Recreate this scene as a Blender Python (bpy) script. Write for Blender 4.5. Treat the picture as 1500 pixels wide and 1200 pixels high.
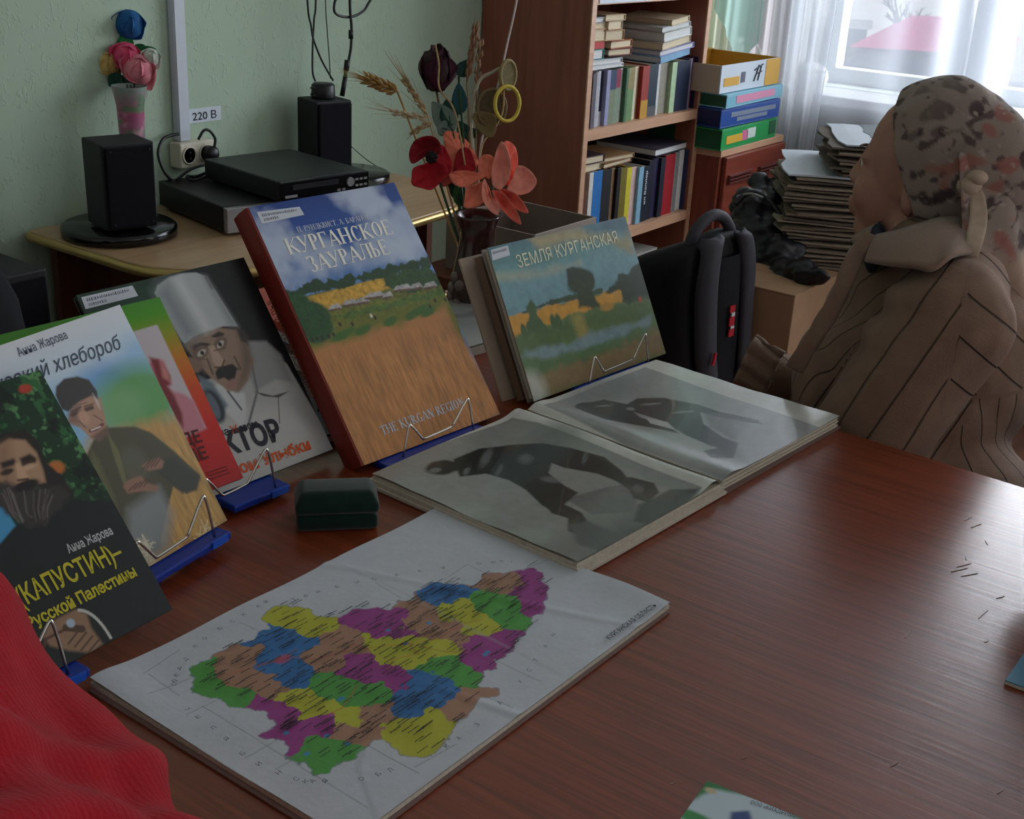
import bpy, bmesh, math, random
import numpy as np
from mathutils import Matrix, Vector
R_ = random.Random(7)
PI = math.pi
sc = bpy.context.scene
COL = sc.collection
for o in list(bpy.data.objects):
    bpy.data.objects.remove(o)

# ------------------------------------------------------------------ camera
FPX, PITCH, ROLL, YAW, CAMH = 1850.0, math.radians(22.2), math.radians(-3.1), math.radians(54.6), 1.35
def _rig():
    cp, sp = math.cos(PITCH), math.sin(PITCH)
    fwd = np.array([0, cp, -sp]); rt = np.array([1, 0, 0.]); dn = np.cross(fwd, rt)
    cr, sr = math.cos(ROLL), math.sin(ROLL)
    m = np.array([cr*rt+sr*dn, -sr*rt+cr*dn, fwd])
    q = np.array([[math.cos(YAW), math.sin(YAW), 0], [-math.sin(YAW), math.cos(YAW), 0], [0, 0, 1]])
    return m @ q.T
RIG = _rig()
CAMP = np.array([0, 0, CAMH])
def ray(x, y): return RIG.T @ np.array([(x-750)/FPX, (y-600)/FPX, 1.])
def az(x, y, z): d = ray(x, y); return CAMP + d*((z-CAMH)/d[2])      # the point of a horizontal plane seen there
def ay(x, y, Y): d = ray(x, y); return CAMP + d*(Y/d[1])             # the point of a plane parallel to the left wall
def ax(x, y, X): d = ray(x, y); return CAMP + d*(X/d[0])
def ad(x, y, t): return CAMP + ray(x, y)*t
def dpt(p): return float(RIG[2] @ (np.array(p)-CAMP))
cd = bpy.data.cameras.new('camera'); cam = bpy.data.objects.new('camera', cd); COL.objects.link(cam)
cd.sensor_width = 36; cd.sensor_fit = 'HORIZONTAL'; cd.lens = FPX/1500*36; cd.clip_start = .02; cd.clip_end = 500
cam.matrix_world = Matrix([list(RIG[0])+[0], list(-RIG[1])+[0], list(-RIG[2])+[0], [0, 0, 0, 1]]).transposed()
cam.location = CAMP
sc.camera = cam

# ------------------------------------------------------------------ light
sc.view_settings.view_transform = 'Standard'
sc.view_settings.look = 'None'
sc.view_settings.exposure = 0.42
sc.view_settings.gamma = 1
sc.view_settings.use_curve_mapping = False
w = bpy.data.worlds.new('World'); sc.world = w; w.use_nodes = True
nt = w.node_tree; nt.nodes.clear()
out = nt.nodes.new('ShaderNodeOutputWorld'); bg = nt.nodes.new('ShaderNodeBackground')
tc = nt.nodes.new('ShaderNodeTexCoord'); sx = nt.nodes.new('ShaderNodeVectorMath'); sx.operation = 'DOT_PRODUCT'
sx.inputs[1].default_value = (.97, -.1, .22)
rp = nt.nodes.new('ShaderNodeValToRGB')
mp = nt.nodes.new('ShaderNodeMath'); mp.operation = 'MULTIPLY_ADD'; mp.inputs[1].default_value = .5; mp.inputs[2].default_value = .5
rp.color_ramp.elements[0].position = .3; rp.color_ramp.elements[0].color = (.18, .185, .19, 1)
rp.color_ramp.elements[1].position = .8; rp.color_ramp.elements[1].color = (1.0, 1.0, 1.0, 1)
nt.links.new(tc.outputs['Generated'], sx.inputs[0]); nt.links.new(sx.outputs['Value'], mp.inputs[0])
nt.links.new(mp.outputs[0], rp.inputs[0]); nt.links.new(rp.outputs[0], bg.inputs[0])
bg.inputs[1].default_value = 1.05
nt.links.new(bg.outputs[0], out.inputs[0])
def area(name, loc, aim, sx_, sy_, power, col):
    l = bpy.data.lights.new(name, 'AREA'); l.shape = 'RECTANGLE'; l.size = sx_; l.size_y = sy_; l.energy = power; l.color = col
    o = bpy.data.objects.new(name, l); COL.objects.link(o); o.location = loc
    o.rotation_euler = (Vector(aim)-Vector(loc)).to_track_quat('-Z', 'Y').to_euler()
    return o
# overcast daylight falling in through the window beside the bookcase
area('window_daylight', (4.75, .1, 1.75), (1.2, .4, .75), 2.6, 1.5, 128, (.9, .95, 1))

# ------------------------------------------------------------------ helpers
def lin(c):
    return tuple(((v/255)/12.92 if v/255 <= .04045 else ((v/255+.055)/1.055)**2.4) for v in c[:3])
_M = {}
def mat(name, rgb, rough=.6, spec=.4, noise=0, nscale=40, bump=0, bscale=200, metal=0, coat=0, sheen=0, stretch=None):
    if name in _M: return _M[name]
    m = bpy.data.materials.new(name); m.use_nodes = True; t = m.node_tree; b = t.nodes['Principled BSDF']
    c = lin(rgb)+(1,)
    b.inputs['Base Color'].default_value = c; b.inputs['Roughness'].default_value = rough
    b.inputs['Specular IOR Level'].default_value = spec; b.inputs['Metallic'].default_value = metal
    b.inputs['Coat Weight'].default_value = coat; b.inputs['Coat Roughness'].default_value = .15
    b.inputs['Sheen Weight'].default_value = sheen
    if noise or bump:
        tcn = t.nodes.new('ShaderNodeTexCoord'); mpn = t.nodes.new('ShaderNodeMapping')
        if stretch: mpn.inputs['Scale'].default_value = stretch
        t.links.new(tcn.outputs['Object'], mpn.inputs[0])
    if noise:
        n = t.nodes.new('ShaderNodeTexNoise'); n.inputs['Scale'].default_value = nscale; n.inputs['Detail'].default_value = 5
        t.links.new(mpn.outputs[0], n.inputs['Vector'])
        r = t.nodes.new('ShaderNodeValToRGB'); r.color_ramp.elements[0].position = .3; r.color_ramp.elements[1].position = .7
        r.color_ramp.elements[0].color = tuple(v*(1-noise) for v in c[:3])+(1,)
        r.color_ramp.elements[1].color = tuple(min(1, v*(1+noise)) for v in c[:3])+(1,)
        t.links.new(n.outputs['Fac'], r.inputs[0]); t.links.new(r.outputs[0], b.inputs['Base Color'])
    if bump:
        n2 = t.nodes.new('ShaderNodeTexNoise'); n2.inputs['Scale'].default_value = bscale; n2.inputs['Detail'].default_value = 3
        t.links.new(mpn.outputs[0], n2.inputs['Vector'])
        bp = t.nodes.new('ShaderNodeBump'); bp.inputs['Strength'].default_value = bump; bp.inputs['Distance'].default_value = .004
        t.links.new(n2.outputs['Fac'], bp.inputs['Height']); t.links.new(bp.outputs[0], b.inputs['Normal'])
    _M[name] = m
    return m
def attr_mat(name, rough=.35, spec=.5, bump=0, bscale=60, coat=0):
    if name in _M: return _M[name]
    m = bpy.data.materials.new(name); m.use_nodes = True; t = m.node_tree; b = t.nodes['Principled BSDF']
    a = t.nodes.new('ShaderNodeAttribute'); a.attribute_name = 'print'
    t.links.new(a.outputs['Color'], b.inputs['Base Color'])
    b.inputs['Roughness'].default_value = rough; b.inputs['Specular IOR Level'].default_value = spec; b.inputs['Coat Weight'].default_value = coat
    if bump:
        tcn = t.nodes.new('ShaderNodeTexCoord'); n2 = t.nodes.new('ShaderNodeTexNoise'); n2.inputs['Scale'].default_value = bscale
        n2.inputs['Detail'].default_value = 4
        t.links.new(tcn.outputs['Object'], n2.inputs['Vector'])
        bp = t.nodes.new('ShaderNodeBump'); bp.inputs['Strength'].default_value = bump; bp.inputs['Distance'].default_value = .003
        t.links.new(n2.outputs['Fac'], bp.inputs['Height']); t.links.new(bp.outputs[0], b.inputs['Normal'])
    _M[name] = m
    return m
def wood(name, c1, c2, axis=0, scale=1., rough=.4, coat=0, stretch=14):
    if name in _M: return _M[name]
    m = bpy.data.materials.new(name); m.use_nodes = True; t = m.node_tree; b = t.nodes['Principled BSDF']
    tcn = t.nodes.new('ShaderNodeTexCoord'); mpn = t.nodes.new('ShaderNodeMapping')
    s = [stretch*scale]*3; s[axis] = scale*1.2
    mpn.inputs['Scale'].default_value = s
    n = t.nodes.new('ShaderNodeTexNoise'); n.inputs['Scale'].default_value = 3; n.inputs['Detail'].default_value = 7; n.inputs['Distortion'].default_value = .8
    r = t.nodes.new('ShaderNodeValToRGB'); r.color_ramp.elements[0].position = .3; r.color_ramp.elements[1].position = .72
    r.color_ramp.elements[0].color = lin(c1)+(1,); r.color_ramp.elements[1].color = lin(c2)+(1,)
    t.links.new(tcn.outputs['Object'], mpn.inputs[0]); t.links.new(mpn.outputs[0], n.inputs['Vector'])
    t.links.new(n.outputs['Fac'], r.inputs[0]); t.links.new(r.outputs[0], b.inputs['Base Color'])
    b.inputs['Roughness'].default_value = rough; b.inputs['Coat Weight'].default_value = coat; b.inputs['Coat Roughness'].default_value = .22
    bp = t.nodes.new('ShaderNodeBump'); bp.inputs['Strength'].default_value = .12; bp.inputs['Distance'].default_value = .002
    t.links.new(n.outputs['Fac'], bp.inputs['Height']); t.links.new(bp.outputs[0], b.inputs['Normal'])
    _M[name] = m
    return m

def link(name, me, m=None, parent=None, loc=None, smooth=False):
    if m is not None and not me.materials:
        me.materials.append(m)
    o = bpy.data.objects.new(name, me); COL.objects.link(o)
    if parent is not None: o.parent = parent
    if loc is not None: o.location = loc
    if smooth and len(me.polygons):
        me.polygons.foreach_set('use_smooth', [True]*len(me.polygons))
    return o
def obj(name, bm, m, parent=None, loc=None, smooth=False, bevel=0, bseg=2, sub=0, solid=0):
    me = bpy.data.meshes.new(name)
    bmesh.ops.recalc_face_normals(bm, faces=bm.faces)
    bm.to_mesh(me); bm.free()
    o = link(name, me, m, parent, loc, smooth)
    if solid:
        s = o.modifiers.new('s', 'SOLIDIFY'); s.thickness = solid; s.offset = 0
    if bevel:
        b = o.modifiers.new('b', 'BEVEL'); b.width = bevel; b.segments = bseg; b.limit_method = 'ANGLE'
    if sub:
        s = o.modifiers.new('u', 'SUBSURF'); s.levels = sub; s.render_levels = sub
    return o
def tag(o, label, cat, group=None, kind=None):
    if label: o['label'] = label
    if cat: o['category'] = cat
    if group: o['group'] = group
    if kind: o['kind'] = kind
    return o
def thing(name, label, cat, loc=(0, 0, 0), rotz=0, group=None):
    o = bpy.data.objects.new(name, None); COL.objects.link(o); o.empty_display_size = .05
    o.location = loc; o.rotation_euler = (0, 0, rotz)
    return tag(o, label, cat, group)
def struct(o): o['kind'] = 'structure'; return o
def NB(): return bmesh.new()
def box(bm, c, s, rot=None):
    M = Matrix.Translation(c) @ (rot.to_4x4() if rot else Matrix.Identity(4)) @ Matrix.Diagonal((s[0], s[1], s[2], 1))
    bmesh.ops.create_cube(bm, size=1, matrix=M); return bm
def box2(bm, a, b):
    return box(bm, [(a[i]+b[i])/2 for i in range(3)], [abs(b[i]-a[i]) for i in range(3)])
def ball(bm, c, r, rot=None, u=20, v=12):
    if not hasattr(r, '__len__'): r = (r, r, r)
    M = Matrix.Translation(c) @ (rot.to_4x4() if rot else Matrix.Identity(4)) @ Matrix.Diagonal((r[0], r[1], r[2], 1))
    bmesh.ops.create_uvsphere(bm, u_segments=u, v_segments=v, radius=1, matrix=M); return bm
def capsule(bm, a, b, ra, rb, n=7):
    a = Vector(a); b = Vector(b)
    for i in range(n):
        k = i/(n-1); ball(bm, a.lerp(b, k), ra+(rb-ra)*k, u=14, v=8)
    return bm
def tube(bm, pts, r, seg=8, closed=False, cap=True):
    P = [Vector(p) for p in pts]; n = len(P)
    rs = r if hasattr(r, '__len__') else [r]*n
    prev = None; rings = []
    for i in range(n):
        if closed: t = P[(i+1) % n]-P[i-1]
        else: t = P[min(i+1, n-1)]-P[max(i-1, 0)]
        if t.length < 1e-9: t = Vector((0, 0, 1))
        t.normalize()
        if prev is None:
            a = t.orthogonal().normalized()
        else:
            a = prev-t*prev.dot(t)
            a = a.normalized() if a.length > 1e-6 else t.orthogonal().normalized()
        prev = a; b = t.cross(a)
        rings.append([bm.verts.new(P[i]+(a*math.cos(2*PI*k/seg)+b*math.sin(2*PI*k/seg))*rs[i]) for k in range(seg)])
    for i in range(n if closed else n-1):
        A, B = rings[i], rings[(i+1) % n]
        for k in range(seg):
            bm.faces.new((A[k], A[(k+1) % seg], B[(k+1) % seg], B[k]))
    if not closed and cap:
        bm.faces.new(rings[0][::-1]); bm.faces.new(rings[-1])
    return bm
def spline(pts, n=8):
    P = [np.array(p, float) for p in pts]; out_ = []
    for i in range(len(P)-1):
        p0, p1, p2, p3 = P[max(i-1, 0)], P[i], P[i+1], P[min(i+2, len(P)-1)]
        for k in range(n):
            t = k/n
            out_.append(.5*((2*p1)+(-p0+p2)*t+(2*p0-5*p1+4*p2-p3)*t*t+(-p0+3*p1-3*p2+p3)*t**3))
    out_.append(P[-1]); return out_
def lathe(bm, prof, c=(0, 0, 0), seg=32, cap=True):
    rings = [[bm.verts.new((c[0]+r*math.cos(2*PI*k/seg), c[1]+r*math.sin(2*PI*k/seg), c[2]+z)) for k in range(seg)] for r, z in prof]
    for A, B in zip(rings, rings[1:]):
        for k in range(seg): bm.faces.new((A[k], A[(k+1) % seg], B[(k+1) % seg], B[k]))
    if cap: bm.faces.new(rings[0][::-1]); bm.faces.new(rings[-1])
    return bm
def prism(bm, poly, z0, z1, fr=None):
    f = fr or (lambda x, y, z: (x, y, z))
    A = [bm.verts.new(f(x, y, z0)) for x, y in poly]; B = [bm.verts.new(f(x, y, z1)) for x, y in poly]
    n = len(poly)
    bm.faces.new(A[::-1]); bm.faces.new(B)
    for k in range(n): bm.faces.new((A[k], A[(k+1) % n], B[(k+1) % n], B[k]))
    return bm
def gridsurf(bm, f, nu, nv):
    V = [[bm.verts.new(f(i/nu, j/nv)) for j in range(nv+1)] for i in range(nu+1)]
    for i in range(nu):
        for j in range(nv): bm.faces.new((V[i][j], V[i+1][j], V[i+1][j+1], V[i][j+1]))
    return bm
def rounded(poly, r, n=6):
    out_ = []; m = len(poly)
    for i in range(m):
        p0, p1, p2 = Vector(poly[i-1]), Vector(poly[i]), Vector(poly[(i+1) % m])
        rr = r[i] if hasattr(r, '__len__') else r
        if rr <= 0: out_.append(tuple(p1)); continue
        a = p1+(p0-p1).normalized()*rr; b = p1+(p2-p1).normalized()*rr
        for k in range(n+1):
            t = k/n; out_.append(tuple(a*(1-t)**2+p1*2*t*(1-t)+b*t*t))
    return out_
def frame3(u, v, n, o):
    return Matrix(((u[0], v[0], n[0], o[0]), (u[1], v[1], n[1], o[1]), (u[2], v[2], n[2], o[2]), (0, 0, 0, 1)))
def remeshed(name, bm, m, parent=None, voxel=.006, smooth=6, post=None):
    me = bpy.data.meshes.new(name+'_raw'); bm.to_mesh(me); bm.free()
    o = bpy.data.objects.new(name+'_raw', me); COL.objects.link(o)
    r = o.modifiers.new('r', 'REMESH'); r.mode = 'VOXEL'; r.voxel_size = voxel; r.use_smooth_shade = True
    s = o.modifiers.new('s', 'SMOOTH'); s.factor = .5; s.iterations = smooth
    bpy.context.view_layer.update()
    dg = bpy.context.evaluated_depsgraph_get()
    me2 = bpy.data.meshes.new_from_object(o.evaluated_get(dg)); me2.name = name
    bpy.data.objects.remove(o); bpy.data.meshes.remove(me)
    if post:
        n = len(me2.vertices); co = np.empty(n*3); me2.vertices.foreach_get('co', co); co = co.reshape(-1, 3)
        no = np.empty(n*3); me2.vertices.foreach_get('normal', no); no = no.reshape(-1, 3)
        co = post(co, no, me2); me2.vertices.foreach_set('co', co.ravel()); me2.update()
    me2.materials.clear()
    return link(name, me2, m, parent, None, True)

# ---- lettering: real outlines, laid on a surface
_T = {}
def text_mesh(body, shear=0, bold=0):
    k = (body, shear, bold)
    if k not in _T:
        c = bpy.data.curves.new('t', 'FONT'); c.body = body; c.shear = shear; c.offset = bold; c.resolution_u = 3
        o = bpy.data.objects.new('t', c); COL.objects.link(o); bpy.context.view_layer.update()
        dg = bpy.context.evaluated_depsgraph_get()
        me = bpy.data.meshes.new_from_object(o.evaluated_get(dg))
        bpy.data.objects.remove(o); bpy.data.curves.remove(c)
        n = len(me.vertices); co = np.empty(n*3); me.vertices.foreach_get('co', co); co = co.reshape(-1, 3).copy()
        faces = [tuple(p.vertices) for p in me.polygons]
        bpy.data.meshes.remove(me)
        if n == 0: co = np.zeros((0, 3))
        _T[k] = (co, faces)
    return _T[k]
def put_text(bm, body, a, b, h, fr, lift=.0004, shear=0, bold=0):
    """body from 2-D point a to b on the surface, capitals h tall; fr maps (x, y, z) of the surface to the mesh."""
    co, faces = text_mesh(body, shear, bold)
    if not len(co): return
    x0, x1 = co[:, 0].min(), co[:, 0].max()
    a = Vector(a); d = Vector(b)-a; L = d.length; d /= L; nrm = Vector((-d.y, d.x))
    k = L/max(1e-6, x1-x0); ky = h/.729
    vs = []
    for x, y, z in co:
        p = a+d*((x-x0)*k)+nrm*(y*ky)
        vs.append(bm.verts.new(fr(p.x, p.y, lift)))
    for f in faces:
        try: bm.faces.new([vs[i] for i in f])
        except ValueError: pass
# capitals with serifs, drawn stroke by stroke in a unit cell: thick stems, thin hairlines
_K, _k = .15, .055
SER = {
 'К': (.72, [('v', .14, 0, 1), ('d', .2, .45, .62, 1, _k), ('d', .3, .52, .66, 0, _K*.9), ('s', .14, 0), ('s', .14, 1), ('s', .62, 1, .7), ('s', .66, 0, .8)]),
 'У': (.70, [('d', .12, 1, .38, .33, _K*.9), ('d', .62, 1, .26, 0, _k), ('d', .26, 0, .1, .05, _k*1.6), ('s', .12, 1), ('s', .62, 1, .7)]),
 'Р': (.58, [('v', .14, 0, 1), ('c', .28, .74, .24, .26, -90, 90), ('h', .14, .28, 1), ('h', .14, .28, .48), ('s', .14, 0)]),
 'Г': (.56, [('v', .14, 0, 1), ('h', .05, .52, 1), ('d', .52, 1, .52, .78, _k), ('s', .14, 0)]),
 'А': (.74, [('d', .08, 0, .37, 1, _k), ('d', .37, 1, .66, 0, _K), ('h', .2, .54, .33), ('s', .08, 0, .8), ('s', .66, 0)]),
 'Н': (.74, [('v', .14, 0, 1), ('v', .6, 0, 1), ('h', .14, .6, .5), ('s', .14, 0), ('s', .14, 1), ('s', .6, 0), ('s', .6, 1)]),
 'С': (.66, [('c', .36, .5, .28, .5, 50, 310), ('d', .55, .98, .55, .76, _k)]),
 'О': (.74, [('c', .37, .5, .3, .5, 0, 360)]),
 'Е': (.60, [('v', .14, 0, 1), ('h', .05, .52, 1), ('h', .05, .54, 0), ('h', .14, .4, .52), ('d', .52, 1, .52, .8, _k), ('d', .54, 0, .54, .22, _k), ('d', .4, .42, .4, .62, _k)]),
 'З': (.56, [('c', .26, .75, .2, .25, -90, 150), ('c', .26, .25, .24, .27, -150, 90), ('d', .08, .98, .08, .78, _k)]),
 'Л': (.72, [('v', .58, 0, 1), ('d', .24, 1, .18, .15, _k), ('d', .18, .15, .06, .04, _k*1.8), ('h', .2, .6, 1), ('s', .58, 0), ('s', .58, 1)]),
 'Ь': (.58, [('v', .14, 0, 1), ('c', .28, .27, .24, .27, -90, 90), ('h', .14, .28, .54), ('h', .14, .28, 0), ('s', .14, 1)]),
 'П': (.74, [('v', .14, 0, 1), ('v', .6, 0, 1), ('h', .1, .64, 1), ('s', .14, 0), ('s', .6, 0)]),
 'Д': (.76, [('v', .58, 0, 1), ('d', .26, 1, .16, .06, _k), ('h', .04, .72, .04), ('h', .22, .6, 1), ('d', .05, .04, .05, -.2, _k), ('d', .71, .04, .71, -.2, _k)]),
 'В': (.62, [('v', .14, 0, 1), ('c', .28, .76, .2, .24, -90, 90), ('c', .3, .26, .25, .27, -90, 90), ('h', .05, .3, 1), ('h', .05, .3, 0), ('h', .14, .3, .52)]),
 'И': (.74, [('v', .14, 0, 1), ('v', .6, 0, 1), ('d', .17, .08, .57, .92, _k), ('s', .14, 0), ('s', .14, 1), ('s', .6, 0), ('s', .6, 1)]),
 'Т': (.66, [('v', .33, 0, 1), ('h', .05, .61, 1), ('d', .05, 1, .05, .78, _k), ('d', .61, 1, .61, .78, _k), ('s', .33, 0)]),
 'Б': (.60, [('v', .14, 0, 1), ('c', .28, .27, .24, .27, -90, 90), ('h', .05, .52, 1), ('d', .52, 1, .52, .8, _k), ('h', .14, .28, .54), ('h', .05, .28, 0)]),
 'T': None, 'H': None, 'E': None, 'K': None, 'A': None, 'O': None,
 'U': (.72, [('v', .14, .28, 1), ('c', .36, .3, .22, .3, 180, 360), ('d', .58, .3, .58, 1, _k), ('s', .14, 1), ('s', .58, 1, .8)]),
 'R': (.68, [('v', .14, 0, 1), ('c', .28, .74, .22, .26, -90, 90), ('h', .14, .28, 1), ('h', .14, .28, .48), ('d', .3, .48, .62, 0, _K*.9), ('s', .14, 0), ('s', .62, 0, .7)]),
 'G': (.72, [('c', .36, .5, .28, .5, 50, 310), ('d', .55, .98, .55, .76, _k), ('v', .58, .04, .42), ('s', .58, .44, .8)]),
 'N': (.74, [('d', .14, 0, .14, 1, _k), ('d', .6, 0, .6, 1, _k), ('d', .16, .98, .58, .02, _K), ('s', .14, 0, .7), ('s', .14, 1, .7), ('s', .6, 1, .7)]),
 'I': (.32, [('v', .16, 0, 1), ('s', .16, 0), ('s', .16, 1)]),
 '.': (.26, [('d', .1, .02, .1, .12, _K*.9)]), ',': (.26, [('d', .12, .1, .06, -.14, _k*1.8)]), ' ': (.36, []),
}
for _l, _c in zip('THEKAO', 'ТНЕКАО'): SER[_l] = SER[_c]
def serif_text(bm, body, a, b, h, fr, lift=.0004):
    W = sum(SER[c][0] for c in body); a = Vector(a); d = Vector(b)-a; L = d.length; d /= L; nrm = Vector((-d.y, d.x)); kx = L/W
    def P(x, y): p = a+d*(x*kx)+nrm*(y*h); return bm.verts.new(fr(p.x, p.y, lift))
    def Q(pts): bm.faces.new([P(*p) for p in pts])
    X = 0
    for c in body:
        wd, st = SER[c]
        for s in st:
            k = s[0]
            if k == 'v': x, y0, y1 = X+s[1], s[2], s[3]; Q([(x-_K/2, y0), (x+_K/2, y0), (x+_K/2, y1), (x-_K/2, y1)])
            elif k == 'h': x0, x1, y = X+s[1], X+s[2], s[3]; y = min(max(y, .03), .97); Q([(x0, y-.03), (x1, y-.03), (x1, y+.03), (x0, y+.03)])
            elif k == 's': x, y = X+s[1], s[2]; hw = .15*(s[3] if len(s) > 3 else 1); y = min(max(y, .02), .98); Q([(x-hw, y-.02), (x+hw, y-.02), (x+hw, y+.02), (x-hw, y+.02)])
            elif k == 'd':
                x0, y0, x1, y1, t = X+s[1], s[2], X+s[3], s[4], s[5]
                dx, dy = x1-x0, y1-y0; l = math.hypot(dx, dy); nx, ny = -dy/l*t/2, dx/l*t/2
                Q([(x0+nx, y0+ny), (x0-nx, y0-ny), (x1-nx, y1-ny), (x1+nx, y1+ny)])
            elif k == 'c':
                cx, cy, rx, ry, t0, t1 = X+s[1], s[2], s[3], s[4], math.radians(s[5]), math.radians(s[6]); n = 18
                ring = []
                for i in range(n+1):
                    t = t0+(t1-t0)*i/n; th = _k+(_K-_k)*abs(math.cos(t))
                    ring.append((P(cx+rx*math.cos(t), cy+ry*math.sin(t)), P(cx+(rx-th)*math.cos(t), cy+(ry-.06)*math.sin(t))))
                for A, B in zip(ring, ring[1:]): bm.faces.new((A[0], B[0], B[1], A[1]))
        X += wd
# ---- printed pictures: colours worked out per point of a fine sheet
class Print:
    def __init__(s, nu, nv, conv=None, asp=1.):
        s.nu, s.nv, s.asp = nu, nv, asp
        s.U, s.V = np.meshgrid(np.linspace(0, 1, nu), np.linspace(0, 1, nv), indexing='ij')
        s.c = np.ones((nu, nv, 3)); s.conv = conv or (lambda p: p); s.rng = np.random.RandomState(3)
    def fill(s, col): s.c[:] = lin(col)
    def mix(s, m, col):
        col = np.array(lin(col)) if not isinstance(col, np.ndarray) else col
        s.c = s.c*(1-m[..., None])+col*m[..., None]
    def vgrad(s, stops, m=None, ax_=1, coord=None):
        t = coord if coord is not None else (s.V if ax_ else s.U); xs = [a for a, _ in stops]; cs = np.array([lin(c) for _, c in stops])
        g = np.stack([np.interp(t, xs, cs[:, k]) for k in range(3)], -1)
        if m is None: s.c = g
        else: s.mix(m, g)
    def _sd(s, pts):
        P = np.array([s.conv(p) for p in pts]); ins = np.zeros(s.U.shape, bool); dist = np.full(s.U.shape, 9.)
        X, Y = s.U, s.V*s.asp; P = P*np.array([1, s.asp])
        for a, b in zip(P, np.roll(P, -1, 0)):
            cond = (a[1] > Y) != (b[1] > Y)
            with np.errstate(divide='ignore', invalid='ignore'):
                xi = (b[0]-a[0])*(Y-a[1])/(b[1]-a[1])+a[0]
            ins ^= cond & (X < xi)
            d = b-a; t = np.clip(((X-a[0])*d[0]+(Y-a[1])*d[1])/(d@d+1e-12), 0, 1)
            dist = np.minimum(dist, np.hypot(X-a[0]-t*d[0], Y-a[1]-t*d[1]))
        return np.where(ins, dist, -dist)
    def poly(s, pts, col, soft=.006, a=1., rough=0, rs=30):
        d = s._sd(pts)
        if rough: d = d+(s.noise(rs)-.5)*rough
        m = np.clip(d/soft+.5, 0, 1)*a; s.mix(m, col); return m
    def ell(s, c, rx, ry, col, soft=.3, a=1., rot=0, rough=0, rs=30):
        cu, cv = s.conv(c); X = s.U-cu; Y = (s.V-cv)*s.asp; co, si = math.cos(rot), math.sin(rot)
        d = np.hypot((X*co+Y*si)/rx, (-X*si+Y*co)/ry)
        if rough: d = d+(s.noise(rs)-.5)*rough
        m = np.clip((1-d)/soft+.5, 0, 1)*a; s.mix(m, col); return m
    def line(s, pts, wd, col, a=1., soft=.004):
        P = np.array([s.conv(p) for p in pts])*np.array([1, s.asp]); X, Y = s.U, s.V*s.asp; dist = np.full(X.shape, 9.)
        for p, q in zip(P, P[1:]):
            d = q-p; t = np.clip(((X-p[0])*d[0]+(Y-p[1])*d[1])/(d@d+1e-12), 0, 1)
            dist = np.minimum(dist, np.hypot(X-p[0]-t*d[0], Y-p[1]-t*d[1]))
        s.mix(np.clip((wd/2-dist)/soft+.5, 0, 1)*a, col)
    def noise(s, sc_, su=1., sv=1., seed=0, oct_=3):
        r = np.zeros(s.U.shape); amp = 1; tot = 0
        for o in range(oct_):
            f = sc_*2**o; X = s.U*f*su; Y = s.V*s.asp*f*sv; xi = np.floor(X).astype(int); yi = np.floor(Y).astype(int)
            fx, fy = X-xi, Y-yi; fx = fx*fx*(3-2*fx); fy = fy*fy*(3-2*fy)
            def h(a, b):
                v = np.sin(a*127.1+b*311.7+seed*74.7+o*19.3)*43758.5453; return v-np.floor(v)
            r += amp*((h(xi, yi)*(1-fx)+h(xi+1, yi)*fx)*(1-fy)+(h(xi, yi+1)*(1-fx)+h(xi+1, yi+1)*fx)*fy); tot += amp; amp *= .5
        return r/tot
    def grain(s, amt, sc_, su=1., sv=1., seed=1, m=None):
        n = 1+(s.noise(sc_, su, sv, seed)-.5)*2*amt
        if m is not None: n = 1+(n-1)*m
        s.c = np.clip(s.c*n[..., None], 0, 1)
    def mesh(s, name, pos, m, parent=None):
        """pos(U, V) -> (nu, nv, 3) points"""
        P = pos(s.U, s.V).reshape(-1, 3); nu, nv = s.nu, s.nv
        idx = np.arange(nu*nv).reshape(nu, nv)
        F = np.stack([idx[:-1, :-1], idx[1:, :-1], idx[1:, 1:], idx[:-1, 1:]], -1).reshape(-1, 4)
        me = bpy.data.meshes.new(name); me.vertices.add(len(P)); me.vertices.foreach_set('co', P.ravel())
        me.loops.add(F.size); me.loops.foreach_set('vertex_index', F.ravel().astype(np.int32))
        me.polygons.add(len(F)); me.polygons.foreach_set('loop_start', np.arange(0, F.size, 4, dtype=np.int32))
        me.update(calc_edges=True)
        at = me.color_attributes.new('print', 'FLOAT_COLOR', 'POINT')
        at.data.foreach_set('color', np.concatenate([np.clip(s.c, 0, 1).reshape(-1, 3), np.ones((len(P), 1))], 1).ravel())
        return link(name, me, m, parent, None, True)
# ================================================================== the room
YW, XW = 2.1, 4.1
def plaster():
    m = mat('wall_plaster', (176, 196, 174), rough=.85, spec=.2)
    t = m.node_tree; b = t.nodes['Principled BSDF']
    tcn = t.nodes.new('ShaderNodeTexCoord'); mpn = t.nodes.new('ShaderNodeMapping'); mpn.inputs['Rotation'].default_value = (0, math.radians(35), 0)
    mpn.inputs['Scale'].default_value = (1, 1, .5)
    n = t.nodes.new('ShaderNodeTexNoise'); n.inputs['Scale'].default_value = 75; n.inputs['Detail'].default_value = 5; n.inputs['Distortion'].default_value = 1.4
    r = t.nodes.new('ShaderNodeValToRGB'); r.color_ramp.elements[0].position = .57; r.color_ramp.elements[1].position = .68
    bp = t.nodes.new('ShaderNodeBump'); bp.inputs['Strength'].default_value = .42; bp.inputs['Distance'].default_value = .003
    t.links.new(tcn.outputs['Object'], mpn.inputs[0]); t.links.new(mpn.outputs[0], n.inputs['Vector'])
    t.links.new(n.outputs['Fac'], r.inputs[0]); t.links.new(r.outputs[0], bp.inputs['Height']); t.links.new(bp.outputs[0], b.inputs['Normal'])
    return m
WALL = plaster()
CEIL = mat('ceiling_white', (225, 225, 220), .9, .1)
FLOORM = wood('floor_boards', (84, 52, 36), (120, 78, 54), 0, .6, .45)
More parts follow.
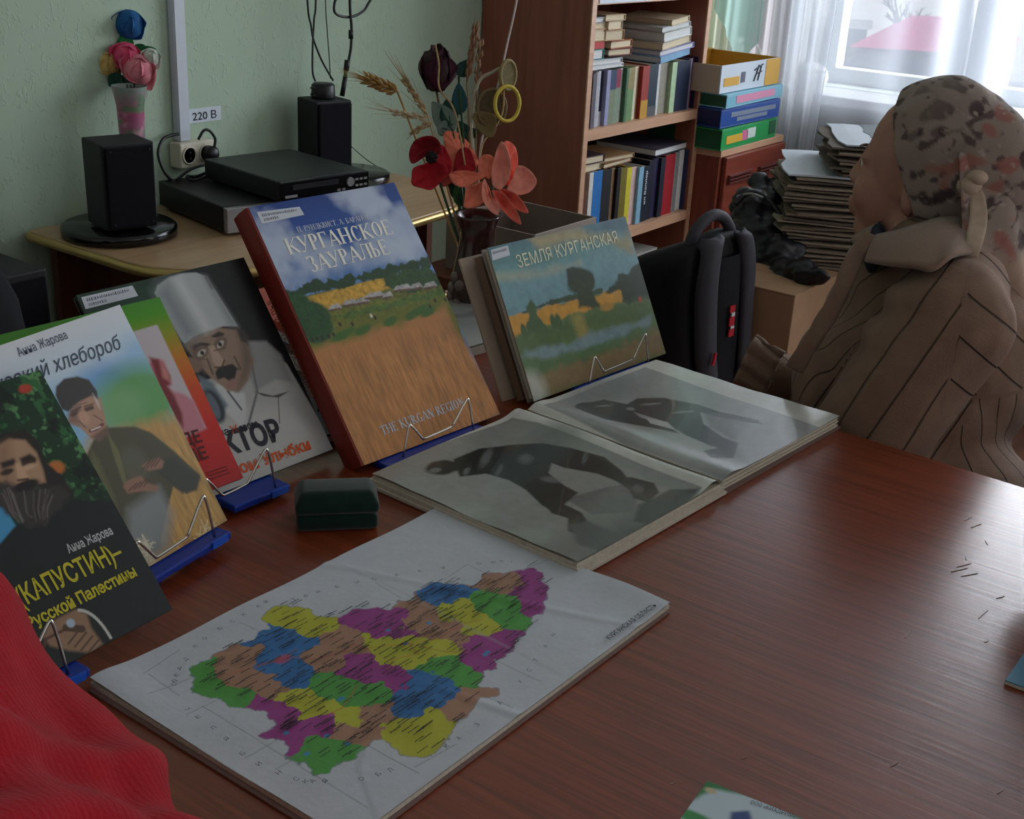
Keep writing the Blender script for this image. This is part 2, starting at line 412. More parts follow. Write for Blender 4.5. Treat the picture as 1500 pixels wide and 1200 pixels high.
bm = NB(); box2(bm, (-2.2, YW, 0), (4.3, YW+.15, 2.75)); struct(obj('wall_left', bm, WALL))
WY0, WY1, WZ0, WZ1 = -.75, 1.93, .81, 2.35
bm = NB()
for a, b in [((XW, -2.6, 0), (XW+.3, YW, WZ0)), ((XW, -2.6, WZ1), (XW+.3, YW, 2.75)), ((XW, -2.6, WZ0), (XW+.3, WY0, WZ1)), ((XW, WY1, WZ0), (XW+.3, YW, WZ1))]:
    box2(bm, a, b)
struct(obj('wall_window_side', bm, mat('wall_pale', (205, 212, 208), .85, .2, bump=.2, bscale=30)))
bm = NB(); box2(bm, (-2.2, -2.6, -.1), (4.3, 2.25, 0)); struct(obj('floor', bm, FLOORM))
bm = NB(); box2(bm, (-2.2, -2.6, 2.75), (4.4, 2.25, 2.85)); struct(obj('ceiling', bm, CEIL))
# window: frame and casement posts as one piece of joinery, panes and sill
WHITE = mat('window_white', (206, 209, 213), .4, .4)
wn = bpy.data.objects.new('window_1', None); COL.objects.link(wn); struct(wn)
bm = NB()
box2(bm, (XW+.10, WY0, WZ0), (XW+.17, WY1, WZ0+.05)); box2(bm, (XW+.10, WY0, WZ1-.05), (XW+.17, WY1, WZ1))
for y0, y1 in [(WY0, WY0+.06), (WY1-.07, WY1), (1.72, 1.765), (1.30, 1.36), (1.165, 1.285), (.2, .26), (.08, .17)]:
    box2(bm, (XW+.10, y0, WZ0+.05), (XW+.17, y1, WZ1-.05))
obj('window_frame', bm, WHITE, wn, bevel=.004)
g = bpy.data.materials.new('window_glass'); g.use_nodes = True; t = g.node_tree; t.nodes.clear()
o_ = t.nodes.new('ShaderNodeOutputMaterial'); mx = t.nodes.new('ShaderNodeMixShader'); tr = t.nodes.new('ShaderNodeBsdfTransparent'); gl = t.nodes.new('ShaderNodeBsdfGlossy')
gl.inputs['Roughness'].default_value = .02; mx.inputs[0].default_value = .05
t.links.new(tr.outputs[0], mx.inputs[1]); t.links.new(gl.outputs[0], mx.inputs[2]); t.links.new(mx.outputs[0], o_.inputs[0])
for y0, y1 in [(1.765, 1.86), (1.36, 1.72), (.26, 1.165), (-.69, .08)]:
    bm = NB(); box2(bm, (XW+.128, y0, WZ0+.05), (XW+.136, y1, WZ1-.05)); obj('window_pane', bm, g, wn)
bm = NB(); box2(bm, (3.89, WY0-.05, .775), (XW+.10, 2.095, .808)); obj('window_sill', bm, WHITE, wn, bevel=.006)
# radiator below the sill
rd = thing('radiator', 'pale ribbed radiator under the window sill behind the sheer curtain', 'radiator', (4.02, 1.2, .12))
bm = NB()
for k in range(12):
    box2(bm, (-.055, -.45+k*.082, 0), (.02, -.45+k*.082+.06, .52))
obj('fins', bm, mat('radiator_paint', (196, 196, 186), .45), rd, bevel=.012)
bm = NB(); tube(bm, [(-.02, -.47, .06), (-.02, .52, .06)], .018, 12); tube(bm, [(-.02, -.47, .46), (-.02, .52, .46)], .018, 12)
obj('pipe', bm, mat('radiator_paint', (196, 196, 186)), rd, smooth=True)

# ------------------------------------------------------------------ outdoors, a storey below
SNOW = mat('snow', (238, 241, 245), .8, .2, noise=.06, nscale=.4)
bm = NB(); box2(bm, (4.6, -40, -3.7), (160, 90, -3.5)); struct(obj('ground', bm, SNOW))
hs = thing('garden_house', 'pink roofed pale house outside the window beyond the sheer curtain', 'house')
PD = 26
ze = -1.1
pe = [az(1243, 68, ze), az(1470, 82, ze), az(1497, 57, ze), az(1290, 46, ze)]   # eaves
ez = lambda p, z: Vector((p[0], p[1], z))
rA = (pe[0]+pe[3])/2*.72+(pe[1]+pe[2])/2*.28; rB = (pe[0]+pe[3])/2*.3+(pe[1]+pe[2])/2*.7
zr = ad(1335, 22, dpt((rA+rB)/2))[2]
bm = NB(); c4 = sum(pe)/4
wl = [c4+(p-c4)*.9 for p in pe]
Av = [bm.verts.new(ez(p, -3.5)) for p in wl]; Bv = [bm.verts.new(ez(p, ze+.02)) for p in wl]
for k in range(4): bm.faces.new((Av[k], Av[(k+1) % 4], Bv[(k+1) % 4], Bv[k]))
obj('house_wall', bm, mat('house_plaster', (150, 160, 170), .8), hs)
bm = NB(); E_ = [bm.verts.new(ez(p, ze)) for p in pe]; ra, rb = bm.verts.new(ez(rA, zr)), bm.verts.new(ez(rB, zr+.05))
bm.faces.new((E_[0], E_[1], rb, ra)); bm.faces.new((E_[1], E_[2], rb)); bm.faces.new((E_[2], E_[3], ra, rb)); bm.faces.new((E_[3], E_[0], ra)); bm.faces.new(E_[::-1])
obj('roof', bm, mat('pink_roof', (232, 96, 160), .6, noise=.12, nscale=1.5), hs)
def block(name, label, cat, p0, p1, dep, z1, m, roofm, far=5, th=.25):
    t_ = thing(name, label, cat); a = ad(p0, 100, dep); b = ad(p1, 100, dep); d = Vector((b[0]-a[0], b[1]-a[1], 0)); n = Vector((d.y, -d.x, 0)).normalized()*(-far)
    if n.dot(Vector((1, .6, 0))) < 0: n = -n
    q = [Vector((a[0], a[1], 0)), Vector((b[0], b[1], 0)), Vector((b[0], b[1], 0))+n, Vector((a[0], a[1], 0))+n]
    bm_ = NB(); A_ = [bm_.verts.new((v.x, v.y, -3.5)) for v in q]; B_ = [bm_.verts.new((v.x, v.y, z1)) for v in q]
    for k in range(4): bm_.faces.new((A_[k], A_[(k+1) % 4], B_[(k+1) % 4], B_[k]))
    bm_.faces.new(B_); obj('building_wall', bm_, m, t_)
    bm_ = NB(); c_ = sum(q, Vector())/4; C_ = [c_+(v-c_)*1.06 for v in q]
    A_ = [bm_.verts.new((v.x, v.y, z1)) for v in C_]; B_ = [bm_.verts.new((v.x, v.y, z1+th)) for v in C_]
    for k in range(4): bm_.faces.new((A_[k], A_[(k+1) % 4], B_[(k+1) % 4], B_[k]))
    bm_.faces.new(B_); bm_.faces.new(A_[::-1]); obj('roof', bm_, roofm, t_)
block('garage', 'long grey building outside left of the pink roofed house', 'building', 1110, 1262, 34, ad(1180, 36, 34)[2], mat('grey_wall', (150, 156, 165), .85), SNOW)
block('shed', 'low white shed outside right of the pink roofed house', 'shed', 1432, 1580, 21, ad(1450, 118, 21)[2]-.1, mat('white_wall', (214, 219, 226), .85), SNOW, 1.2, .1)
# bare tree
tr_ = ad(1325, 40, 40); bm = NB(); base = Vector((tr_[0], tr_[1], -3.5)); top = Vector(tr_)
def branch(a, d, L, r, n):
    b = a+d*L; tube(bm, [a, (a+b)/2+Vector((R_.uniform(-.05, .05)*L,)*3), b], [r, r*.8, r*.6], 6)
    if n:
        for _ in range(3):
            q = (d+Vector((R_.uniform(-.8, .8), R_.uniform(-.8, .8), R_.uniform(-.15, .5)))).normalized(); branch(a+d*L*R_.uniform(.6, 1), q, L*.62, r*.55, n-1)
branch(base, Vector((0, 0, 1)), (top.z+3.5)*.85, .14, 4)
tag(obj('bare_tree', bm, mat('bark', (120, 110, 108), .9)), 'leafless grey tree outside behind the pink roofed house', 'tree')

# ------------------------------------------------------------------ curtains
def sheer(name, rgb, tr_amt):
    m = bpy.data.materials.new(name); m.use_nodes = True; t = m.node_tree; t.nodes.clear()
    o_ = t.nodes.new('ShaderNodeOutputMaterial'); mx = t.nodes.new('ShaderNodeMixShader'); tp = t.nodes.new('ShaderNodeBsdfTransparent')
    m2 = t.nodes.new('ShaderNodeMixShader'); df = t.nodes.new('ShaderNodeBsdfDiffuse'); tl = t.nodes.new('ShaderNodeBsdfTranslucent')
    df.inputs[0].default_value = lin(rgb)+(1,); tl.inputs[0].default_value = lin(rgb)+(1,); m2.inputs[0].default_value = .68
    lw = t.nodes.new('ShaderNodeLayerWeight'); lw.inputs[0].default_value = .35
    ma = t.nodes.new('ShaderNodeMath'); ma.operation = 'MULTIPLY_ADD'; ma.inputs[1].default_value = .75; ma.inputs[2].default_value = 1-tr_amt; ma.use_clamp = True
    t.links.new(lw.outputs['Facing'], ma.inputs[0]); t.links.new(ma.outputs[0], mx.inputs[0])
    t.links.new(df.outputs[0], m2.inputs[1]); t.links.new(tl.outputs[0], m2.inputs[2])
    t.links.new(tp.outputs[0], mx.inputs[1]); t.links.new(m2.outputs[0], mx.inputs[2]); t.links.new(mx.outputs[0], o_.inputs[0])
    return m
def curtain(name, label, m, y0, y1, x0, z0, z1, amp, folds, n=220, hem=None, gather=0):
    bm_ = NB()
    def f(u, v):
        y = y0+(y1-y0)*u
        a = amp*(.55+.45*math.sin(u*17+1.3))
        x = x0+a*math.sin(u*folds*2*PI+.8*math.sin(u*9))+.3*a*math.sin(u*folds*5.3+v*1.5)
        zb = z0+(hem(u) if hem else 0)
        k = 1-v
        y += gather*k*k*(u-.5)
        return (x, y, z1+(zb-z1)*k)
    gridsurf(bm_, f, n, 16)
    return tag(obj(name, bm_, m, smooth=True), label, 'curtain')
curtain('sheer_curtain', 'white sheer curtain hanging in folds across the whole window', sheer('tulle', (198, 203, 213), .52), -1.0, 1.74, 3.83, .06, 2.6, .028, 17)
curtain('sheer_curtain', 'gathered end of white sheer curtain hanging beside the stack of binders', sheer('tulle_close', (236, 239, 244), .45), 1.56, 1.80, 3.80, .3, 2.6, .02, 4, n=80, hem=lambda u: .55*u*u, gather=-.10)
curtain('curtain_panel', 'cream curtain edge hanging right beside the bookcase', sheer('cream_cloth', (214, 214, 196), .15), 1.93, 2.06, 3.79, .5, 2.6, .018, 3, n=60)
curtain('curtain_panel', 'pale mint curtain panel with pointed lower corner above the open cardboard box', sheer('mint_cloth', (166, 194, 188), .12), 1.80, 1.97, 3.76, .885, 2.6, .016, 1.5, n=60, hem=lambda u: .16*abs(u-.35)/.65)
curtain('curtain_panel', 'pinkish white curtain panel hanging behind the mint one', sheer('pinkish_cloth', (206, 198, 204), .3), 1.72, 1.84, 3.785, .80, 2.6, .014, 2, n=60)
# on the sill
jg = thing('jug', 'white jug with a curved handle on the sill behind the open box', 'jug', (3.97, 2.0, .808))
PORC = mat('porcelain', (230, 232, 234), .2, .5)
bm = NB(); lathe(bm, [(.03, 0), (.05, .02), (.055, .06), (.042, .11), (.04, .135)], seg=28); obj('jug_body', bm, PORC, jg, smooth=True)
bm = NB(); tube(bm, spline([(0, -.038, .12), (0, -.075, .125), (0, -.105, .095), (0, -.1, .05), (0, -.052, .03)]), .007, 8); obj('handle', bm, PORC, jg, smooth=True)
pt = thing('sugar_bowl', 'round white lidded bowl on the sill behind the sheer curtain', 'bowl', (3.96, 1.71, .808))
bm = NB(); lathe(bm, [(.03, 0), (.055, .015), (.066, .04), (.06, .06)], seg=28); obj('bowl', bm, PORC, pt, smooth=True)
bm = NB(); lathe(bm, [(.062, .061), (.05, .075), (.02, .085), (.008, .088), (.012, .1)], seg=28); obj('lid', bm, PORC, pt, smooth=True)

# ------------------------------------------------------------------ the big table
TOP = .75
TW = wood('table_wood', (104, 42, 20), (140, 64, 34), 1, 1.6, .28, coat=.35, stretch=30)
tb = thing('table', 'large reddish brown varnished wooden table under all the books and the map', 'table', (.8, .55, 0))
q = [(.24, -.22), (1.395, -.22), (1.468, 1.30), (.24, 1.30)]
bm = NB(); prism(bm, [(x-.8, y-.55) for x, y in q], TOP-.028, TOP); obj('tabletop', bm, TW, tb, bevel=.004)
bm = NB()
box2(bm, (-.49, -.70, .62), (.53, -.68, TOP-.028)); box2(bm, (-.49, .68, .62), (.58, .70, TOP-.028)); box2(bm, (-.51, -.70, .62), (-.49, .70, TOP-.028)); box2(bm, (.52, -.68, .62), (.54, .68, TOP-.028))
obj('apron', bm, TW, tb)
for x, y in ((-.5, -.70), (.5, -.70), (-.5, .68), (.52, .68)):
    bm = NB(); box2(bm, (x-.025, y-.025, 0), (x+.025, y+.025, TOP-.03)); obj('leg', bm, TW, tb, bevel=.004)
# scratches worn into the varnish
bm = NB()
for x, y, a, L in [(1405, 835, .1, .03), (1412, 828, .15, .028), (1420, 842, .05, .03), (1445, 795, 1.2, .012), (1418, 760, .4, .02), (1430, 770, .3, .025), (1465, 875, .1, .014), (1440, 900, .5, .03), (1330, 930, .6, .02), (1445, 940, .2, .006), (1370, 775, .4, .01), (1415, 818, 1.0, .01), (1310, 1120, .3, .012), (1465, 1160, .3, .01), (985, 1148, .2, .006), (1090, 1110, .2, .008)]:
    p = az(x, y, TOP+.0004); bm = NB(); box(bm, p, (L*.7, .0008, .0005), Matrix.Rotation(a-.6, 3, "Z")); obj("scratch", bm, mat("worn_varnish", (150, 126, 110), .35), tb, loc=(-.8, -.55, 0))

# ================================================================== books on the wire stands
PAPER = mat('paper_edge', (206, 198, 182), .85, .2, noise=.1, nscale=300, stretch=(1, 1, .02))
GLOSS = attr_mat('printed_cover', .3, .5)
WIRE = mat('chrome_wire', (205, 200, 192), .25, .5, metal=1)
BLUE = mat('blue_plastic', (14, 52, 150), .35, .5)
BLUE2 = mat('blue_plastic_clip', (34, 92, 205), .3, .5)
def INK(name, rgb, rough=.4): return mat('ink_'+name, rgb, rough, .4)
class Cover:
    def __init__(s, p, z0):
        x, y, yaw, lean, s.w, s.h = p
        s.u = np.array([math.cos(yaw), math.sin(yaw), 0]); nb = np.array([-math.sin(yaw), math.cos(yaw), 0])
        s.v = np.array([0, 0, math.cos(lean)])+nb*math.sin(lean); s.n = np.cross(s.u, s.v); s.o = np.array([x, y, z0])
        s.yaw = yaw; s.lean = lean; s.nb = nb
    def frame(s): return frame3(s.u, s.v, s.n, s.o)
    def at(s, px, py):
        d = ray(px, py); t = ((s.o-CAMP)@s.n)/(d@s.n); p = CAMP+d*t-s.o
        return (float(p@s.u), float(p@s.v))
    def crop(s, k, ox, oy):
        s.k, s.ox, s.oy = k, ox, oy; return s
    def c(s, q): return s.at(s.ox+q[0]*s.k, s.oy+q[1]*s.k)
    def cn(s, q): a, b = s.c(q); return (a/s.w, b/s.h)
IDF = lambda x, y, z: (x, y, z)
def stand_book(name, label, C, t, pr, cover_m, spine_m=None, gap=0):
    r = thing(name, label, 'book'); r.matrix_world = C.frame()
    pr.mesh('front_cover', lambda U, V: np.stack([U*C.w, V*C.h, np.zeros_like(U)+.0004], -1), GLOSS, r)
    b = NB(); box2(b, (0, 0, -.002), (C.w, C.h, 0)); obj('front_board', b, cover_m, r)
    b = NB(); box2(b, (.004, .004, -t+.002), (C.w-.004, C.h-.004, -.002)); obj('pages', b, PAPER, r)
    b = NB(); box2(b, (0, 0, -t), (C.w, C.h, -t+.002)); obj('back_cover', b, cover_m, r)
    if spine_m:
        b = NB(); pl = rounded([(-.003, 0), (-.006, -t/2), (-.003, -t), (.003, -t), (.003, 0)], [.001, t*.3, .001, 0, 0], 4)
        A = [b.verts.new((x, 0, z)) for x, z in pl]; B = [b.verts.new((x, C.h, z)) for x, z in pl]
        b.faces.new(A); b.faces.new(B[::-1])
        for k in range(len(A)): b.faces.new((A[k], A[(k+1) % len(A)], B[(k+1) % len(A)], B[k]))
        obj('spine', b, spine_m, r)
    return r
def letters(r, C, items, ink, name='lettering'):
    for it in items:
        s_, a, bb, h = it[:4]; kw = it[4] if len(it) > 4 else {}
        kw = dict(kw); f = serif_text if kw.pop('serif', 0) else put_text
        b = NB(); f(b, s_, C.c(a), C.c(bb), h, IDF, lift=.0009, **kw); obj(name, b, ink, r)
def sticker(r, C, quad, lines):
    b = NB(); prism(b, [C.c(p) for p in quad], .0005, .0008); st = obj('shelf_mark_sticker', b, mat('sticker_white', (196, 202, 210), .6), r)
    b = NB(); q = [Vector(C.c(p)) for p in quad]; rr = random.Random(5)
    for k in range(lines):
        x = .08
        while x < (.9 if k == 0 else .4):
            wd = rr.uniform(.015, .04); y = .68-.4*k
            P = lambda a, bb: q[3].lerp(q[2], a).lerp(q[0].lerp(q[1], a), bb)
            h = .13*rr.uniform(.7, 1.1)
            vs = [b.verts.new((*P(x+dx, y+dy), .0010)) for dx, dy in ((0, -h), (wd*.5, -h), (wd*.6, h), (wd*.2, h))]; b.faces.new(vs)
            x += wd+.008
    obj('handwriting', b, INK('pen', (40, 46, 70)), st)
def easel(C, s0, s1, label, xr, wire_w=.105, hi=1.0, out=.004):
    """blue stand under the foot of the cover from s0 to s1 along its width"""
    c = C.o+C.u*(s0+s1)/2; L = s1-s0
    r = thing('book_stand', label, 'book stand', (c[0], c[1], TOP), C.yaw, 'blue plastic book stands with bent wires')
    zb = C.o[2]-TOP
    b = NB(); box2(b, (-L/2, -out-.012, zb-.0095), (L/2, .006, zb-.0015)); obj('base', b, BLUE, r, bevel=.002)
    for x_ in (-L*.32, L*.32):
        b = NB(); box2(b, (x_-.010, -.003, 0), (x_+.010, .006, zb-.0095)); obj('foot', b, BLUE, r)
    b = NB()
    xr -= (s0+s1)/2; x = xr-wire_w/2; w2 = wire_w/2; yo = -out-.006; b.free()
    for x_ in (x-w2, x+w2):
        b = NB(); box2(b, (x_-.011, -out-.0135, zb-.0085), (x_+.011, -out-.0122, zb-.001)); obj('clip', b, BLUE2, r)
    pts = [(x-w2, yo, zb-.002), (x-w2+.010, yo+.003, zb+.030*hi), (x-w2+.015, yo+.003, zb+.031*hi), (x-w2+.030, yo+.001, zb+.013*hi), (x-w2+.036, yo+.001, zb+.011*hi), (x+w2-.040, yo+.001, zb+.013*hi), (x+w2-.034, yo+.001, zb+.016*hi), (x+w2-.013, yo+.004, zb+.036*hi), (x+w2-.006, yo+.004, zb+.036*hi), (x+w2, yo, zb-.002)]
    b = NB(); tube(b, spline(pts, 3), .0014, 8); obj('front_wire', b, WIRE, r, smooth=True)
    b = NB(); k = math.tan(C.lean)
    y0 = .032/math.cos(C.lean)
    for sx in (-.045, .045):
        tube(b, [(sx, y0, zb*.5), (sx*.9, y0+.10*k, .10+zb)], .0016, 8)
        tube(b, [(sx*.9, y0+.10*k, .10+zb), (sx, y0+.10*k+.03, .002)], .0016, 8)
    tube(b, [(-.0405, y0+.10*k, .10+zb), (.0405, y0+.10*k, .10+zb)], .0016, 8)
    box2(b, (-.05, 0, .001), (.05, y0+.02, .004))
    obj('back_wire', b, WIRE, r, smooth=True)
    return r

# ---- the big hardback with blue sky and wheat
C = Cover((.9345, .8595, -.091, .658, .2225, .317), .76).crop(.36667, 340, 260)
P = Print(300, 420, C.cn, C.h/C.w)
P.vgrad([(0, (120, 140, 165)), (.64, (96, 136, 188)), (.78, (40, 90, 164)), (.9, (24, 72, 150)), (1, (18, 56, 128))])
for x, y, rx, ry, a in [(510, 70, .16, .10, .85), (540, 95, .12, .07, .8), (140, 250, .16, .12, .75), (200, 290, .12, .09, .6), (300, 290, .2, .12, .7), (380, 330, .22, .09, .6), (620, 250, .2, .11, .75), (690, 220, .16, .14, .8), (560, 320, .24, .07, .6), (720, 290, .2, .07, .7), (250, 400, .2, .06, .5), (450, 60, .1, .06, .5)]:
    P.ell((x, y), rx, ry, (186, 198, 216), soft=.7, a=a*.8, rough=1.6, rs=8)
P.poly([(140, 520), (270, 480), (610, 395), (720, 380), (860, 440), (1000, 900), (560, 1300), (400, 900)], (112, 118, 44), .01)
P.poly([(235, 495), (610, 398), (640, 440), (400, 520), (330, 545)], (202, 158, 58), .008)
P.poly([(205, 450), (260, 445), (330, 415), (420, 405), (470, 392), (560, 372), (640, 345), (740, 330), (800, 320), (800, 360), (700, 375), (600, 402), (420, 440), (250, 492), (215, 492)], (34, 66, 32), .008, rough=.06, rs=24)
P.poly([(600, 440), (610, 385), (680, 375), (770, 360), (830, 400), (830, 440), (700, 460)], (44, 78, 36), .01, rough=.05, rs=30)
P.poly([(380, 560), (540, 520), (700, 480), (850, 440), (860, 470), (700, 505), (480, 560)], (84, 112, 44), .01, rough=.03)
for x, y, w_ in [(410, 518, 28), (470, 500, 34), (520, 492, 30), (570, 470, 44), (620, 470, 22), (680, 440, 40), (735, 434, 26), (790, 430, 30)]:
    P.poly([(x-w_, y+14), (x-w_*.6, y-6), (x+w_*.5, y-16), (x+w_, y+2), (x+w_*.6, y+12)], (176, 172, 170), .006)
    P.poly([(x-w_*.8, y+20), (x-w_, y+12), (x+w_*.8, y+2), (x+w_*.8, y+12)], (104, 78, 64), .005)
for x, y, rx in [(300, 560, .13), (270, 520, .08), (340, 590, .1), (310, 610, .07)]: P.ell((x, y), rx, rx*.9, (40, 80, 40), soft=.25, rough=.5, rs=16)
P.grain(.5, 60, seed=4, m=np.clip((.55-P.V)*9, 0, 1)*0+np.clip((.7-P.V)*20, 0, 1)*np.clip((P.V-.48)*20, 0, 1))
P.poly([(280, 720), (400, 665), (560, 620), (700, 575), (850, 520), (1100, 950), (520, 1200)], (188, 130, 76), .05, rough=.06, rs=10)
for x, y, rx in [(440, 630, .1), (630, 575, .06), (735, 540, .1), (780, 540, .06), (520, 610, .07)]: P.ell((x, y), rx, .022, (68, 108, 44), soft=.5, rough=.6, rs=22, rot=.2)
for x, y in [(320, 650), (340, 645), (360, 640), (385, 635), (405, 628), (430, 587), (480, 587), (555, 553), (570, 560), (790, 515), (810, 492), (850, 488)]: P.ell((x, y), .008, .012, (46, 38, 30) if x != 555 else (226, 220, 210), soft=.4)
P.grain(.36, 55, 1.6, .22, 6, m=np.clip((.44-P.V)*14, 0, 1)); P.grain(.2, 16, 1, .6, 9, m=np.clip((.44-P.V)*14, 0, 1))
r = stand_book('hardback_book', 'large hardback showing blue sky, village and wheat field, with dark red spine', C, .030, P, mat('board_red', (120, 34, 22), .4), mat('board_red', (120, 34, 22), .4))
letters(r, C, [('КУРГАНСКОЕ', (228, 310), (645, 226), .0195, {'serif': 1}), ('ЗАУРАЛЬЕ', (315, 380), (634, 305), .0195, {'serif': 1})], INK('cream', (240, 238, 226)), 'title')
letters(r, C, [('П. РУНДКВИСТ, А. БАРАНОВ', (262, 221), (550, 168), .0068, {'serif': 1}), ('THE KURGAN REGION', (600, 1032), (932, 912), .0108, {'serif': 1})], INK('pale', (196, 204, 216)))
b = NB(); put_text(b, 'КУРГАНСКОЕ ЗАУРАЛЬЕ', (-.0062, .095), (-.0062, .215), .010, lambda x, y, z: (-.0068, y, -.016-(-.0062-x)-.005), 0, bold=.01); obj('spine_title', b, INK('dull_gold', (150, 92, 70)), r)
sticker(r, C, [(97, 140), (268, 118), (287, 150), (118, 186)], 2)
easel(C, C.c((590, 1150))[0], C.c((985, 992))[0], 'blue book stand holding the large blue and wheat coloured hardback', C.c((945, 1005))[0], .115)

# ---- the landscape painting album
C = Cover((1.219, .833, -.106, .475, .28, .201), .76).crop(.37333, 680, 300)
P = Print(320, 250, C.cn, C.h/C.w)
P.vgrad([(0, (96, 120, 84)), (.5, (112, 152, 160)), (.72, (116, 158, 166)), (.86, (104, 150, 150)), (1, (78, 118, 128))])
for pts, col, a in [([(240, 130), (330, 100), (430, 95), (560, 110), (650, 150), (650, 180), (560, 150), (430, 150), (300, 175)], (180, 158, 104), .75), ([(110, 270), (300, 260), (460, 215), (460, 235), (300, 285), (120, 300)], (190, 180, 140), .6), ([(480, 110), (560, 60), (640, 60), (640, 110)], (58, 96, 112), .8), ([(560, 120), (640, 120), (660, 190), (600, 180)], (150, 140, 96), .7), ([(110, 215), (300, 200), (420, 190), (420, 205), (250, 230)], (92, 132, 128), .7)]:
    P.poly(pts, col, .05, a, rough=.06, rs=8)
P.poly([(160, 450), (340, 400), (620, 325), (720, 300), (800, 580), (280, 790)], (98, 122, 72), .01)
P.poly([(165, 446), (330, 398), (440, 375), (560, 345), (615, 332), (622, 385), (560, 395), (430, 425), (360, 470), (250, 500), (200, 520), (180, 500)], (208, 152, 56), .012, rough=.03, rs=16)
P.poly([(225, 425), (340, 372), (430, 350), (540, 330), (540, 345), (440, 372), (330, 396), (240, 425)], (62, 82, 54), .006, rough=.02, rs=30)
P.ell((450, 300), .085, .07, (52, 66, 44), soft=.25, rough=.5, rs=14); P.ell((478, 295), .06, .06, (50, 62, 42), soft=.25, rough=.5, rs=14); P.ell((430, 285), .05, .05, (50, 62, 42), soft=.25, rough=.5)
P.poly([(440, 300), (500, 310), (530, 400), (450, 405)], (56, 72, 46), .02, rough=.04)
P.poly([(258, 372), (275, 400), (290, 440), (320, 490), (250, 510), (240, 480), (252, 420)], (72, 98, 58), .012, rough=.05, rs=24)
for x, y in [(350, 462), (235, 500), (370, 460)]: P.ell((x, y), .02, .04, (70, 98, 56), soft=.4)
P.poly([(545, 345), (590, 315), (600, 270), (640, 270), (665, 240), (720, 235), (740, 370), (660, 380), (620, 395), (610, 340), (560, 350)], (40, 58, 36), .012, rough=.05, rs=20)
P.poly([(190, 520), (380, 470), (520, 420), (640, 385), (740, 350), (770, 440), (500, 480), (230, 600)], (84, 108, 60), .04, .8, rough=.06, rs=10)
P.poly([(420, 440), (460, 420), (500, 540), (460, 560)], (176, 156, 84), .04, .7)
P.poly([(215, 610), (240, 570), (400, 550), (500, 500), (640, 470), (730, 440), (720, 470), (600, 520), (480, 560), (330, 600)], (128, 152, 160), .03, .9, rough=.05, rs=12)
P.poly([(240, 690), (330, 640), (480, 600), (760, 500), (800, 590), (520, 680), (290, 760)], (150, 116, 84), .05, .75, rough=.08, rs=9)
P.poly([(240, 610), (420, 585), (640, 510), (720, 480), (700, 520), (460, 610), (260, 680)], (86, 124, 84), .03, .7, rough=.06)
P.ell((270, 730), .08, .08, (196, 202, 190), soft=.9, a=.8); P.ell((690, 372), .012, .014, (196, 70, 50), soft=.5); P.ell((560, 400), .05, .02, (186, 140, 60), soft=.6)
P.grain(.16, 36, 1, 1, 3)
r = stand_book('album', 'wide album with a painted river landscape under a greenish sky, on a stand', C, .012, P, mat('board_grey', (150, 140, 128), .6))
b = NB(); M_ = Matrix.Rotation(math.radians(-6), 4, 'Y')
bk = NB(); box(bk, (.128, .101, -.034), (.28, .197, .003), Matrix.Rotation(math.radians(-4), 3, 'Y')); obj('rear_board', bk, mat('board_tan', (172, 154, 136), .7), r)
bk = NB(); box(bk, (.135, .1, -.022), (.262, .19, .012), Matrix.Rotation(math.radians(-2), 3, 'Y')); obj('loose_pages', bk, mat('page_brown', (120, 96, 80), .8), r)
letters(r, C, [('ЗЕМЛЯ КУРГАНСКАЯ', (212, 248), (605, 147), .0165)], INK('ivory', (222, 222, 190)), 'title')
sticker(r, C, [(103, 178), (170, 160), (178, 198), (110, 220)], 1)
easel(C, C.c((430, 728))[0], C.c((715, 622))[0], 'blue book stand holding the wide landscape album', C.c((700, 615))[0], .13, 1.1)

# ---- the chef
C = Cover((.7206, .916, -.0417, .6441, .2144, .2386), .765).crop(1/3, 0, 360)
P = Print(280, 310, C.cn, C.h/C.w)
P.fill((14, 20, 20)); P.poly([(300, 190), (720, 110), (760, 150), (700, 480), (480, 460)], (34, 66, 50), .25)
P.poly([(880, 600), (1000, 560), (1130, 430), (1260, 520), (1480, 900), (900, 1120), (700, 700)], (168, 168, 164), .01)
P.poly([(940, 1120), (960, 780), (1100, 720), (1230, 700), (1480, 880)], (186, 186, 182), .08)
P.poly([(1090, 420), (1170, 420), (1235, 480), (1285, 600), (1210, 590), (1120, 640), (1090, 560)], (140, 142, 140), .02)
P.poly([(1110, 640), (1200, 660), (1270, 640), (1225, 668), (1160, 662)], (64, 64, 64), .006)
P.line([(1222, 670), (1228, 780)], .006, (96, 96, 94)); P.line([(1095, 470), (1130, 640), (1090, 790)], .014, (110, 112, 112))
P.poly([(960, 600), (1075, 650), (1085, 720), (1065, 800), (1000, 740), (930, 640)], (196, 198, 198), .02)
P.poly([(870, 570), (930, 600), (1000, 700), (960, 780), (900, 680)], (108, 122, 132), .02)
P.line([(1000, 640), (1060, 720)], .012, (84, 88, 92))
P.ell((940, 705), .05, .09, (46, 56, 64), soft=.3); P.ell((935, 705), .03, .07, (96, 110, 120), soft=.3)
face = [(812, 440), (840, 405), (950, 360), (1050, 372), (1090, 440), (1112, 505), (1090, 590), (1050, 645), (1005, 640), (930, 585), (870, 520)]
P.poly(face, (146, 122, 104), .012)
P.poly([(1040, 372), (1080, 400), (1112, 505), (1085, 590), (1040, 640), (1060, 540), (1060, 450)], (104, 84, 70), .05, .8)
P.poly([(815, 440), (860, 420), (900, 560), (870, 520)], (112, 92, 80), .03, .8)
P.ell((845, 525), .05, .04, (128, 104, 90), soft=.3, rot=-.6)
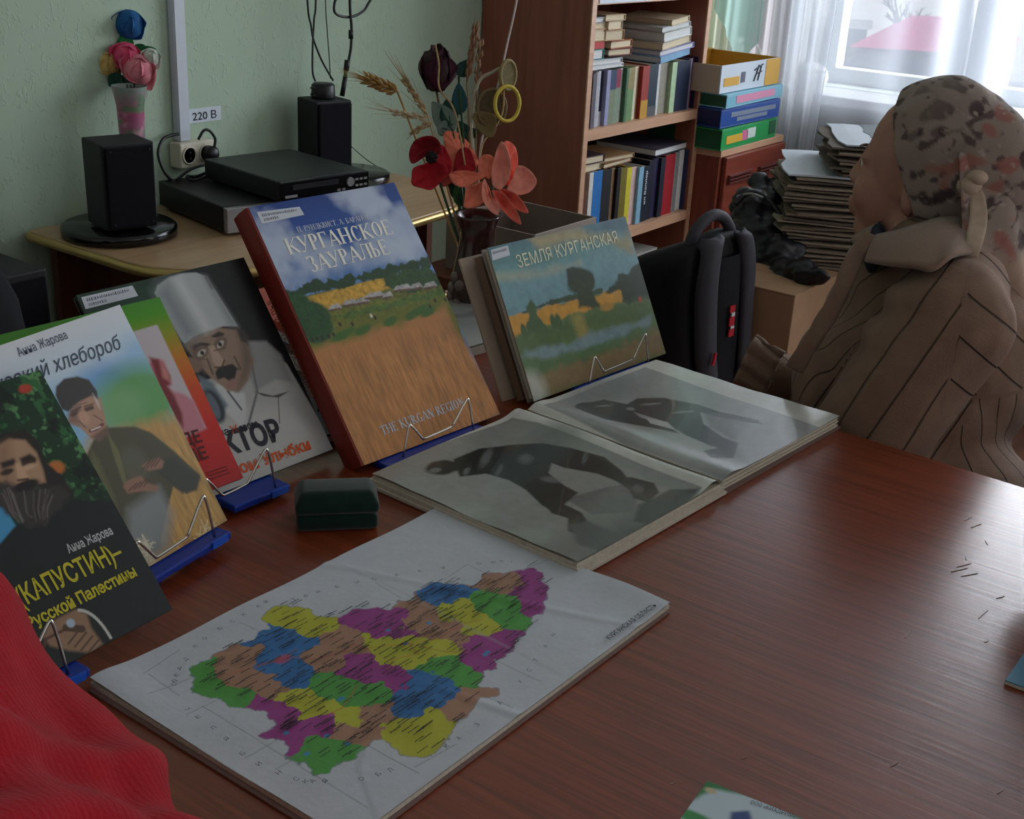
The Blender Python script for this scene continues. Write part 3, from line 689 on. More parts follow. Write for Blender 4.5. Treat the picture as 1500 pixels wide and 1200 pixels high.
P.poly([(1035, 360), (1075, 375), (1085, 430), (1060, 420)], (60, 56, 52), .015)
P.poly([(845, 440), (880, 425), (920, 430), (925, 445), (880, 442), (850, 462)], (58, 48, 42), .008); P.poly([(925, 400), (960, 378), (985, 385), (980, 398), (945, 405)], (58, 48, 42), .008)
P.ell((882, 470), .05, .03, (112, 92, 80), soft=.4, rot=.3); P.ell((885, 472), .03, .014, (186, 176, 166), soft=.4, rot=.3); P.ell((888, 472), .011, .012, (40, 34, 30), soft=.4)
P.ell((968, 432), .05, .03, (112, 92, 80), soft=.4, rot=.5); P.ell((968, 434), .028, .013, (186, 176, 166), soft=.4, rot=.5); P.ell((966, 434), .011, .012, (40, 34, 30), soft=.4)
P.poly([(915, 440), (940, 440), (985, 510), (985, 530), (950, 535), (935, 510)], (176, 150, 130), .012); P.line([(985, 505), (975, 535), (945, 535)], .01, (92, 72, 60))
P.line([(910, 500), (935, 565)], .012, (100, 82, 70)); P.line([(1030, 490), (1055, 540)], .012, (96, 78, 66)); P.line([(860, 495), (900, 500)], .008, (110, 92, 80)); P.line([(940, 462), (990, 450)], .007, (108, 90, 78))
P.poly([(945, 560), (955, 540), (985, 528), (1020, 520), (1055, 548), (1040, 545), (1030, 590), (1010, 598), (985, 580), (955, 590)], (34, 30, 30), .008)
P.ell((1015, 610), .04, .02, (150, 112, 98), soft=.6, rot=.4)
hat = [(678, 208), (690, 175), (740, 140), (800, 122), (860, 118), (908, 136), (1045, 355), (980, 355), (900, 380), (850, 402), (812, 432), (795, 415)]
P.poly(hat, (178, 184, 184), .008)
P.poly([(678, 208), (700, 170), (740, 150), (880, 395), (812, 432)], (118, 126, 130), .1, .8); P.poly([(760, 150), (790, 140), (930, 365), (900, 380)], (206, 210, 208), .06, .8)
P.poly([(890, 132), (908, 136), (1045, 355), (1010, 352)], (128, 134, 136), .05, .8); P.line([(905, 140), (930, 185)], .02, (120, 124, 126))
r = stand_book('paperback_book', 'dark paperback cover showing a moustached chef in a tall white hat', C, .008, P, mat('board_dark', (26, 32, 30), .5))
letters(r, C, [('ДОКТОР', (838, 968), (1245, 848), .0235, {'bold': .045})], INK('navy_black', (22, 24, 40)), 'title')
letters(r, C, [('Анна', (905, 858), (1010, 830), .0085, {'bold': .02}), ('арова', (1056, 817), (1136, 794), .0078, {'bold': .02})], INK('navy_black', (22, 24, 40)))
letters(r, C, [('Ж', (1018, 828), (1052, 818), .0085, {'bold': .02}), ('ом Улыбки', (1060, 1002), (1368, 893), .0125, {'bold': .035})], INK('orange', (206, 84, 20)), 'orange_lettering')
sticker(r, C, [(355, 228), (580, 176), (606, 222), (375, 280)], 2)
CH = C
# ---- the red and green one in front of it
C = Cover((.5905, .9026, -.0486, .655, .2, .2056), .785).crop(1/3, 0, 360)
P = Print(220, 230, C.cn, C.h/C.w)
P.vgrad([(0, (178, 28, 34)), (.3, (200, 36, 30)), (.5, (206, 72, 30)), (.68, (190, 120, 30)), (.82, (134, 150, 30)), (.92, (76, 150, 30)), (1, (70, 140, 40))])
P.poly([(400, 430), (690, 348), (905, 800), (800, 850), (500, 900)], (196, 186, 190), .006)
P.poly([(650, 520), (690, 500), (720, 505), (750, 580), (752, 610), (740, 620), (760, 640), (800, 650), (850, 680), (905, 805), (800, 850), (620, 800)], (196, 130, 140), .02)
P.poly([(655, 490), (700, 500), (745, 570), (750, 610), (735, 618), (765, 660), (800, 740), (805, 800), (770, 760), (700, 620)], (128, 50, 56), .02)
P.poly([(700, 505), (740, 560), (745, 600), (715, 580)], (200, 128, 120), .02)
r = stand_book('paperback_book', 'red to green cover with a pink portrait, squeezed between the chef and the farmer covers', C, .006, P, mat('board_red_green', (150, 40, 30), .5))
letters(r, C, [('ЛЮДЕ', (700, 918), (890, 860), .013, {'bold': .03}), ('ТИЕ', (790, 975), (917, 932), .013, {'bold': .03})], INK('dark_red', (84, 10, 14)), 'title')
b = NB()
for k in range(3): tube(b, [(*C.c((905+6*k, 1000+14*k)), .0008), (*C.c((995+6*k, 970+14*k)), .0008)], .0005, 4)
obj('small_print', b, INK('dark_red', (84, 10, 14)), r)
easel(CH, CH.c((930, 1070))[0], CH.c((1192, 1010))[0], 'blue book stand holding the chef cover and the red to green cover', CH.c((1135, 1012))[0], .10, 1.1, .020)

# ---- the farmer in a cap
C = Cover((.5426, .8257, .1568, .5508, .195, .2314), .77).crop(1/3, 0, 360)
P = Print(280, 320, C.cn, C.h/C.w)
P.vgrad([(0, (140, 112, 60)), (.4, (150, 150, 90)), (.55, (150, 190, 214)), (.72, (150, 190, 218)), (.82, (190, 208, 222)), (1, (206, 210, 214))])
P.ell((470, 610), .2, .1, (96, 150, 206), soft=.9, a=.9); P.ell((300, 760), .3, .14, (130, 180, 214), soft=.8, a=.8); P.ell((620, 500), .12, .12, (130, 178, 216), soft=.9, a=.7)
P.ell((620, 680), .27, .17, (82, 150, 62), soft=.7, a=.95); P.ell((520, 720), .16, .1, (120, 170, 110), soft=.8, a=.7)
P.poly([(380, 860), (560, 790), (780, 740), (1000, 1200), (600, 1500), (200, 1300)], (188, 146, 78), .08, rough=.06, rs=14)
P.grain(.4, 40, 1.6, .3, 5, m=np.clip((.55-P.V)*6, 0, 1)*np.clip((P.U-.45)*6, 0, 1))
P.poly([(380, 920), (420, 830), (470, 800), (590, 795), (660, 820), (760, 900), (880, 1010), (860, 1070), (820, 1090), (760, 1060), (730, 1180), (700, 1330), (500, 1420), (380, 1200)], (72, 70, 46), .012)
P.poly([(400, 900), (430, 940), (500, 1100), (540, 1260), (470, 1200), (400, 1000)], (104, 100, 60), .03, .8); P.ell((590, 960), .08, .09, (92, 92, 72), soft=.5, a=.8)
P.poly([(470, 820), (520, 900), (560, 1050), (545, 1060), (500, 930)], (120, 116, 72), .01, .8)
P.poly([(760, 930), (880, 1020), (865, 1075), (800, 1090), (720, 1020), (640, 960)], (58, 60, 48), .02)
P.poly([(560, 1160), (700, 1060), (760, 1180), (740, 1330), (640, 1400), (560, 1380)], (140, 146, 146), .06, .8)
hx = lambda pts: [(p[0]*.308, p[1]*.308+720-0) for p in pts]
P.poly([(540, 1060), (560, 1030), (620, 1010), (640, 1040), (700, 1060), (690, 1080), (620, 1080), (560, 1090)], (146, 106, 86), .012); P.poly([(620, 970), (640, 955), (700, 930), (720, 950), (710, 980), (650, 990)], (150, 110, 90), .012)
for k in range(4): P.line([(565+22*k, 1078-7*k), (600+20*k, 1045-8*k)], .006, (84, 58, 46)); P.line([(625+18*k, 985-5*k), (660+16*k, 945-5*k)], .006, (84, 58, 46))
P.poly([(300, 780), (300, 740), (330, 680), (400, 655), (440, 670), (455, 730), (470, 800), (440, 850), (400, 850), (350, 800)], (176, 136, 112), .012)
P.poly([(300, 780), (300, 735), (330, 690), (350, 700), (345, 790)], (128, 96, 80), .03, .8); P.poly([(400, 840), (470, 790), (480, 830), (430, 860)], (110, 82, 66), .02)
P.poly([(243, 660), (245, 620), (280, 585), (340, 575), (390, 590), (425, 640), (430, 680), (400, 660), (340, 690), (300, 730), (270, 720)], (52, 48, 46), .01)
P.poly([(405, 650), (430, 680), (440, 720), (425, 700)], (196, 186, 176), .012)
for a_, b_ in [((315, 745), (350, 725)), ((375, 722), (405, 712))]: P.line([a_, b_], .018, (88, 62, 52)); P.line([(a_[0]-4, a_[1]-14), (b_[0]+4, b_[1]-16)], .008, (96, 72, 60))
P.line([(362, 728), (385, 762), (370, 770)], .012, (128, 88, 70)); P.ell((368, 755), .028, .036, (194, 150, 124), soft=.6)
P.line([(395, 815), (425, 805), (450, 785)], .016, (120, 60, 54)); P.line([(400, 812), (440, 796)], .007, (222, 210, 200))
P.line([(345, 770), (375, 800)], .007, (112, 82, 68)); P.line([(410, 745), (450, 770)], .007, (120, 88, 72)); P.line([(320, 705), (380, 690)], .006, (130, 100, 84))
P.poly([(560, 1400), (600, 1300), (640, 1290), (650, 1340), (700, 1400)], (196, 182, 150), .03, .7); P.poly([(655, 1500), (640, 1440), (760, 1380), (790, 1400), (720, 1460)], (206, 204, 200), .01)
P.poly([(800, 1300), (860, 1280), (880, 1330), (800, 1400)], (140, 84, 40), .03, .8)
for k in range(14): P.line([(560+R_.uniform(0, 120), 1330+R_.uniform(-20, 60)), (600+R_.uniform(0, 90), 1290+R_.uniform(-30, 60))], .005, (214, 204, 176)); P.line([(850+R_.uniform(0, 100), 1300+R_.uniform(-60, 60)), (880+R_.uniform(0, 90), 1260+R_.uniform(-60, 60))], .005, (222, 200, 150))
r = stand_book('paperback_book', 'white and blue cover showing an old farmer in a dark cap', C, .007, P, mat('board_white', (200, 202, 204), .5))
letters(r, C, [('Анна Жарова', (84, 490), (298, 408), .0082), ('русский хлебороб', (-60, 668), (541, 450), .0145, {'shear': .28})], INK('ink_blue_grey', (38, 54, 78)), 'title')
C.crop(1/3, 0, 600)
easel(C, C.c((600, 740))[0], C.c((972, 535))[0], 'blue book stand holding the farmer cover, beside the dark monk cover', C.c((910, 548))[0], .11, 1.1)

# ---- the bearded monk
C = Cover((.3946, .7605, .03, .712, .2, .2365), .77).crop(1/3, 0, 600)
P = Print(280, 320, C.cn, C.h/C.w)
P.vgrad([(0, (24, 32, 32)), (.45, (26, 34, 34)), (.5, (18, 54, 30)), (1, (20, 56, 34))])
n_ = P.noise(22, seed=3)
P.mix(np.clip((n_-.56)*8, 0, .8)*np.clip((P.V-.45)*12, 0, 1), (54, 112, 62)); n_ = P.noise(30, seed=8); P.mix(np.clip((n_-.62)*8, 0, .8)*np.clip((P.V-.45)*12, 0, 1), (96, 150, 92)); n_ = P.noise(14, seed=5); P.mix(np.clip((n_-.6)*8, 0, .9)*np.clip((P.V-.45)*12, 0, 1), (10, 26, 18))
P.poly([(-200, 420), (20, 430), (70, 515), (0, 600), (-200, 640)], (70, 150, 196), .01)
P.ell((245, 258), .04, .03, (190, 110, 50), soft=.5); P.ell((110, -90), .03, .02, (180, 60, 40), soft=.5)
P.poly([(-220, 760), (0, 590), (60, 520), (180, 440), (320, 395), (450, 405), (620, 640), (760, 880), (200, 1180), (-60, 1000)], (24, 32, 32), .01)
P.poly([(-60, 250), (-40, 140), (30, 95), (110, 90), (170, 140), (200, 230), (270, 290), (320, 360), (310, 400), (260, 420), (210, 380), (150, 330), (-60, 330)], (40, 36, 34), .015, rough=.03, rs=20)
P.poly([(-30, 280), (-10, 160), (40, 130), (110, 135), (160, 190), (190, 270), (200, 320), (150, 330), (100, 330), (60, 345), (10, 330)], (176, 140, 110), .015)
P.poly([(-30, 280), (-10, 160), (40, 140), (50, 230), (60, 330), (10, 330)], (136, 104, 80), .06, .7)
P.poly([(0, 235), (60, 215), (75, 240), (10, 262)], (46, 36, 32), .014); P.poly([(85, 215), (130, 195), (160, 215), (155, 240), (95, 242)], (46, 36, 32), .014)
P.ell((30, 275), .03, .012, (60, 44, 36), soft=.5); P.ell((125, 238), .032, .012, (66, 48, 40), soft=.5); P.ell((125, 254), .04, .012, (196, 160, 130), soft=.8)
P.poly([(65, 235), (85, 235), (125, 300), (110, 318), (80, 318)], (198, 160, 128), .012); P.line([(78, 312), (122, 306)], .01, (84, 58, 46))
P.poly([(0, 330), (60, 320), (110, 318), (180, 345), (260, 330), (300, 370), (270, 430), (200, 515), (110, 505), (30, 470), (-20, 400)], (58, 52, 50), .02, rough=.04, rs=18)
P.ell((115, 335), .06, .022, (34, 28, 28), soft=.4)
for k in range(26):
    a_ = R_.uniform(0, 1); x = 10+a_*250; P.line([(x, 350+R_.uniform(-10, 30)), (x*.72+40, 420+R_.uniform(0, 40)), (x*.6+70, 470+R_.uniform(0, 30))], .005, R_.choice([(120, 112, 108), (86, 80, 78), (36, 32, 32)]), .7)
P.poly([(190, 1000), (210, 950), (250, 920), (330, 880), (380, 900), (400, 960), (450, 1030), (400, 1070), (300, 1060), (220, 1040)], (150, 118, 92), .015)
for k in range(4): P.line([(300+28*k, 1030+14*k), (350+28*k, 965+16*k)], .008, (92, 66, 50))
P.line([(300, 960), (200, 1010), (195, 1040)], .012, (92, 66, 50)); P.line([(290, 960), (360, 965)], .03, (84, 62, 48))
for k in range(26):
    t_ = k/25; P.ell((345+140*t_, 878+120*t_*t_+5), .0065, .0065, (196, 196, 190), soft=.4)
P.ell((310, 940), .018, .018, (170, 190, 205), soft=.4)
r = stand_book('paperback_book', 'dark green paperback cover showing a long bearded monk above a yellow title', C, .007, P, mat('board_black_green', (22, 34, 32), .5))
letters(r, C, [('Анна Жарова', (302, 634), (497, 548), .0078, {'bold': .02})], INK('silver', (190, 196, 196)), 'author_name')
letters(r, C, [('(КАПУСТИН)–', (95, 868), (545, 652), .0165, {'bold': .02}), ('Русской Палестины', (130, 968), (602, 730), .0098, {'bold': .03})], INK('yellow', (196, 186, 40)), 'title')
easel(C, .0, C.c((348, 1110))[0], 'blue book stand holding the monk cover, nearest to the red sleeve', C.c((268, 1145))[0], .105, 1.25)
# booklet leaning at the very left, in front of the monk cover
C2 = Cover((.3480, .7225, -.02, .70, .100, .19), .763)
P = Print(60, 80, None, 1.4); P.fill((150, 142, 128)); P.mix(np.clip((P.noise(6)-.45)*5, 0, .8), (104, 92, 80)); P.mix(np.clip((P.noise(9, seed=4)-.55)*6, 0, .8), (176, 172, 164))
stand_book('booklet', 'grey beige booklet leaning on the monk cover beside the red sleeve', C2, .004, P, mat('board_beige', (160, 150, 136), .6))
# ================================================================== the map
ZM = .757
A, B_, C_ = [Vector(az(*p, ZM)) for p in ((132, 998), (636, 746), (981, 885))]
eu, ev = B_-A, C_-B_                      # along the wall; towards the reader
MO = (A+C_)/2; MO.z = TOP
def mconv(p):
    q = Vector(az(240+p[0]*.37333, 780+p[1]*.37333, ZM))-A
    det = eu.x*ev.y-eu.y*ev.x
    return ((q.x*ev.y-q.y*ev.x)/det, 1-(eu.x*q.y-eu.y*q.x)/det)
P = Print(450, 322, mconv, ev.length/eu.length)
P.fill((196, 200, 208)); P.grain(.05, 8, seed=5); P.grain(.04, 60, seed=6)
PAL = {'Y': (186, 186, 62), 'P': (158, 66, 140), 'R': (172, 130, 108), 'B': (60, 116, 176), 'G': (88, 160, 76)}
SEED = [('Y', 500, 330), ('Y', 600, 370), ('P', 790, 340), ('P', 880, 370), ('P', 900, 330), ('R', 970, 290), ('R', 1000, 340), ('B', 1050, 250), ('B', 1130, 240), ('G', 1270, 270), ('G', 1360, 330), ('G', 1330, 290), ('R', 1280, 180), ('R', 1340, 190), ('P', 1440, 170), ('P', 1440, 250), ('P', 1450, 300), ('Y', 1150, 310), ('Y', 1240, 370), ('R', 1080, 380), ('R', 1130, 410), ('P', 1250, 450), ('P', 1340, 430), ('P', 1230, 510), ('Y', 860, 440), ('Y', 930, 490), ('Y', 1080, 440), ('R', 700, 410), ('R', 640, 480), ('R', 740, 450), ('R', 630, 510), ('B', 430, 400), ('B', 510, 430), ('B', 450, 520), ('B', 540, 560), ('B', 500, 600), ('R', 290, 500), ('R', 400, 580), ('R', 440, 620), ('R', 270, 540), ('G', 150, 560), ('G', 170, 620), ('G', 260, 650), ('P', 770, 520), ('P', 870, 560), ('P', 900, 590), ('G', 1100, 520), ('G', 1180, 560), ('G', 620, 590), ('G', 720, 630), ('G', 820, 640), ('Y', 520, 650), ('Y', 640, 690), ('Y', 720, 740), ('Y', 560, 690), ('B', 980, 620), ('B', 1060, 640), ('B', 1030, 580), ('B', 940, 680), ('R', 1220, 640), ('R', 1180, 690), ('R', 820, 730), ('R', 740, 790), ('R', 880, 700), ('Y', 960, 780), ('Y', 1050, 760), ('Y', 1000, 850), ('P', 410, 680), ('P', 480, 730), ('P', 560, 770), ('P', 480, 800), ('P', 620, 760), ('G', 600, 850), ('G', 560, 900), ('G', 680, 860)]
OUTL = [(100, 540), (160, 510), (200, 480), (270, 440), (360, 420), (380, 380), (420, 380), (390, 340), (430, 295), (480, 285), (560, 300), (600, 330), (690, 330), (740, 300), (830, 305), (890, 300), (920, 270), (980, 270), (985, 240), (1060, 200), (1130, 200), (1220, 215), (1240, 190), (1270, 150), (1330, 165), (1400, 150), (1450, 140), (1490, 160), (1480, 190), (1505, 220), (1505, 250), (1480, 320), (1440, 330), (1440, 370), (1400, 410), (1370, 460), (1340, 495), (1300, 500), (1300, 530), (1260, 545), (1240, 600), (1310, 610), (1310, 640), (1240, 650), (1180, 725), (1150, 740), (1130, 790), (1070, 870), (1020, 890), (920, 870), (900, 820), (850, 810), (790, 840), (760, 860), (740, 890), (680, 900), (640, 940), (590, 950), (550, 910), (480, 900), (500, 850), (470, 820), (380, 800), (440, 760), (400, 710), (350, 690), (250, 680), (200, 650), (110, 630)]
wu = P.U+(P.noise(34, seed=11)-.5)*.05; wv = P.V*P.asp+(P.noise(34, seed=12)-.5)*.05
best = np.full(P.U.shape, 9.); second = best.copy(); idx = np.zeros(P.U.shape, int); cls = np.zeros(P.U.shape, int)
keys = 'YPRBG'; col = np.zeros(P.U.shape+(3,))
for k, (c, x, y) in enumerate(SEED):
    u_, v_ = mconv((x, y)); d_ = np.hypot(wu-u_, wv-v_*P.asp); m_ = d_ < best
    col[m_] = lin(PAL[c]); best = np.where(m_, d_, best)
d_ = P._sd(OUTL)+(P.noise(50, seed=2)-.5)*.022
m_ = np.clip(d_/.004+.5, 0, 1)
P.c = P.c*(1-m_[..., None])+col*m_[..., None]
P.mix(np.clip(1-np.abs(d_)/.0022, 0, 1)*.55, (70, 84, 120))
for x, y in [(470, 500), (700, 650), (720, 830), (560, 870), (950, 440), (1270, 470), (1480, 800), (880, 385), (1040, 355), (640, 800), (1260, 480), (690, 655), (480, 790)]: P.ell((x, y), .006, .005, (70, 140, 190), soft=.5)
P.ell((465, 500), .018, .012, (176, 90, 130), soft=.4, rough=.6)
for L_ in [[(360, 530), (480, 490), (600, 500), (700, 470), (850, 450), (960, 440), (1080, 420), (1160, 360), (1250, 340)], [(960, 440), (1000, 480), (900, 500), (880, 540)], [(250, 560), (330, 540), (470, 500)], [(700, 470), (740, 440), (800, 460)], [(960, 440), (1100, 470), (1200, 470)], [(480, 490), (520, 460)], [(640, 720), (700, 690), (760, 600)]]: P.line(L_, .0022, (190, 90, 60), .8, .002)
GR = (120, 124, 132)
for a_, b_ in [((150, 680), (800, 1085)), ((-60, 560), (60, 640)), ((300, 355), (400, 400)), ((830, 200), (930, 260)), ((1190, 125), (1300, 180)), ((800, 835), (1000, 945)), ((1300, 500), (1480, 585)), ((1250, 640), (1370, 690)), ((320, 885), (440, 820)), ((90, 715), (220, 650)), ((-60, 640), (110, 570)), ((1100, 185), (1190, 125)), ((440, 930), (580, 850)), ((985, 920), (1150, 830)), ((1420, 140), (1500, 110)), ((-80, 560), (60, 460))]: P.line([a_, b_], .0016, GR, .8, .002)
P.line([(660, 115), (900, 220), (1560, 560)], .004, (168, 172, 180), .5, .01); P.line([(780, 850), (760, 930), (830, 1120)], .006, (150, 154, 162), .5, .012)
mp = thing('map_booklet', 'white stapled booklet open at a coloured district map lying on the table', 'map', MO)
AA = np.array(A-MO); EU = np.array(eu); EV = np.array(ev)
def mpos(U, V):
    W = 1-V
    p = AA+U[..., None]*EU+W[..., None]*EV
    z = .0035*np.exp(-((U-.02)/.05)**2)*np.exp(-(W/.25)**2)+.003*np.exp(-((1-U)/.05)**2)*np.exp(-((W-.85)/.2)**2)
    z += .0012*np.sin(U*19+V*4)*np.sin(V*11)*.6+.0014*np.exp(-((U-.33-.12*W)/.012)**2)*np.exp(-((W-.95)/.2)**2)+.0012*np.exp(-((U-.62-.25*W)/.014)**2)
    p = p.copy(); p[..., 2] = z+.0072; return p
P.mesh('map_sheet', mpos, attr_mat('map_paper', .42, .4, bump=.12, bscale=180), mp)
def sheet_stack(name, c, m, parent, z0, z1, off=0):
    b = NB(); prism(b, [(q.x, q.y) for q in c], z0, z1); return obj(name, b, m, parent)
D_ = A+ev
cc = [A-MO, D_-MO, C_-MO, B_-MO]
sheet_stack('lower_pages', cc, PAPER, mp, .0022, .0060)
ofs = Vector((-.004, -.003, 0))
sheet_stack('back_cover', [q+ofs for q in cc], mat('cover_brown', (128, 104, 98), .7), mp, .0005, .002)
mfr = lambda x, y, z: (x-MO.x, y-MO.y, ZM-TOP+.0025+z)
mxy = lambda q: tuple(az(240+q[0]*.37333, 780+q[1]*.37333, ZM)[:2])
b = NB(); rr = random.Random(11)
O2 = [Vector(mxy(q)) for q in OUTL]
def inside(p, poly):
    r_ = False
    for a_, c_ in zip(poly, poly[1:]+poly[:1]):
        if (a_.y > p.y) != (c_.y > p.y) and p.x < (c_.x-a_.x)*(p.y-a_.y)/(c_.y-a_.y)+a_.x: r_ = not r_
    return r_
ux = Vector((eu.x, eu.y)).normalized(); vy = Vector((-ux.y, ux.x))
nn = 0
while nn < 460:
    p = Vector((rr.uniform(A.x, C_.x), rr.uniform(C_.y, A.y)))
    if not inside(p, O2): continue
    nn += 1; L = rr.uniform(.008, .017); h = rr.uniform(.0009, .0015); x = 0
    while x < L:      # a name too small to read: little uneven strokes in a row
        w_ = rr.uniform(.0007, .0013); hh = h*rr.uniform(.75, 1.25)
        q = [p+ux*x, p+ux*(x+w_), p+ux*(x+w_)+vy*hh, p+ux*(x+w_*.2)+vy*hh]
        b.faces.new([b.verts.new(mfr(v.x, v.y, .0004)) for v in q]); x += w_*1.22
obj('place_names', b, INK('map_black', (42, 42, 44), .6), mp)
b = NB(); HT = .0042
def spaced(word, pts):
    S = spline([(*mxy(p), 0) for p in pts], 12); S = [Vector(q[:2]) for q in S]; n = len(word)
    for k, ch in enumerate(word):
        if ch == ' ': continue
        q = S[int(round(k*(len(S)-1)/max(1, n-1)))]; put_text(b, ch, q, q+ux*.0036, HT, mfr, .0004)
spaced('СВЕРДЛОВСКАЯ', [(40, 615), (60, 560), (140, 450), (280, 360), (400, 290)])
spaced('ТЮМЕНСКАЯ ОБЛ.', [(510, 280), (700, 225), (960, 175), (1220, 140), (1360, 128)])
spaced('ЧЕЛЯБИНСКАЯ ОБЛ', [(95, 715), (215, 805), (345, 915), (520, 990), (600, 998), (750, 995), (890, 955)])
spaced('КАЗАХСТАН', [(1110, 860), (1230, 775), (1400, 605), (1460, 520), (1530, 420)])
obj('region_names', b, INK('map_grey', (92, 98, 108), .6), mp)
b = NB(); t0, t1 = [az(120+x*.5867, 740+y*.5867, ZM)[:2] for x, y in ((1318, 343), (1437, 258))]
put_text(b, 'КУРГАНСКАЯ ОБЛАСТЬ', t0, t1, .0058, mfr, .0004, bold=.01); obj('map_title', b, INK('map_black', (42, 42, 44), .6), mp)

# ================================================================== the open picture book
ZB = .766
ob = thing('picture_book', 'thick open picture book with grey photographs across both pages, lying flat on the table', 'book', (*az(1058, 650, TOP)[:2], TOP))
OB = np.array(ob.location)
Q_ = lambda x, y: np.array(az(x, y, ZB))-OB
LB, LF, GB, GF, RB, RF = Q_(545, 694), Q_(846, 824), Q_(770, 598), Q_(1058, 706), Q_(961, 527), Q_(1230, 610)
GB2, GF2 = GB+np.array([.004, 0, 0]), GF+np.array([.006, .002, 0])
def pconv(o, s1, t1):
    def f(p):
        q = Q_(520+p[0]*.48, 500+p[1]*.48)-o; a, c = s1-o, t1-o
        det = a[0]*c[1]-a[1]*c[0]; return ((q[0]*c[1]-q[1]*c[0])/det, (a[0]*q[1]-a[1]*q[0])/det)
    return f
PGM = attr_mat('glossy_page', .23, .6, bump=.1, bscale=14, coat=.25)
# left page: s from the outer edge to the gutter, t from the back to the front
P = Print(260, 260, pconv(LB, GB, LF), np.linalg.norm(LF-LB)/np.linalg.norm(GB-LB))
P.fill((206, 206, 198))
P.poly([(-100, 420), (40, 395), (480, 235), (560, 255), (1052, 440), (900, 640), (690, 760), (600, 700)], (140, 142, 137), .008)
m0 = P._sd([(-100, 420), (40, 395), (480, 235), (560, 255), (1052, 440), (900, 640), (690, 760), (600, 700)]) > 0
P.ell((250, 520), .5, .3, (160, 162, 156), soft=1.4, a=.8); P.ell((900, 600), .35, .22, (66, 68, 68), soft=1., a=.8); P.ell((600, 300), .3, .1, (96, 98, 96), soft=1, a=.6)
DK = (24, 26, 26)
P.poly([(860, 490), (960, 440), (1046, 442), (960, 530), (900, 545), (850, 540)], (62, 64, 64), .02)
P.poly([(640, 480), (760, 440), (830, 425), (860, 470), (850, 510), (720, 525)], (104, 106, 104), .015)
P.poly([(300, 360), (380, 325), (480, 312), (570, 308), (660, 325), (760, 350), (810, 385), (830, 410), (800, 420), (740, 400), (640, 385), (600, 370), (590, 400), (640, 440), (680, 460), (640, 495), (610, 520), (570, 500), (520, 450), (470, 420), (400, 400), (320, 412)], DK, .012)
P.poly([(780, 410), (840, 405), (910, 420), (925, 450), (890, 480), (850, 470), (830, 440)], (34, 36, 36), .012)
P.poly([(570, 490), (600, 480), (690, 520), (710, 550), (690, 590), (650, 580), (650, 540), (600, 525)], (34, 36, 36), .012)
P.ell((265, 385), .085, .06, DK, soft=.3, rough=.4, rs=14); P.ell((245, 395), .03, .02, (112, 112, 110), soft=.6)
for q, rx, ry, a_ in [((400, 352), .1, .02, .5), ((520, 355), .05, .03, .4), ((600, 420), .03, .05, .5), ((440, 390), .07, .012, .4), ((700, 350), .08, .012, .35), ((860, 440), .04, .02, .35), ((340, 395), .04, .012, .5)]: P.ell(q, rx, ry, (136, 138, 136), soft=.9, a=a_, rot=-.5)
P.poly([(650, 560), (710, 545), (800, 580), (760, 640), (680, 620)], (84, 86, 86), .03)
P.grain(.1, 30, seed=4)
def page(L0, L1, G0, G1, side):
    def f(U, V):
        s, t = U[..., None], V[..., None]
        p = (1-s)*((1-t)*L0+t*L1)+s*((1-t)*G0+t*G1)
        g = 1-U
        z = .0055*np.exp(-((g-.07)/.07)**2)-.006*np.exp(-(g/.03)**2)+.0012*np.sin(V*21)*np.exp(-(U/.12)**2)*.5+.001*np.sin(V*9+U*5)
        if side: z = z*.6
        p = p.copy(); p[..., 2] = ZB-TOP+z; return p
    return f
P.mesh('left_page', page(LB, LF, GB, GF, 0), PGM, ob)
P = Print(260, 260, pconv(RB, GB2, RF), np.linalg.norm(RF-RB)/np.linalg.norm(GB2-RB))
P.fill((206, 206, 198))
ph = [(575, 200), (885, 80), (1150, 172), (1420, 262), (1440, 300), (1130, 470), (1100, 430)]
P.poly(ph, (150, 152, 150), .008)
P.ell((1000, 330), .3, .16, (176, 178, 176), soft=1.2, a=.8); P.ell((750, 150), .25, .12, (112, 114, 112), soft=1, a=.7); P.ell((1250, 300), .25, .16, (146, 148, 147), soft=1, a=.8)
P.poly([(690, 190), (760, 176), (830, 190), (860, 172), (940, 170), (1040, 190), (1110, 215), (1230, 240), (1240, 252), (1120, 235), (1050, 215), (1060, 250), (1120, 290), (1165, 305), (1150, 350), (1080, 350), (1060, 330), (1100, 320), (1010, 285), (930, 240), (850, 215), (870, 232), (960, 262), (985, 278), (900, 262), (760, 240), (690, 212)], (52, 54, 54), .014)
P.ell((705, 196), .06, .045, (58, 60, 60), soft=.35, rough=.4, rs=12)
P.poly([(885, 232), (950, 245), (975, 268), (900, 250)], (186, 188, 186), .008); P.poly([(1060, 210), (1200, 245), (1160, 300), (1080, 260)], (104, 106, 106), .03, .7)
for q, rx, ry in [((760, 195), .04, .01), ((900, 190), .05, .012), ((1000, 215), .05, .015), ((840, 205), .02, .02)]: P.ell(q, rx, ry, (150, 152, 150), soft=.9, a=.6, rot=-.5)
P.grain(.08, 30, seed=7)
P.mesh('right_page', page(RB, RF, GB2, GF2, 1), PGM, ob)
def block_of(L0, L1, G0, G1, name, gap):
    b = NB(); nl = 7; o_ = []
    for k in range(nl):
        z0 = .0015+(ZB-TOP-.0035)*k/nl; z1 = z0+(ZB-TOP-.0035)/nl*.86; sh = .0016*math.sin(k*2.1)+(.0012*(nl-k) if gap else 0)
        c = (L0+L1+G0+G1)/4; pl = []
        for p in (L0, L1, G1, G0):
            d = (p-c)/np.linalg.norm(p-c); q = p-d*(.002-sh); pl.append((q[0], q[1]))
        prism(b, pl, z0, z1)
    return obj(name, b, PAPER, ob)
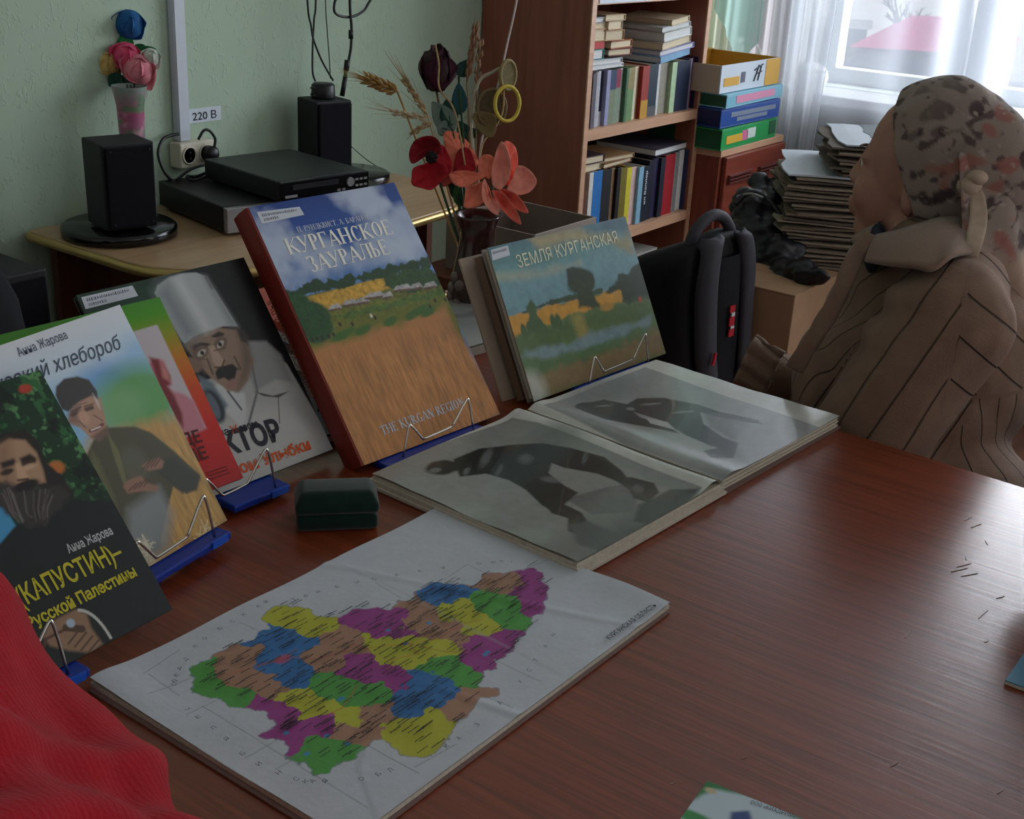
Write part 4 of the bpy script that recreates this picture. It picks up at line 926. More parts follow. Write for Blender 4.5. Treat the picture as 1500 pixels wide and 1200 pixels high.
block_of(LB, LF, GB, GF, 'left_page_block', 1); block_of(RB, RF, GB2, GF2, 'right_page_block', 0)
b = NB(); pl = []
for p in (LB+(-.004, .002, 0), LF+(-.004, -.004, 0), RF+(.003, -.003, 0), RB+(.003, .003, 0)): pl.append((p[0], p[1]))
prism(b, pl, .0003, .0014); obj('hard_cover', b, mat('cover_brown', (128, 104, 98), .7), ob)

# ================================================================== the small things on the table
p0, p1 = az(433, 783, TOP), az(556, 778, TOP); ang = math.atan2(p1[1]-p0[1], p1[0]-p0[0])
d = Vector((math.cos(ang), math.sin(ang), 0)); nb = Vector((-d.y, d.x, 0)); L = (Vector(p1)-Vector(p0)).length; cw = .052
ctr = (Vector(p0)+Vector(p1))/2+nb*cw/2
cs = thing('jewelry_case', 'small dark green velvet hinged case with sloping lid on the table', 'case', (ctr.x, ctr.y, TOP), ang)
VEL = mat('green_velvet', (9, 38, 29), .85, .15, noise=.25, nscale=60, sheen=.3)
b = NB(); box2(b, (-L/2+.001, -cw/2+.001, .0008), (L/2-.001, cw/2-.001, .018)); obj('case_base', b, VEL, cs, bevel=.005, bseg=3, smooth=True)
b = NB(); hw, hd = L/2, cw/2
lv = [[b.verts.new((x*hw*k, y*hd*k2, z)) for x, y in ((-1, -1), (1, -1), (1, 1), (-1, 1))] for k, k2, z in ((1, 1, .019), (1, 1, .028), (.84, .64, .041))]
b.faces.new(lv[0][::-1]); b.faces.new(lv[2])
for a_, c_ in zip(lv, lv[1:]):
    for k in range(4): b.faces.new((a_[k], a_[(k+1) % 4], c_[(k+1) % 4], c_[k]))
obj('case_lid', b, VEL, cs, bevel=.005, bseg=4, smooth=True)
b = NB(); 
for s_ in (-.02, .02): tube(b, [(s_-.006, hd+.0015, .0185), (s_+.006, hd+.0015, .0185)], .002, 8)
obj('hinge', b, mat('brass', (150, 120, 60), .3, metal=1), cs)
# green leaflet at the lower frame edge
fa, fb, fc = [Vector(az(*p, TOP+.001)) for p in ((1036, 1146), (1178, 1202), (985, 1215))]
f1, f2 = fb-fa, (fc-fa); f1n = f1.normalized()
W_, H_ = .15, .21; f2n = Vector((f1n.y, -f1n.x, 0)); f2n = f2n if f2n.dot(f2) > 0 else -f2n
P = Print(90, 120, lambda p: (((Vector(az(940+p[0]*.37333, 1100+p[1]*.37333, TOP+.001))-fa).dot(f1n))/W_, 1-((Vector(az(940+p[0]*.37333, 1100+p[1]*.37333, TOP+.001))-fa).dot(f2n))/H_), H_/W_)
P.vgrad([(0, (60, 130, 60)), (.6, (60, 140, 70)), (1, (38, 116, 52))])
P.poly([(190, 195), (280, 150), (420, 178), (560, 240), (640, 290), (420, 330), (100, 270)], (190, 206, 214), .03, rough=.05, rs=8); P.ell((200, 265), .12, .04, (50, 140, 66), soft=.5); P.poly([(350, 245), (420, 240), (440, 290), (340, 300)], (40, 70, 130), .02); P.ell((270, 162), .03, .02, (196, 180, 140), soft=.6)
lf = thing('leaflet', 'green and white leaflet lying at the front of the table below the bare wood', 'leaflet', (fa.x, fa.y, TOP))
fr_ = lambda U, V: np.array([0, 0, .0022])+U[..., None]*W_*np.array(f1n)+(1-V)[..., None]*H_*np.array(f2n)
P.mesh('printed_side', fr_, GLOSS, lf)
b = NB(); prism(b, [(0, 0), tuple((f1n*W_)[:2]), tuple((f1n*W_+f2n*H_)[:2]), tuple((f2n*H_)[:2])], .0002, .0019); obj('sheets', b, PAPER, lf)
b = NB(); g_ = lambda x, y, z: (x-fa.x, y-fa.y, .0023+z)
qa = lambda x, y: az(940+x*.37333, 1100+y*.37333, TOP+.001)[:2]
put_text(b, 'ООО «КИАДРИМ»', qa(424, 214), qa(600, 272), .0042, g_); obj('lettering', b, INK('map_black', (42, 42, 44)), lf)
# blue booklet at the right frame edge
c0, c1, c2 = [Vector(az(*p, TOP)) for p in ((1471, 1003), (1502, 958), (1502, 1020))]
e1 = (c1-c0).normalized(); e2 = Vector((e1.y, -e1.x, 0)); e2 = e2 if e2.dot(c2-c0) > 0 else -e2
bb = thing('booklet', 'light blue booklet lying flat at the right end of the table front', 'booklet', (c0.x, c0.y, TOP))
pl = [Vector((0, 0, 0)), e1*.2, e1*.2+e2*.14, e2*.14]
b = NB(); prism(b, [(v.x, v.y) for v in pl], .0005, .0035); obj('pages', b, PAPER, bb)
b = NB(); prism(b, [(v.x, v.y) for v in pl], .0036, .0046); obj('front_cover', b, mat('light_blue_cover', (84, 142, 172), .4), bb)
# behind the leaning books, at the back of the table
DARKB = mat('book_dark', (30, 36, 44), .5)
def flat_book(name, label, cat, c, sz, rz, m, m2=PAPER, group=None):
    t_ = thing(name, label, cat, (c[0], c[1], c[2]), rz, group); w_, d_, h_ = sz; e = min(.0025, h_*.3)
    b_ = NB(); box2(b_, (-w_/2, -d_/2, h_-e), (w_/2, d_/2, h_)); box2(b_, (-w_/2, -d_/2, 0.0004), (w_/2, d_/2, e)); box2(b_, (-w_/2, -d_/2, e), (-w_/2+.003, d_/2, h_-e)); obj('cover', b_, m, t_)
    b_ = NB(); box2(b_, (-w_/2+.003, -d_/2+.003, e), (w_/2-.003, d_/2-.003, h_-e)); obj('pages', b_, m2, t_)
    return t_
flat_book('book', 'dark book lying flat on the table behind the chef cover', 'book', (*az(440, 606, TOP)[:2], TOP), (.14, .2, .014), -.25, DARKB)
zz = TOP
for k, (rgb, lab, rz) in enumerate([((150, 152, 156), 'bottom of the magazine stack behind the chef cover, grey', .1), ((176, 178, 182), 'light grey magazine in the stack behind the chef cover', -.05), ((70, 72, 78), 'dark grey magazine in the stack behind the chef cover', .06), ((184, 186, 190), 'white magazine near the top of the stack behind the chef cover', 0), ((188, 70, 60), 'red magazine on top of the stack behind the chef cover', -.1)]):
    flat_book('magazine', lab, 'magazine', (1.2+.004*k, 1.19, zz), (.21, .2, .012), rz-.1, mat('mag%d' % k, rgb, .4), group='magazines stacked at the back of the table'); zz += .0125
P = Print(90, 60, None, .7); P.fill((176, 176, 172)); P.poly([(.2, .95), (.35, .75), (.6, .62), (.95, .6), (.8, .45), (.6, .5), (.45, .6)], (92, 92, 92), .05); P.ell((.6, .5), .3, .22, (132, 132, 130), soft=1, a=.7)
gb = thing('photo_booklet', 'grey photo booklet lying between the large hardback and the landscape album', 'booklet', (1.385, 1.085, TOP), -.12)
P.mesh('front_cover', lambda U, V: np.stack([(U-.5)*.24, (V-.5)*.17, .016+.006*np.sin(V*3)*U], -1), attr_mat('glossy_page'), gb)
b = NB(); box2(b, (-.12, -.085, .0005), (.12, .085, .0135)); obj('pages', b, PAPER, gb)
# ================================================================== corner stand with the sound equipment
SZ = .722
BEECH = wood('beech_laminate', (168, 134, 100), (188, 154, 118), 0, 1.2, .4, coat=.2)
BROWN = wood('brown_laminate', (92, 50, 34), (112, 64, 44), 2, 1.2, .45)
GOLD = mat('gold_edge', (196, 166, 104), .3, .5, metal=.6)
st = thing('corner_stand', 'beech topped corner stand with gold edging carrying the black sound equipment', 'stand', (1.85, 1.9, 0))
poly = rounded([(1.335, 2.085), (1.335, 1.73), (1.45, 1.612), (2.115, 1.672), (2.25, 1.81), (2.25, 2.085)], [.02, .07, .07, .06, .06, .02], 6)
loc2 = lambda P_: [(x-1.85, y-1.9) for x, y in P_]
b = NB(); prism(b, loc2(poly), SZ-.022, SZ); obj('top_board', b, BEECH, st, bevel=.003)
b = NB(); tube(b, [(x, y, SZ-.011) for x, y in loc2(poly)], .009, 8, closed=True); obj('gold_edging', b, GOLD, st, smooth=True)
low = rounded([(1.42, 2.085), (1.42, 1.80), (1.51, 1.70), (2.13, 1.69), (2.24, 1.79), (2.24, 2.085)], [.01, .05, .05, .05, .05, .01], 6)
for z in (.525, .30):
    b = NB(); prism(b, loc2(low), z-.018, z); sh = obj('shelf', b, BEECH, st, bevel=.003)
    b = NB(); tube(b, [(x, y, z-.009) for x, y in loc2(low)], .0075, 8, closed=True); obj('gold_edging', b, GOLD, sh, smooth=True)
for x0, x1, y0 in ((1.45, 1.468, 1.74), (2.09, 2.108, 1.74)):
    b = NB(); box2(b, (x0-1.85, y0-1.9, 0), (x1-1.85, 2.08-1.9, SZ-.022)); obj('side_panel', b, BROWN, st)
b = NB(); box2(b, (1.468-1.85, 2.062-1.9, 0), (2.09-1.85, 2.08-1.9, SZ-.022)); obj('back_panel', b, BROWN, st)
b = NB(); box2(b, (1.38-1.85, 2.06-1.9, .05), (1.45-1.85, 2.08-1.9, SZ-.022)); obj('wing_panel', b, BROWN, st)
BLK = mat('black_plastic', (20, 21, 24), .42, .45, noise=.1, nscale=30)
BLK2 = mat('black_gloss', (14, 15, 18), .15, .5)
BLKW = mat('black_vinyl', (26, 26, 29), .6, .4, bump=.15, bscale=500)
SILV = mat('silver_plastic', (150, 150, 152), .35, .5, metal=.5)
# left speaker on a round black turntable
dc = thing('turntable', 'round glossy black stand plate under the left speaker', 'plate', (1.44, 1.945, SZ))
b = NB(); lathe(b, [(.098, 0.0005), (.105, .004), (.105, .018), (.10, .022)], seg=48); obj('disc', b, BLK2, dc, smooth=True)
b = NB(); lathe(b, [(.05, .022), (.04, .026), (.038, .028)], seg=32); obj('hub', b, BLK, dc, smooth=True)
def speaker(name, label, loc, rz, w_, d_, h_, tap=0):
    s = thing(name, label, 'speaker', loc, rz)
    b_ = NB(); q = [(-w_/2, -d_/2), (w_/2, -d_/2), (w_/2, d_/2), (-w_/2, d_/2)]
    A_ = [b_.verts.new((x, y+.004, 0)) for x, y in q]; B2 = [b_.verts.new((x*(1+tap), y+.004, h_)) for x, y in q]
    b_.faces.new(A_[::-1]); b_.faces.new(B2)
    for k in range(4): b_.faces.new((A_[k], A_[(k+1) % 4], B2[(k+1) % 4], B2[k]))
    obj('cabinet', b_, BLKW, s, bevel=.003)
    b_ = NB(); box2(b_, (-w_/2+.004, -d_/2-.004, .005), (w_/2-.004, -d_/2+.003, h_-.005)); obj('grille', b_, mat('grille_cloth', (16, 17, 24), .9, .2, bump=.3, bscale=900), s, bevel=.002)
    for x in (-1, 1):
        for z in (.012, h_-.012):
            b_ = NB(); ball(b_, (x*(w_/2-.012), -d_/2-.004, z), .002, u=8, v=6); obj('grille_pin', b_, BLK, s)
    return s
H2S = float(ad(470, 144, dpt((2.03, 1.99, .8)))[2])-SZ-.0245
speaker('speaker', 'black box speaker standing on the round plate at the left end of the stand', (1.425, 1.912, SZ+.029), math.radians(-14), .096, .088, .155, .03)
speaker('speaker', 'black box speaker beside the player with a small round gadget on top', (2.062, 2.02, SZ+.0245), math.radians(-15), .09, .085, H2S, .0)
d2 = thing('turntable', 'round black stand plate under the right speaker beside the player', 'plate', (2.11, 1.995, SZ))
b = NB(); lathe(b, [(.088, 0.0005), (.095, .004), (.095, .018), (.09, .022), (.02, .0235)], seg=48); obj('disc', b, BLK2, d2, smooth=True)
# receiver with silver front, then the player on it
rc = thing('receiver', 'flat black receiver with silver front edge underneath the disc player', 'receiver', (1.785, 1.888, SZ), math.radians(-12))
b = NB(); box2(b, (-.19, -.12, .006), (.19, .14, .056)); obj('case', b, BLK, rc, bevel=.003)
b = NB(); box2(b, (-.19, -.134, .006), (.19, -.12, .054)); obj('front_panel', b, SILV, rc, bevel=.002)
b = NB()
for x in (-.17, .17):
    for y in (-.09, .11): lathe(b, [(.012, 0.0004), (.012, .006)], (x, y, 0), 12)
obj('feet', b, BLK, rc)
dv = thing('disc_player', 'slim black disc player lying on top of the receiver', 'player', (1.787, 1.862, SZ+.056), math.radians(-8))
b = NB(); box2(b, (-.107, -.125, .005), (.107, .13, .044)); obj('case', b, BLK, dv, bevel=.003)
b = NB(); box2(b, (-.107, -.133, .006), (.107, -.125, .043)); fp = obj('front_panel', b, BLK2, dv, bevel=.002)
b = NB(); box2(b, (-.08, -.1338, .026), (.03, -.133, .036)); obj('disc_tray', b, mat('tray_dark', (34, 36, 40), .3), fp)
b = NB(); lathe(b, [(.009, 0), (.009, .004)], (0, 0, 0), 20); k_ = obj('round_button', b, SILV, fp, loc=(.058, -.133, .027)); k_.rotation_euler = (PI/2, 0, 0)
for x, z in ((.075, .03), (.086, .03), (.097, .03), (.075, .018), (.086, .018), (.097, .018), (.03, .014), (.042, .014)):
    b = NB(); box2(b, (x-.0038, -.1345, z-.002), (x+.0038, -.133, z+.002)); obj('button', b, SILV, fp)
b = NB(); box2(b, (-.098, -.1336, .012), (-.07, -.133, .017)); obj('badge', b, SILV, fp)
b = NB()
for x in (-.085, .085):
    for y in (-.10, .11): lathe(b, [(.012, 0.0004), (.012, .005)], (x, y, 0), 12)
obj('feet', b, BLK, dv)
# gadget on the right speaker
gz = SZ+.0245+H2S
gt = thing('webcam', 'small round black gadget standing on top of the right speaker', 'gadget', (2.066, 2.03, gz))
b = NB(); lathe(b, [(.026, .0004), (.027, .004), (.026, .028), (.022, .032)], seg=28); obj('gadget_body', b, BLK, gt, smooth=True)
b = NB(); box2(b, (-.034, -.006, .008), (-.024, .006, .012)); box2(b, (-.034, -.006, .022), (-.024, .006, .026)); obj('side_clip', b, BLK, gt)
# ------------------------------------------------------------------ on the wall
def wp(x, y, off=0): p = ay(x, y, YW-off); return Vector(p)
a0, a1 = wp(252, 0), wp(262, 203)
cx0 = (a0.x+a1.x)/2
cdn = thing('cable_channel', 'white plastic cable channel running down the wall to the socket', 'cable channel', (1.716, YW, .845))
b = NB(); box2(b, (-.0145, -.018, 0), (.0145, -.0005, 1.9)); obj('channel_base', b, mat('white_plastic', (205, 212, 222), .4), cdn, bevel=.002)
b = NB(); box2(b, (-.013, -.0205, 0), (.013, -.018, 1.9)); obj('channel_lid', b, mat('white_plastic', (205, 212, 222), .4), cdn, bevel=.001)
so = thing('wall_socket', 'cream double wall socket below the white cable channel', 'socket', (1.733, YW, .818))
CRM = mat('cream_plastic', (214, 208, 190), .4)
b = NB(); box2(b, (-.045, -.036, -.026), (.045, -.0005, .026)); obj('housing', b, CRM, so, bevel=.004, bseg=3)
for x in (-.022, .022):
    b = NB(); lathe(b, [(.0185, 0), (.0185, .003), (.016, .003), (.015, -.004)], (0, 0, 0), 28); o = obj('socket_face', b, CRM, so, loc=(x, -.036, 0), smooth=True); o.rotation_euler = (PI/2, 0, 0)
    b = NB()
    for z in (-.006, .006): box(b, (x+.0, -.0385, z), (.004, .003, .004))
    obj('contact_hole', b, BLK, so)
pg = thing('plug', 'black round plug in the right half of the cream wall socket', 'plug', (1.757, YW-.0405, .818))
b = NB(); lathe(b, [(.0165, 0.0005), (.0165, .016), (.011, .022)], seg=24); o = obj('plug_body', b, BLK, pg, smooth=True); o.rotation_euler = (PI/2, 0, 0)
b = NB(); tube(b, spline([(.002, -.014, .008), (.008, -.014, .03), (-.004, -.012, .048), (-.018, -.01, .05), (-.030, -.006, .032)]), .003, 8); obj('lead', b, BLK, pg, smooth=True)
sg = thing('sign', 'white paper sign reading 220 В on the wall above the socket', 'sign', (1.786, YW, .889))
b = NB(); box2(b, (-.043, -.002, -.0145), (.043, -.0004, .0145)); obj('paper', b, mat('paper_white', (205, 214, 224), .6), sg)
b = NB(); put_text(b, '220 В', (-.034, -.009), (.03, -.009), .0165, lambda x, y, z: (x, -.0021-z, y), bold=.012); obj('lettering', b, INK('black_print', (24, 26, 40)), sg)
def cable(name, label, pts, r, m=BLK, cat='cable', n=8):
    b_ = NB(); tube(b_, spline(pts, n), r, 8); return tag(obj(name, b_, m, smooth=True), label, cat)
V_ = lambda x, y, off: tuple(wp(x, y, off))
cable('cable', 'black cable looping left of the socket down behind the receiver', [V_(262, 196, .02), V_(240, 203, .02), V_(232, 225, .03), V_(240, 250, .04), V_(252, 264, .05), V_(262, 268, .06), V_(275, 266, .07)], .0035)
cable('cable', 'thin black cable coiled on top of the receiver', [V_(258, 264, .07), V_(280, 248, .07), V_(306, 240, .07), V_(322, 238, .06)], .003)
cl = [tuple(Vector((1.70+.035*math.cos(a), 2.015+.018*math.sin(a), SZ+.0625+.003*math.sin(3*a)))) for a in np.linspace(0, 4*PI, 22)]
cable('cable', 'bundled black cable lying on the receiver beside the disc player', cl, .003, n=3)
hang = [('left of two crossing cables hanging down the wall to the gadget', [(436, -900), (442, -400), (449, -30), (456, 40), (460, 60), (472, 90), (488, 118)], .0022), ('right of two crossing cables hanging down the wall to the gadget', [(458, -900), (462, -400), (463, -30), (460, 30), (458, 70), (458, 105), (462, 119)], .0022), ('very thin wire hanging down the wall behind the gadget', [(462, -900), (470, -400), (476, -30), (479, 40), (482, 80), (484, 115)], .0012)]
for lab, px, r_ in hang: cable('cable', lab, [V_(x, y, .07) for x, y in px], r_)
mc = thing('microphone_cable', 'looped black cable with two connectors hanging to the top of the right speaker', 'cable', V_(505, 130, .08)); O_ = Vector(V_(505, 130, .08))
b = NB(); tube(b, [Vector(p)-O_ for p in spline([V_(500, -900, .08), V_(508, -400, .08), V_(512, -40, .08), V_(513, 15, .08), V_(515, 40, .08), V_(514, 70, .08), V_(510, 92, .08)], 8)], .0032, 8); obj('hanging_cord', b, BLK, mc, smooth=True)
b = NB(); tube(b, [Vector(p)-O_ for p in spline([V_(507, -160, .075), V_(500, -30, .075), V_(490, 5, .075), V_(492, 20, .075), V_(508, 25, .075), V_(525, 21, .075), V_(538, 8, .075), V_(545, -25, .075), V_(520, -150, .075)], 8)], .003, 8); obj('loop', b, BLK, mc, smooth=True)
for (x0, y0), (x1, y1), r_ in (((514, 44), (514, 57), .0055), ((509, 88), (507, 104), .0065), ((506, 112), (501, 141), .0055)):
    b = NB(); tube(b, [Vector(V_(x0, y0, .08))-O_, Vector(V_(x1, y1, .08))-O_], r_, 12); obj('connector', b, BLK, mc, smooth=True)
b = NB(); tube(b, [Vector(V_(507, 104, .08))-O_, Vector(V_(506, 112, .08))-O_], .0045, 12); obj('green_ring', b, mat('ring_green', (90, 120, 70), .4), mc, smooth=True)
cable('cable', 'thin dark wire sagging from the right speaker plate across the wall', [V_(515, 215, .03), V_(540, 236, .02), V_(570, 253, .02), V_(605, 262, .02), V_(660, 262, .03)], .0012)

# ================================================================== bookcase
BX0, BX1, BYF = 2.721, 3.335, 1.757
CASE = wood('case_veneer', (134, 76, 58), (160, 94, 73), 2, .9, .45)
SHELF = wood('shelf_beech', (190, 146, 116), (206, 164, 132), 0, 1.2, .45)
bk = thing('bookcase', 'tall brown bookcase with beech edges full of books beside the window', 'bookcase', ((BX0+BX1)/2, 1.93, 0))
LX, LY = (BX0+BX1)/2, 1.93
def bb2(b_, a, c): box2(b_, (a[0]-LX, a[1]-LY, a[2]), (c[0]-LX, c[1]-LY, c[2]))
HT_ = 1.95
for x0, x1 in ((BX0, BX0+.018), (BX1-.018, BX1)):
    b = NB(); bb2(b, (x0, BYF+.003, 0), (x1, 2.095, HT_)); sp = obj('side_panel', b, CASE, bk)
    b = NB(); bb2(b, (x0-.001, BYF-.001, 0), (x1+.001, BYF+.003, HT_)); obj('edge_strip', b, SHELF, sp)
b = NB(); bb2(b, (BX0+.018, 2.08, 0), (BX1-.018, 2.095, HT_)); obj('back_panel', b, CASE, bk)
S2, S1, S0 = .503, .800, 1.134
for z in (.08, S2, S1, S0, 1.46, HT_):
    b = NB(); bb2(b, (BX0+.018, BYF+.001, z-.027), (BX1-.018, 2.08, z)); obj('shelf', b, SHELF, bk)
lp = thing('shelf_label', 'white paper label stuck on the shelf edge above the upper books', 'label', (2.88, BYF, S0-.013))
b = NB(); box2(b, (-.13, -.001, -.011), (.13, .0005, .011)); obj('paper', b, mat('paper_white', (205, 214, 224)), lp)
YB = BYF+.015
BKM = {}
def bmat(rgb): return mat('cloth_%d_%d_%d' % tuple(rgb), rgb, .55, .35, noise=.12, nscale=60)
CREAM = mat('page_cream', (214, 200, 172), .85, .2, noise=.12, nscale=260, stretch=(.05, .05, 1))
WPAGE = mat('page_white', (214, 216, 216), .85, .2, noise=.08, nscale=260, stretch=(.05, .05, 1))
def std_book(label, group, x0, x1, z0, z1, dep, rgb, yoff=0, tilt=0, band=None, pages_out=False):
    t = x1-x0; h = z1-z0
    r = thing('book', label, 'book', ((x0+x1)/2, YB+yoff, z0+.0006), 0, group); r.rotation_euler = (0, tilt, 0)
    e = min(.0022, t*.25); b_ = NB()
    box2(b_, (-t/2+.0003, 0, 0), (-t/2+e, dep, h)); box2(b_, (t/2-e, 0, 0), (t/2-.0003, dep, h))
    if not pages_out: box2(b_, (-t/2+.0003, -.0015, 0), (t/2-.0003, .001, h))
    obj('cover', b_, bmat(rgb), r, bevel=.0006)
    b_ = NB(); box2(b_, (-t/2+e, .001, .002), (t/2-e, dep-.003, h-.003)); obj('pages', b_, CREAM if sum(rgb) < 560 else WPAGE, r)
    if band:
        f0, f1, c = band; b_ = NB(); box2(b_, (-t/2+.0002, -.0022, h*f0), (t/2-.0002, -.0014, h*f1)); obj('spine_band', b_, bmat(c), r)
    return r
fx = lambda cx, cy: float(ay(860+.3*cx, .3*cy, BYF+.012)[0])
fz = lambda cx, cy: float(ay(860+.3*cx, .3*cy, BYF+.012)[2])
UP = [  # crop x at the foot left/right, y of the top there, colour, label
 (14, 34, 362, (88, 84, 96), 'slim grey book, leftmost on the upper shelf'), (34, 52, 358, (168, 170, 176), 'thin pale grey book, second from left on the upper shelf'),
 (52, 64, 352, (186, 188, 196), 'thin whitish book, third from left on the upper shelf'), (64, 82, 350, (34, 34, 56), 'navy book with white foot, fourth from left on the upper shelf'),
 (82, 100, 346, (146, 150, 184), 'lavender grey book, fifth from left on the upper shelf'), (100, 134, 346, (118, 130, 104), 'grey green book with navy upper half on the upper shelf'),
 (134, 160, 343, (122, 142, 122), 'grey green book with crimson upper part on the upper shelf'), (160, 176, 340, (200, 204, 200), 'thin white book right of the crimson topped one on the upper shelf'),
 (176, 188, 336, (66, 106, 76), 'very thin dark green book on the upper shelf'), (188, 222, 334, (106, 140, 92), 'green book left of the cream ones on the upper shelf'),
 (222, 240, 332, (206, 196, 170), 'cream book right of the green one on the upper shelf'), (240, 254, 330, (176, 150, 116), 'thin tan book left of the red and yellow one on the upper shelf'),
 (254, 288, 326, (150, 48, 40), 'red book with yellow foot on the upper shelf'), (288, 336, 318, (30, 50, 64), 'wide dark teal book near the middle of the upper shelf'),
 (336, 352, 316, (204, 208, 208), 'thin white book right of the dark teal one on the upper shelf'), (352, 396, 314, (146, 144, 130), 'grey beige book in the right half of the upper shelf'),
 (396, 420, 308, (172, 200, 160), 'pale green book in the right half of the upper shelf'), (424, 490, 300, (22, 36, 62), 'widest navy book in the right half of the upper shelf'),
 (490, 504, 292, (132, 122, 146), 'thin mauve book right of the widest navy one'), (504, 516, 288, (96, 42, 62), 'thin maroon book, third from right on the upper shelf'),
 (516, 530, 282, (34, 36, 66), 'thin navy book, second from right on the upper shelf'), (530, 546, 276, (112, 60, 110), 'thin purple book, rightmost on the upper shelf')]
BANDS = {3: (0, .26, (196, 196, 200)), 5: (.64, 1, (36, 58, 92)), 6: (.66, 1, (140, 34, 70)), 12: (0, .35, (186, 140, 46)), 13: (0, .2, (86, 86, 92)), 9: (.6, 1, (140, 130, 84))}
for k, (c0_, c1_, yt, rgb, lab) in enumerate(UP):
    yb = 645-.16*(c0_-14); x0, x1 = fx(c0_, yb), fx(c1_, yb-.16*(c1_-c0_))
    std_book(lab, 'standing books on the upper shelf', x0, x1-.0004, S1, fz((c0_+c1_)/2+8, yt), .13+.02*(k % 3), rgb, yoff=.004*(k % 4), band=BANDS.get(k))
LOW = [(-6, 14, 850, (206, 206, 200), 'white book, leftmost on the lower shelf'), (18, 62, 842, (36, 110, 180), 'bright blue book on the lower shelf'), (62, 112, 836, (26, 28, 34), 'wide black book right of the bright blue one'),
 (112, 130, 828, (140, 110, 76), 'thin brown gold book on the lower shelf'), (130, 148, 826, (26, 24, 26), 'thin black book right of the brown gold one'), (148, 182, 826, (112, 102, 34), 'dark olive book left of the yellow one'),
 (182, 208, 826, (206, 196, 50), 'yellow book on the lower shelf'), (208, 236, 824, (206, 176, 170), 'pale pink book right of the yellow one'), (236, 258, 822, (130, 176, 200), 'light blue book on the lower shelf'),
 (258, 292, 818, (22, 34, 48), 'dark navy book with white lettering along its spine'), (292, 318, 790, (26, 28, 46), 'black navy book right of the lettered one'), (318, 340, 782, (36, 34, 72), 'dark violet blue book on the lower shelf'),
 (340, 362, 776, (30, 34, 50), 'dark slate book left of the red one'), (364, 412, 762, (160, 30, 40), 'red book standing on the lower shelf'), (412, 436, 752, (128, 130, 128), 'grey book right of the red one'),
 (436, 462, 742, (206, 206, 202), 'white book, second from right on the lower shelf'), (462, 490, 736, (30, 42, 80), 'navy blue book, rightmost on the lower shelf')]
for k, (c0_, c1_, yt, rgb, lab) in enumerate(LOW):
    yb = 1150-.24*(c0_+6); x0, x1 = fx(c0_, yb), fx(c1_, yb-.24*(c1_-c0_))
    r = std_book(lab, 'standing books on the lower shelf', x0, x1-.0004, S2, fz((c0_+c1_)/2+8, yt), .14+.02*(k % 3), rgb, yoff=.003*(k % 4))
    if k == 9:
        h = fz((c0_+c1_)/2+8, yt)-S2; b = NB(); t = x1-x0
        put_text(b, 'ил Веллер', (.006, h*.32), (.006, h*.92), .010, lambda x, y, z: (x-.001, -.0022-z, y), bold=.02)
        obj('spine_lettering', b, INK('white', (214, 216, 220)), r)
# books lying on top of the standing ones: crop boxes of the front edge x0 x1 ytop ybottom, pages or cover in front
def lying(label, group, x0, x1, z0, z1, dep, rgb, y0, pages=True, rz=0, roll=0, rgb2=None):
    w_, h_ = x1-x0, z1-z0
    r = thing('book', label, 'book', ((x0+x1)/2, y0+dep/2, z0+.0006), rz, group); r.rotation_euler = (0, roll, rz)
    e = min(.0022, h_*.22); b_ = NB()
    box2(b_, (-w_/2, -dep/2, 0), (w_/2, dep/2, e)); box2(b_, (-w_/2, -dep/2, h_-e-.0004), (w_/2, dep/2, h_-.0004))
    if pages: box2(b_, (w_/2-.002, -dep/2, e), (w_/2, dep/2, h_-e))
    else: box2(b_, (-w_/2, -dep/2, e), (w_/2, -dep/2+.002, h_-e))
    obj('cover', b_, bmat(rgb), r)
    b_ = NB(); box2(b_, (-w_/2+.003, -dep/2+.003, e), (w_/2-.003, dep/2-.003, h_-e-.0004)); obj('pages', b_, rgb2 or CREAM, r)
    return r
ztop = max(fz((a+c)/2+8, y) for a, c, y, _, _ in UP[:9])+.002
def pile(group, x0, z, items, y0, roll=0):
    for lab, w_, h_, dep, rgb, pg_, dx, rz, pm in items:
        lying(lab, group, x0+dx, x0+dx+w_, z, z+h_, dep, rgb, y0, pg_, rz, roll, pm); z += h_+.0006
    return z
G1 = 'books lying on the upper shelf'
pile(G1, BX0+.022, ztop, [('white magazine at the bottom of the left lying pile', .19, .010, .2, (206, 208, 210), True, 0, .03, WPAGE), ('grey white brochure low in the left lying pile', .18, .014, .19, (188, 194, 198), True, 0, -.02, WPAGE),
    ('white and teal book in the left lying pile', .088, .026, .17, (60, 130, 130), True, 0, .02, WPAGE), ('thin red book in the left lying pile', .085, .018, .15, (176, 42, 40), False, .002, .03, CREAM),
    ('thick tan paperback in the left lying pile', .092, .030, .16, (186, 160, 120), True, .001, -.02, CREAM), ('second tan paperback in the left lying pile', .09, .014, .15, (190, 166, 130), True, .002, .04, CREAM), ('grey magazine on top of the left lying pile', .088, .014, .19, (150, 154, 160), True, .0, .02, WPAGE)], YB+.012)
zm_ = ztop+.030
pile(G1, BX0+.125, zm_, [('dark red paperback at the bottom of the middle lying pile', .10, .018, .16, (110, 44, 36), True, .012, -.08, CREAM), ('brown paperback with cream pages in the middle lying pile', .11, .020, .17, (150, 84, 46), True, 0, .05, CREAM),
    ('thick paperback with worn spine in the middle lying pile', .08, .027, .14, (172, 130, 90), True, -.012, -.1, CREAM), ('small cream paperback high in the middle lying pile', .075, .021, .14, (186, 160, 128), True, -.020, .08, CREAM), ('cream paperback on top of the middle lying pile', .09, .016, .15, (186, 160, 130), True, -.022, -.03, CREAM)], YB+.006)
zr_ = max(fz((a+c)/2+8, y) for a, c, y, _, _ in UP[13:18])+.006
xr_ = fx(362, 300)
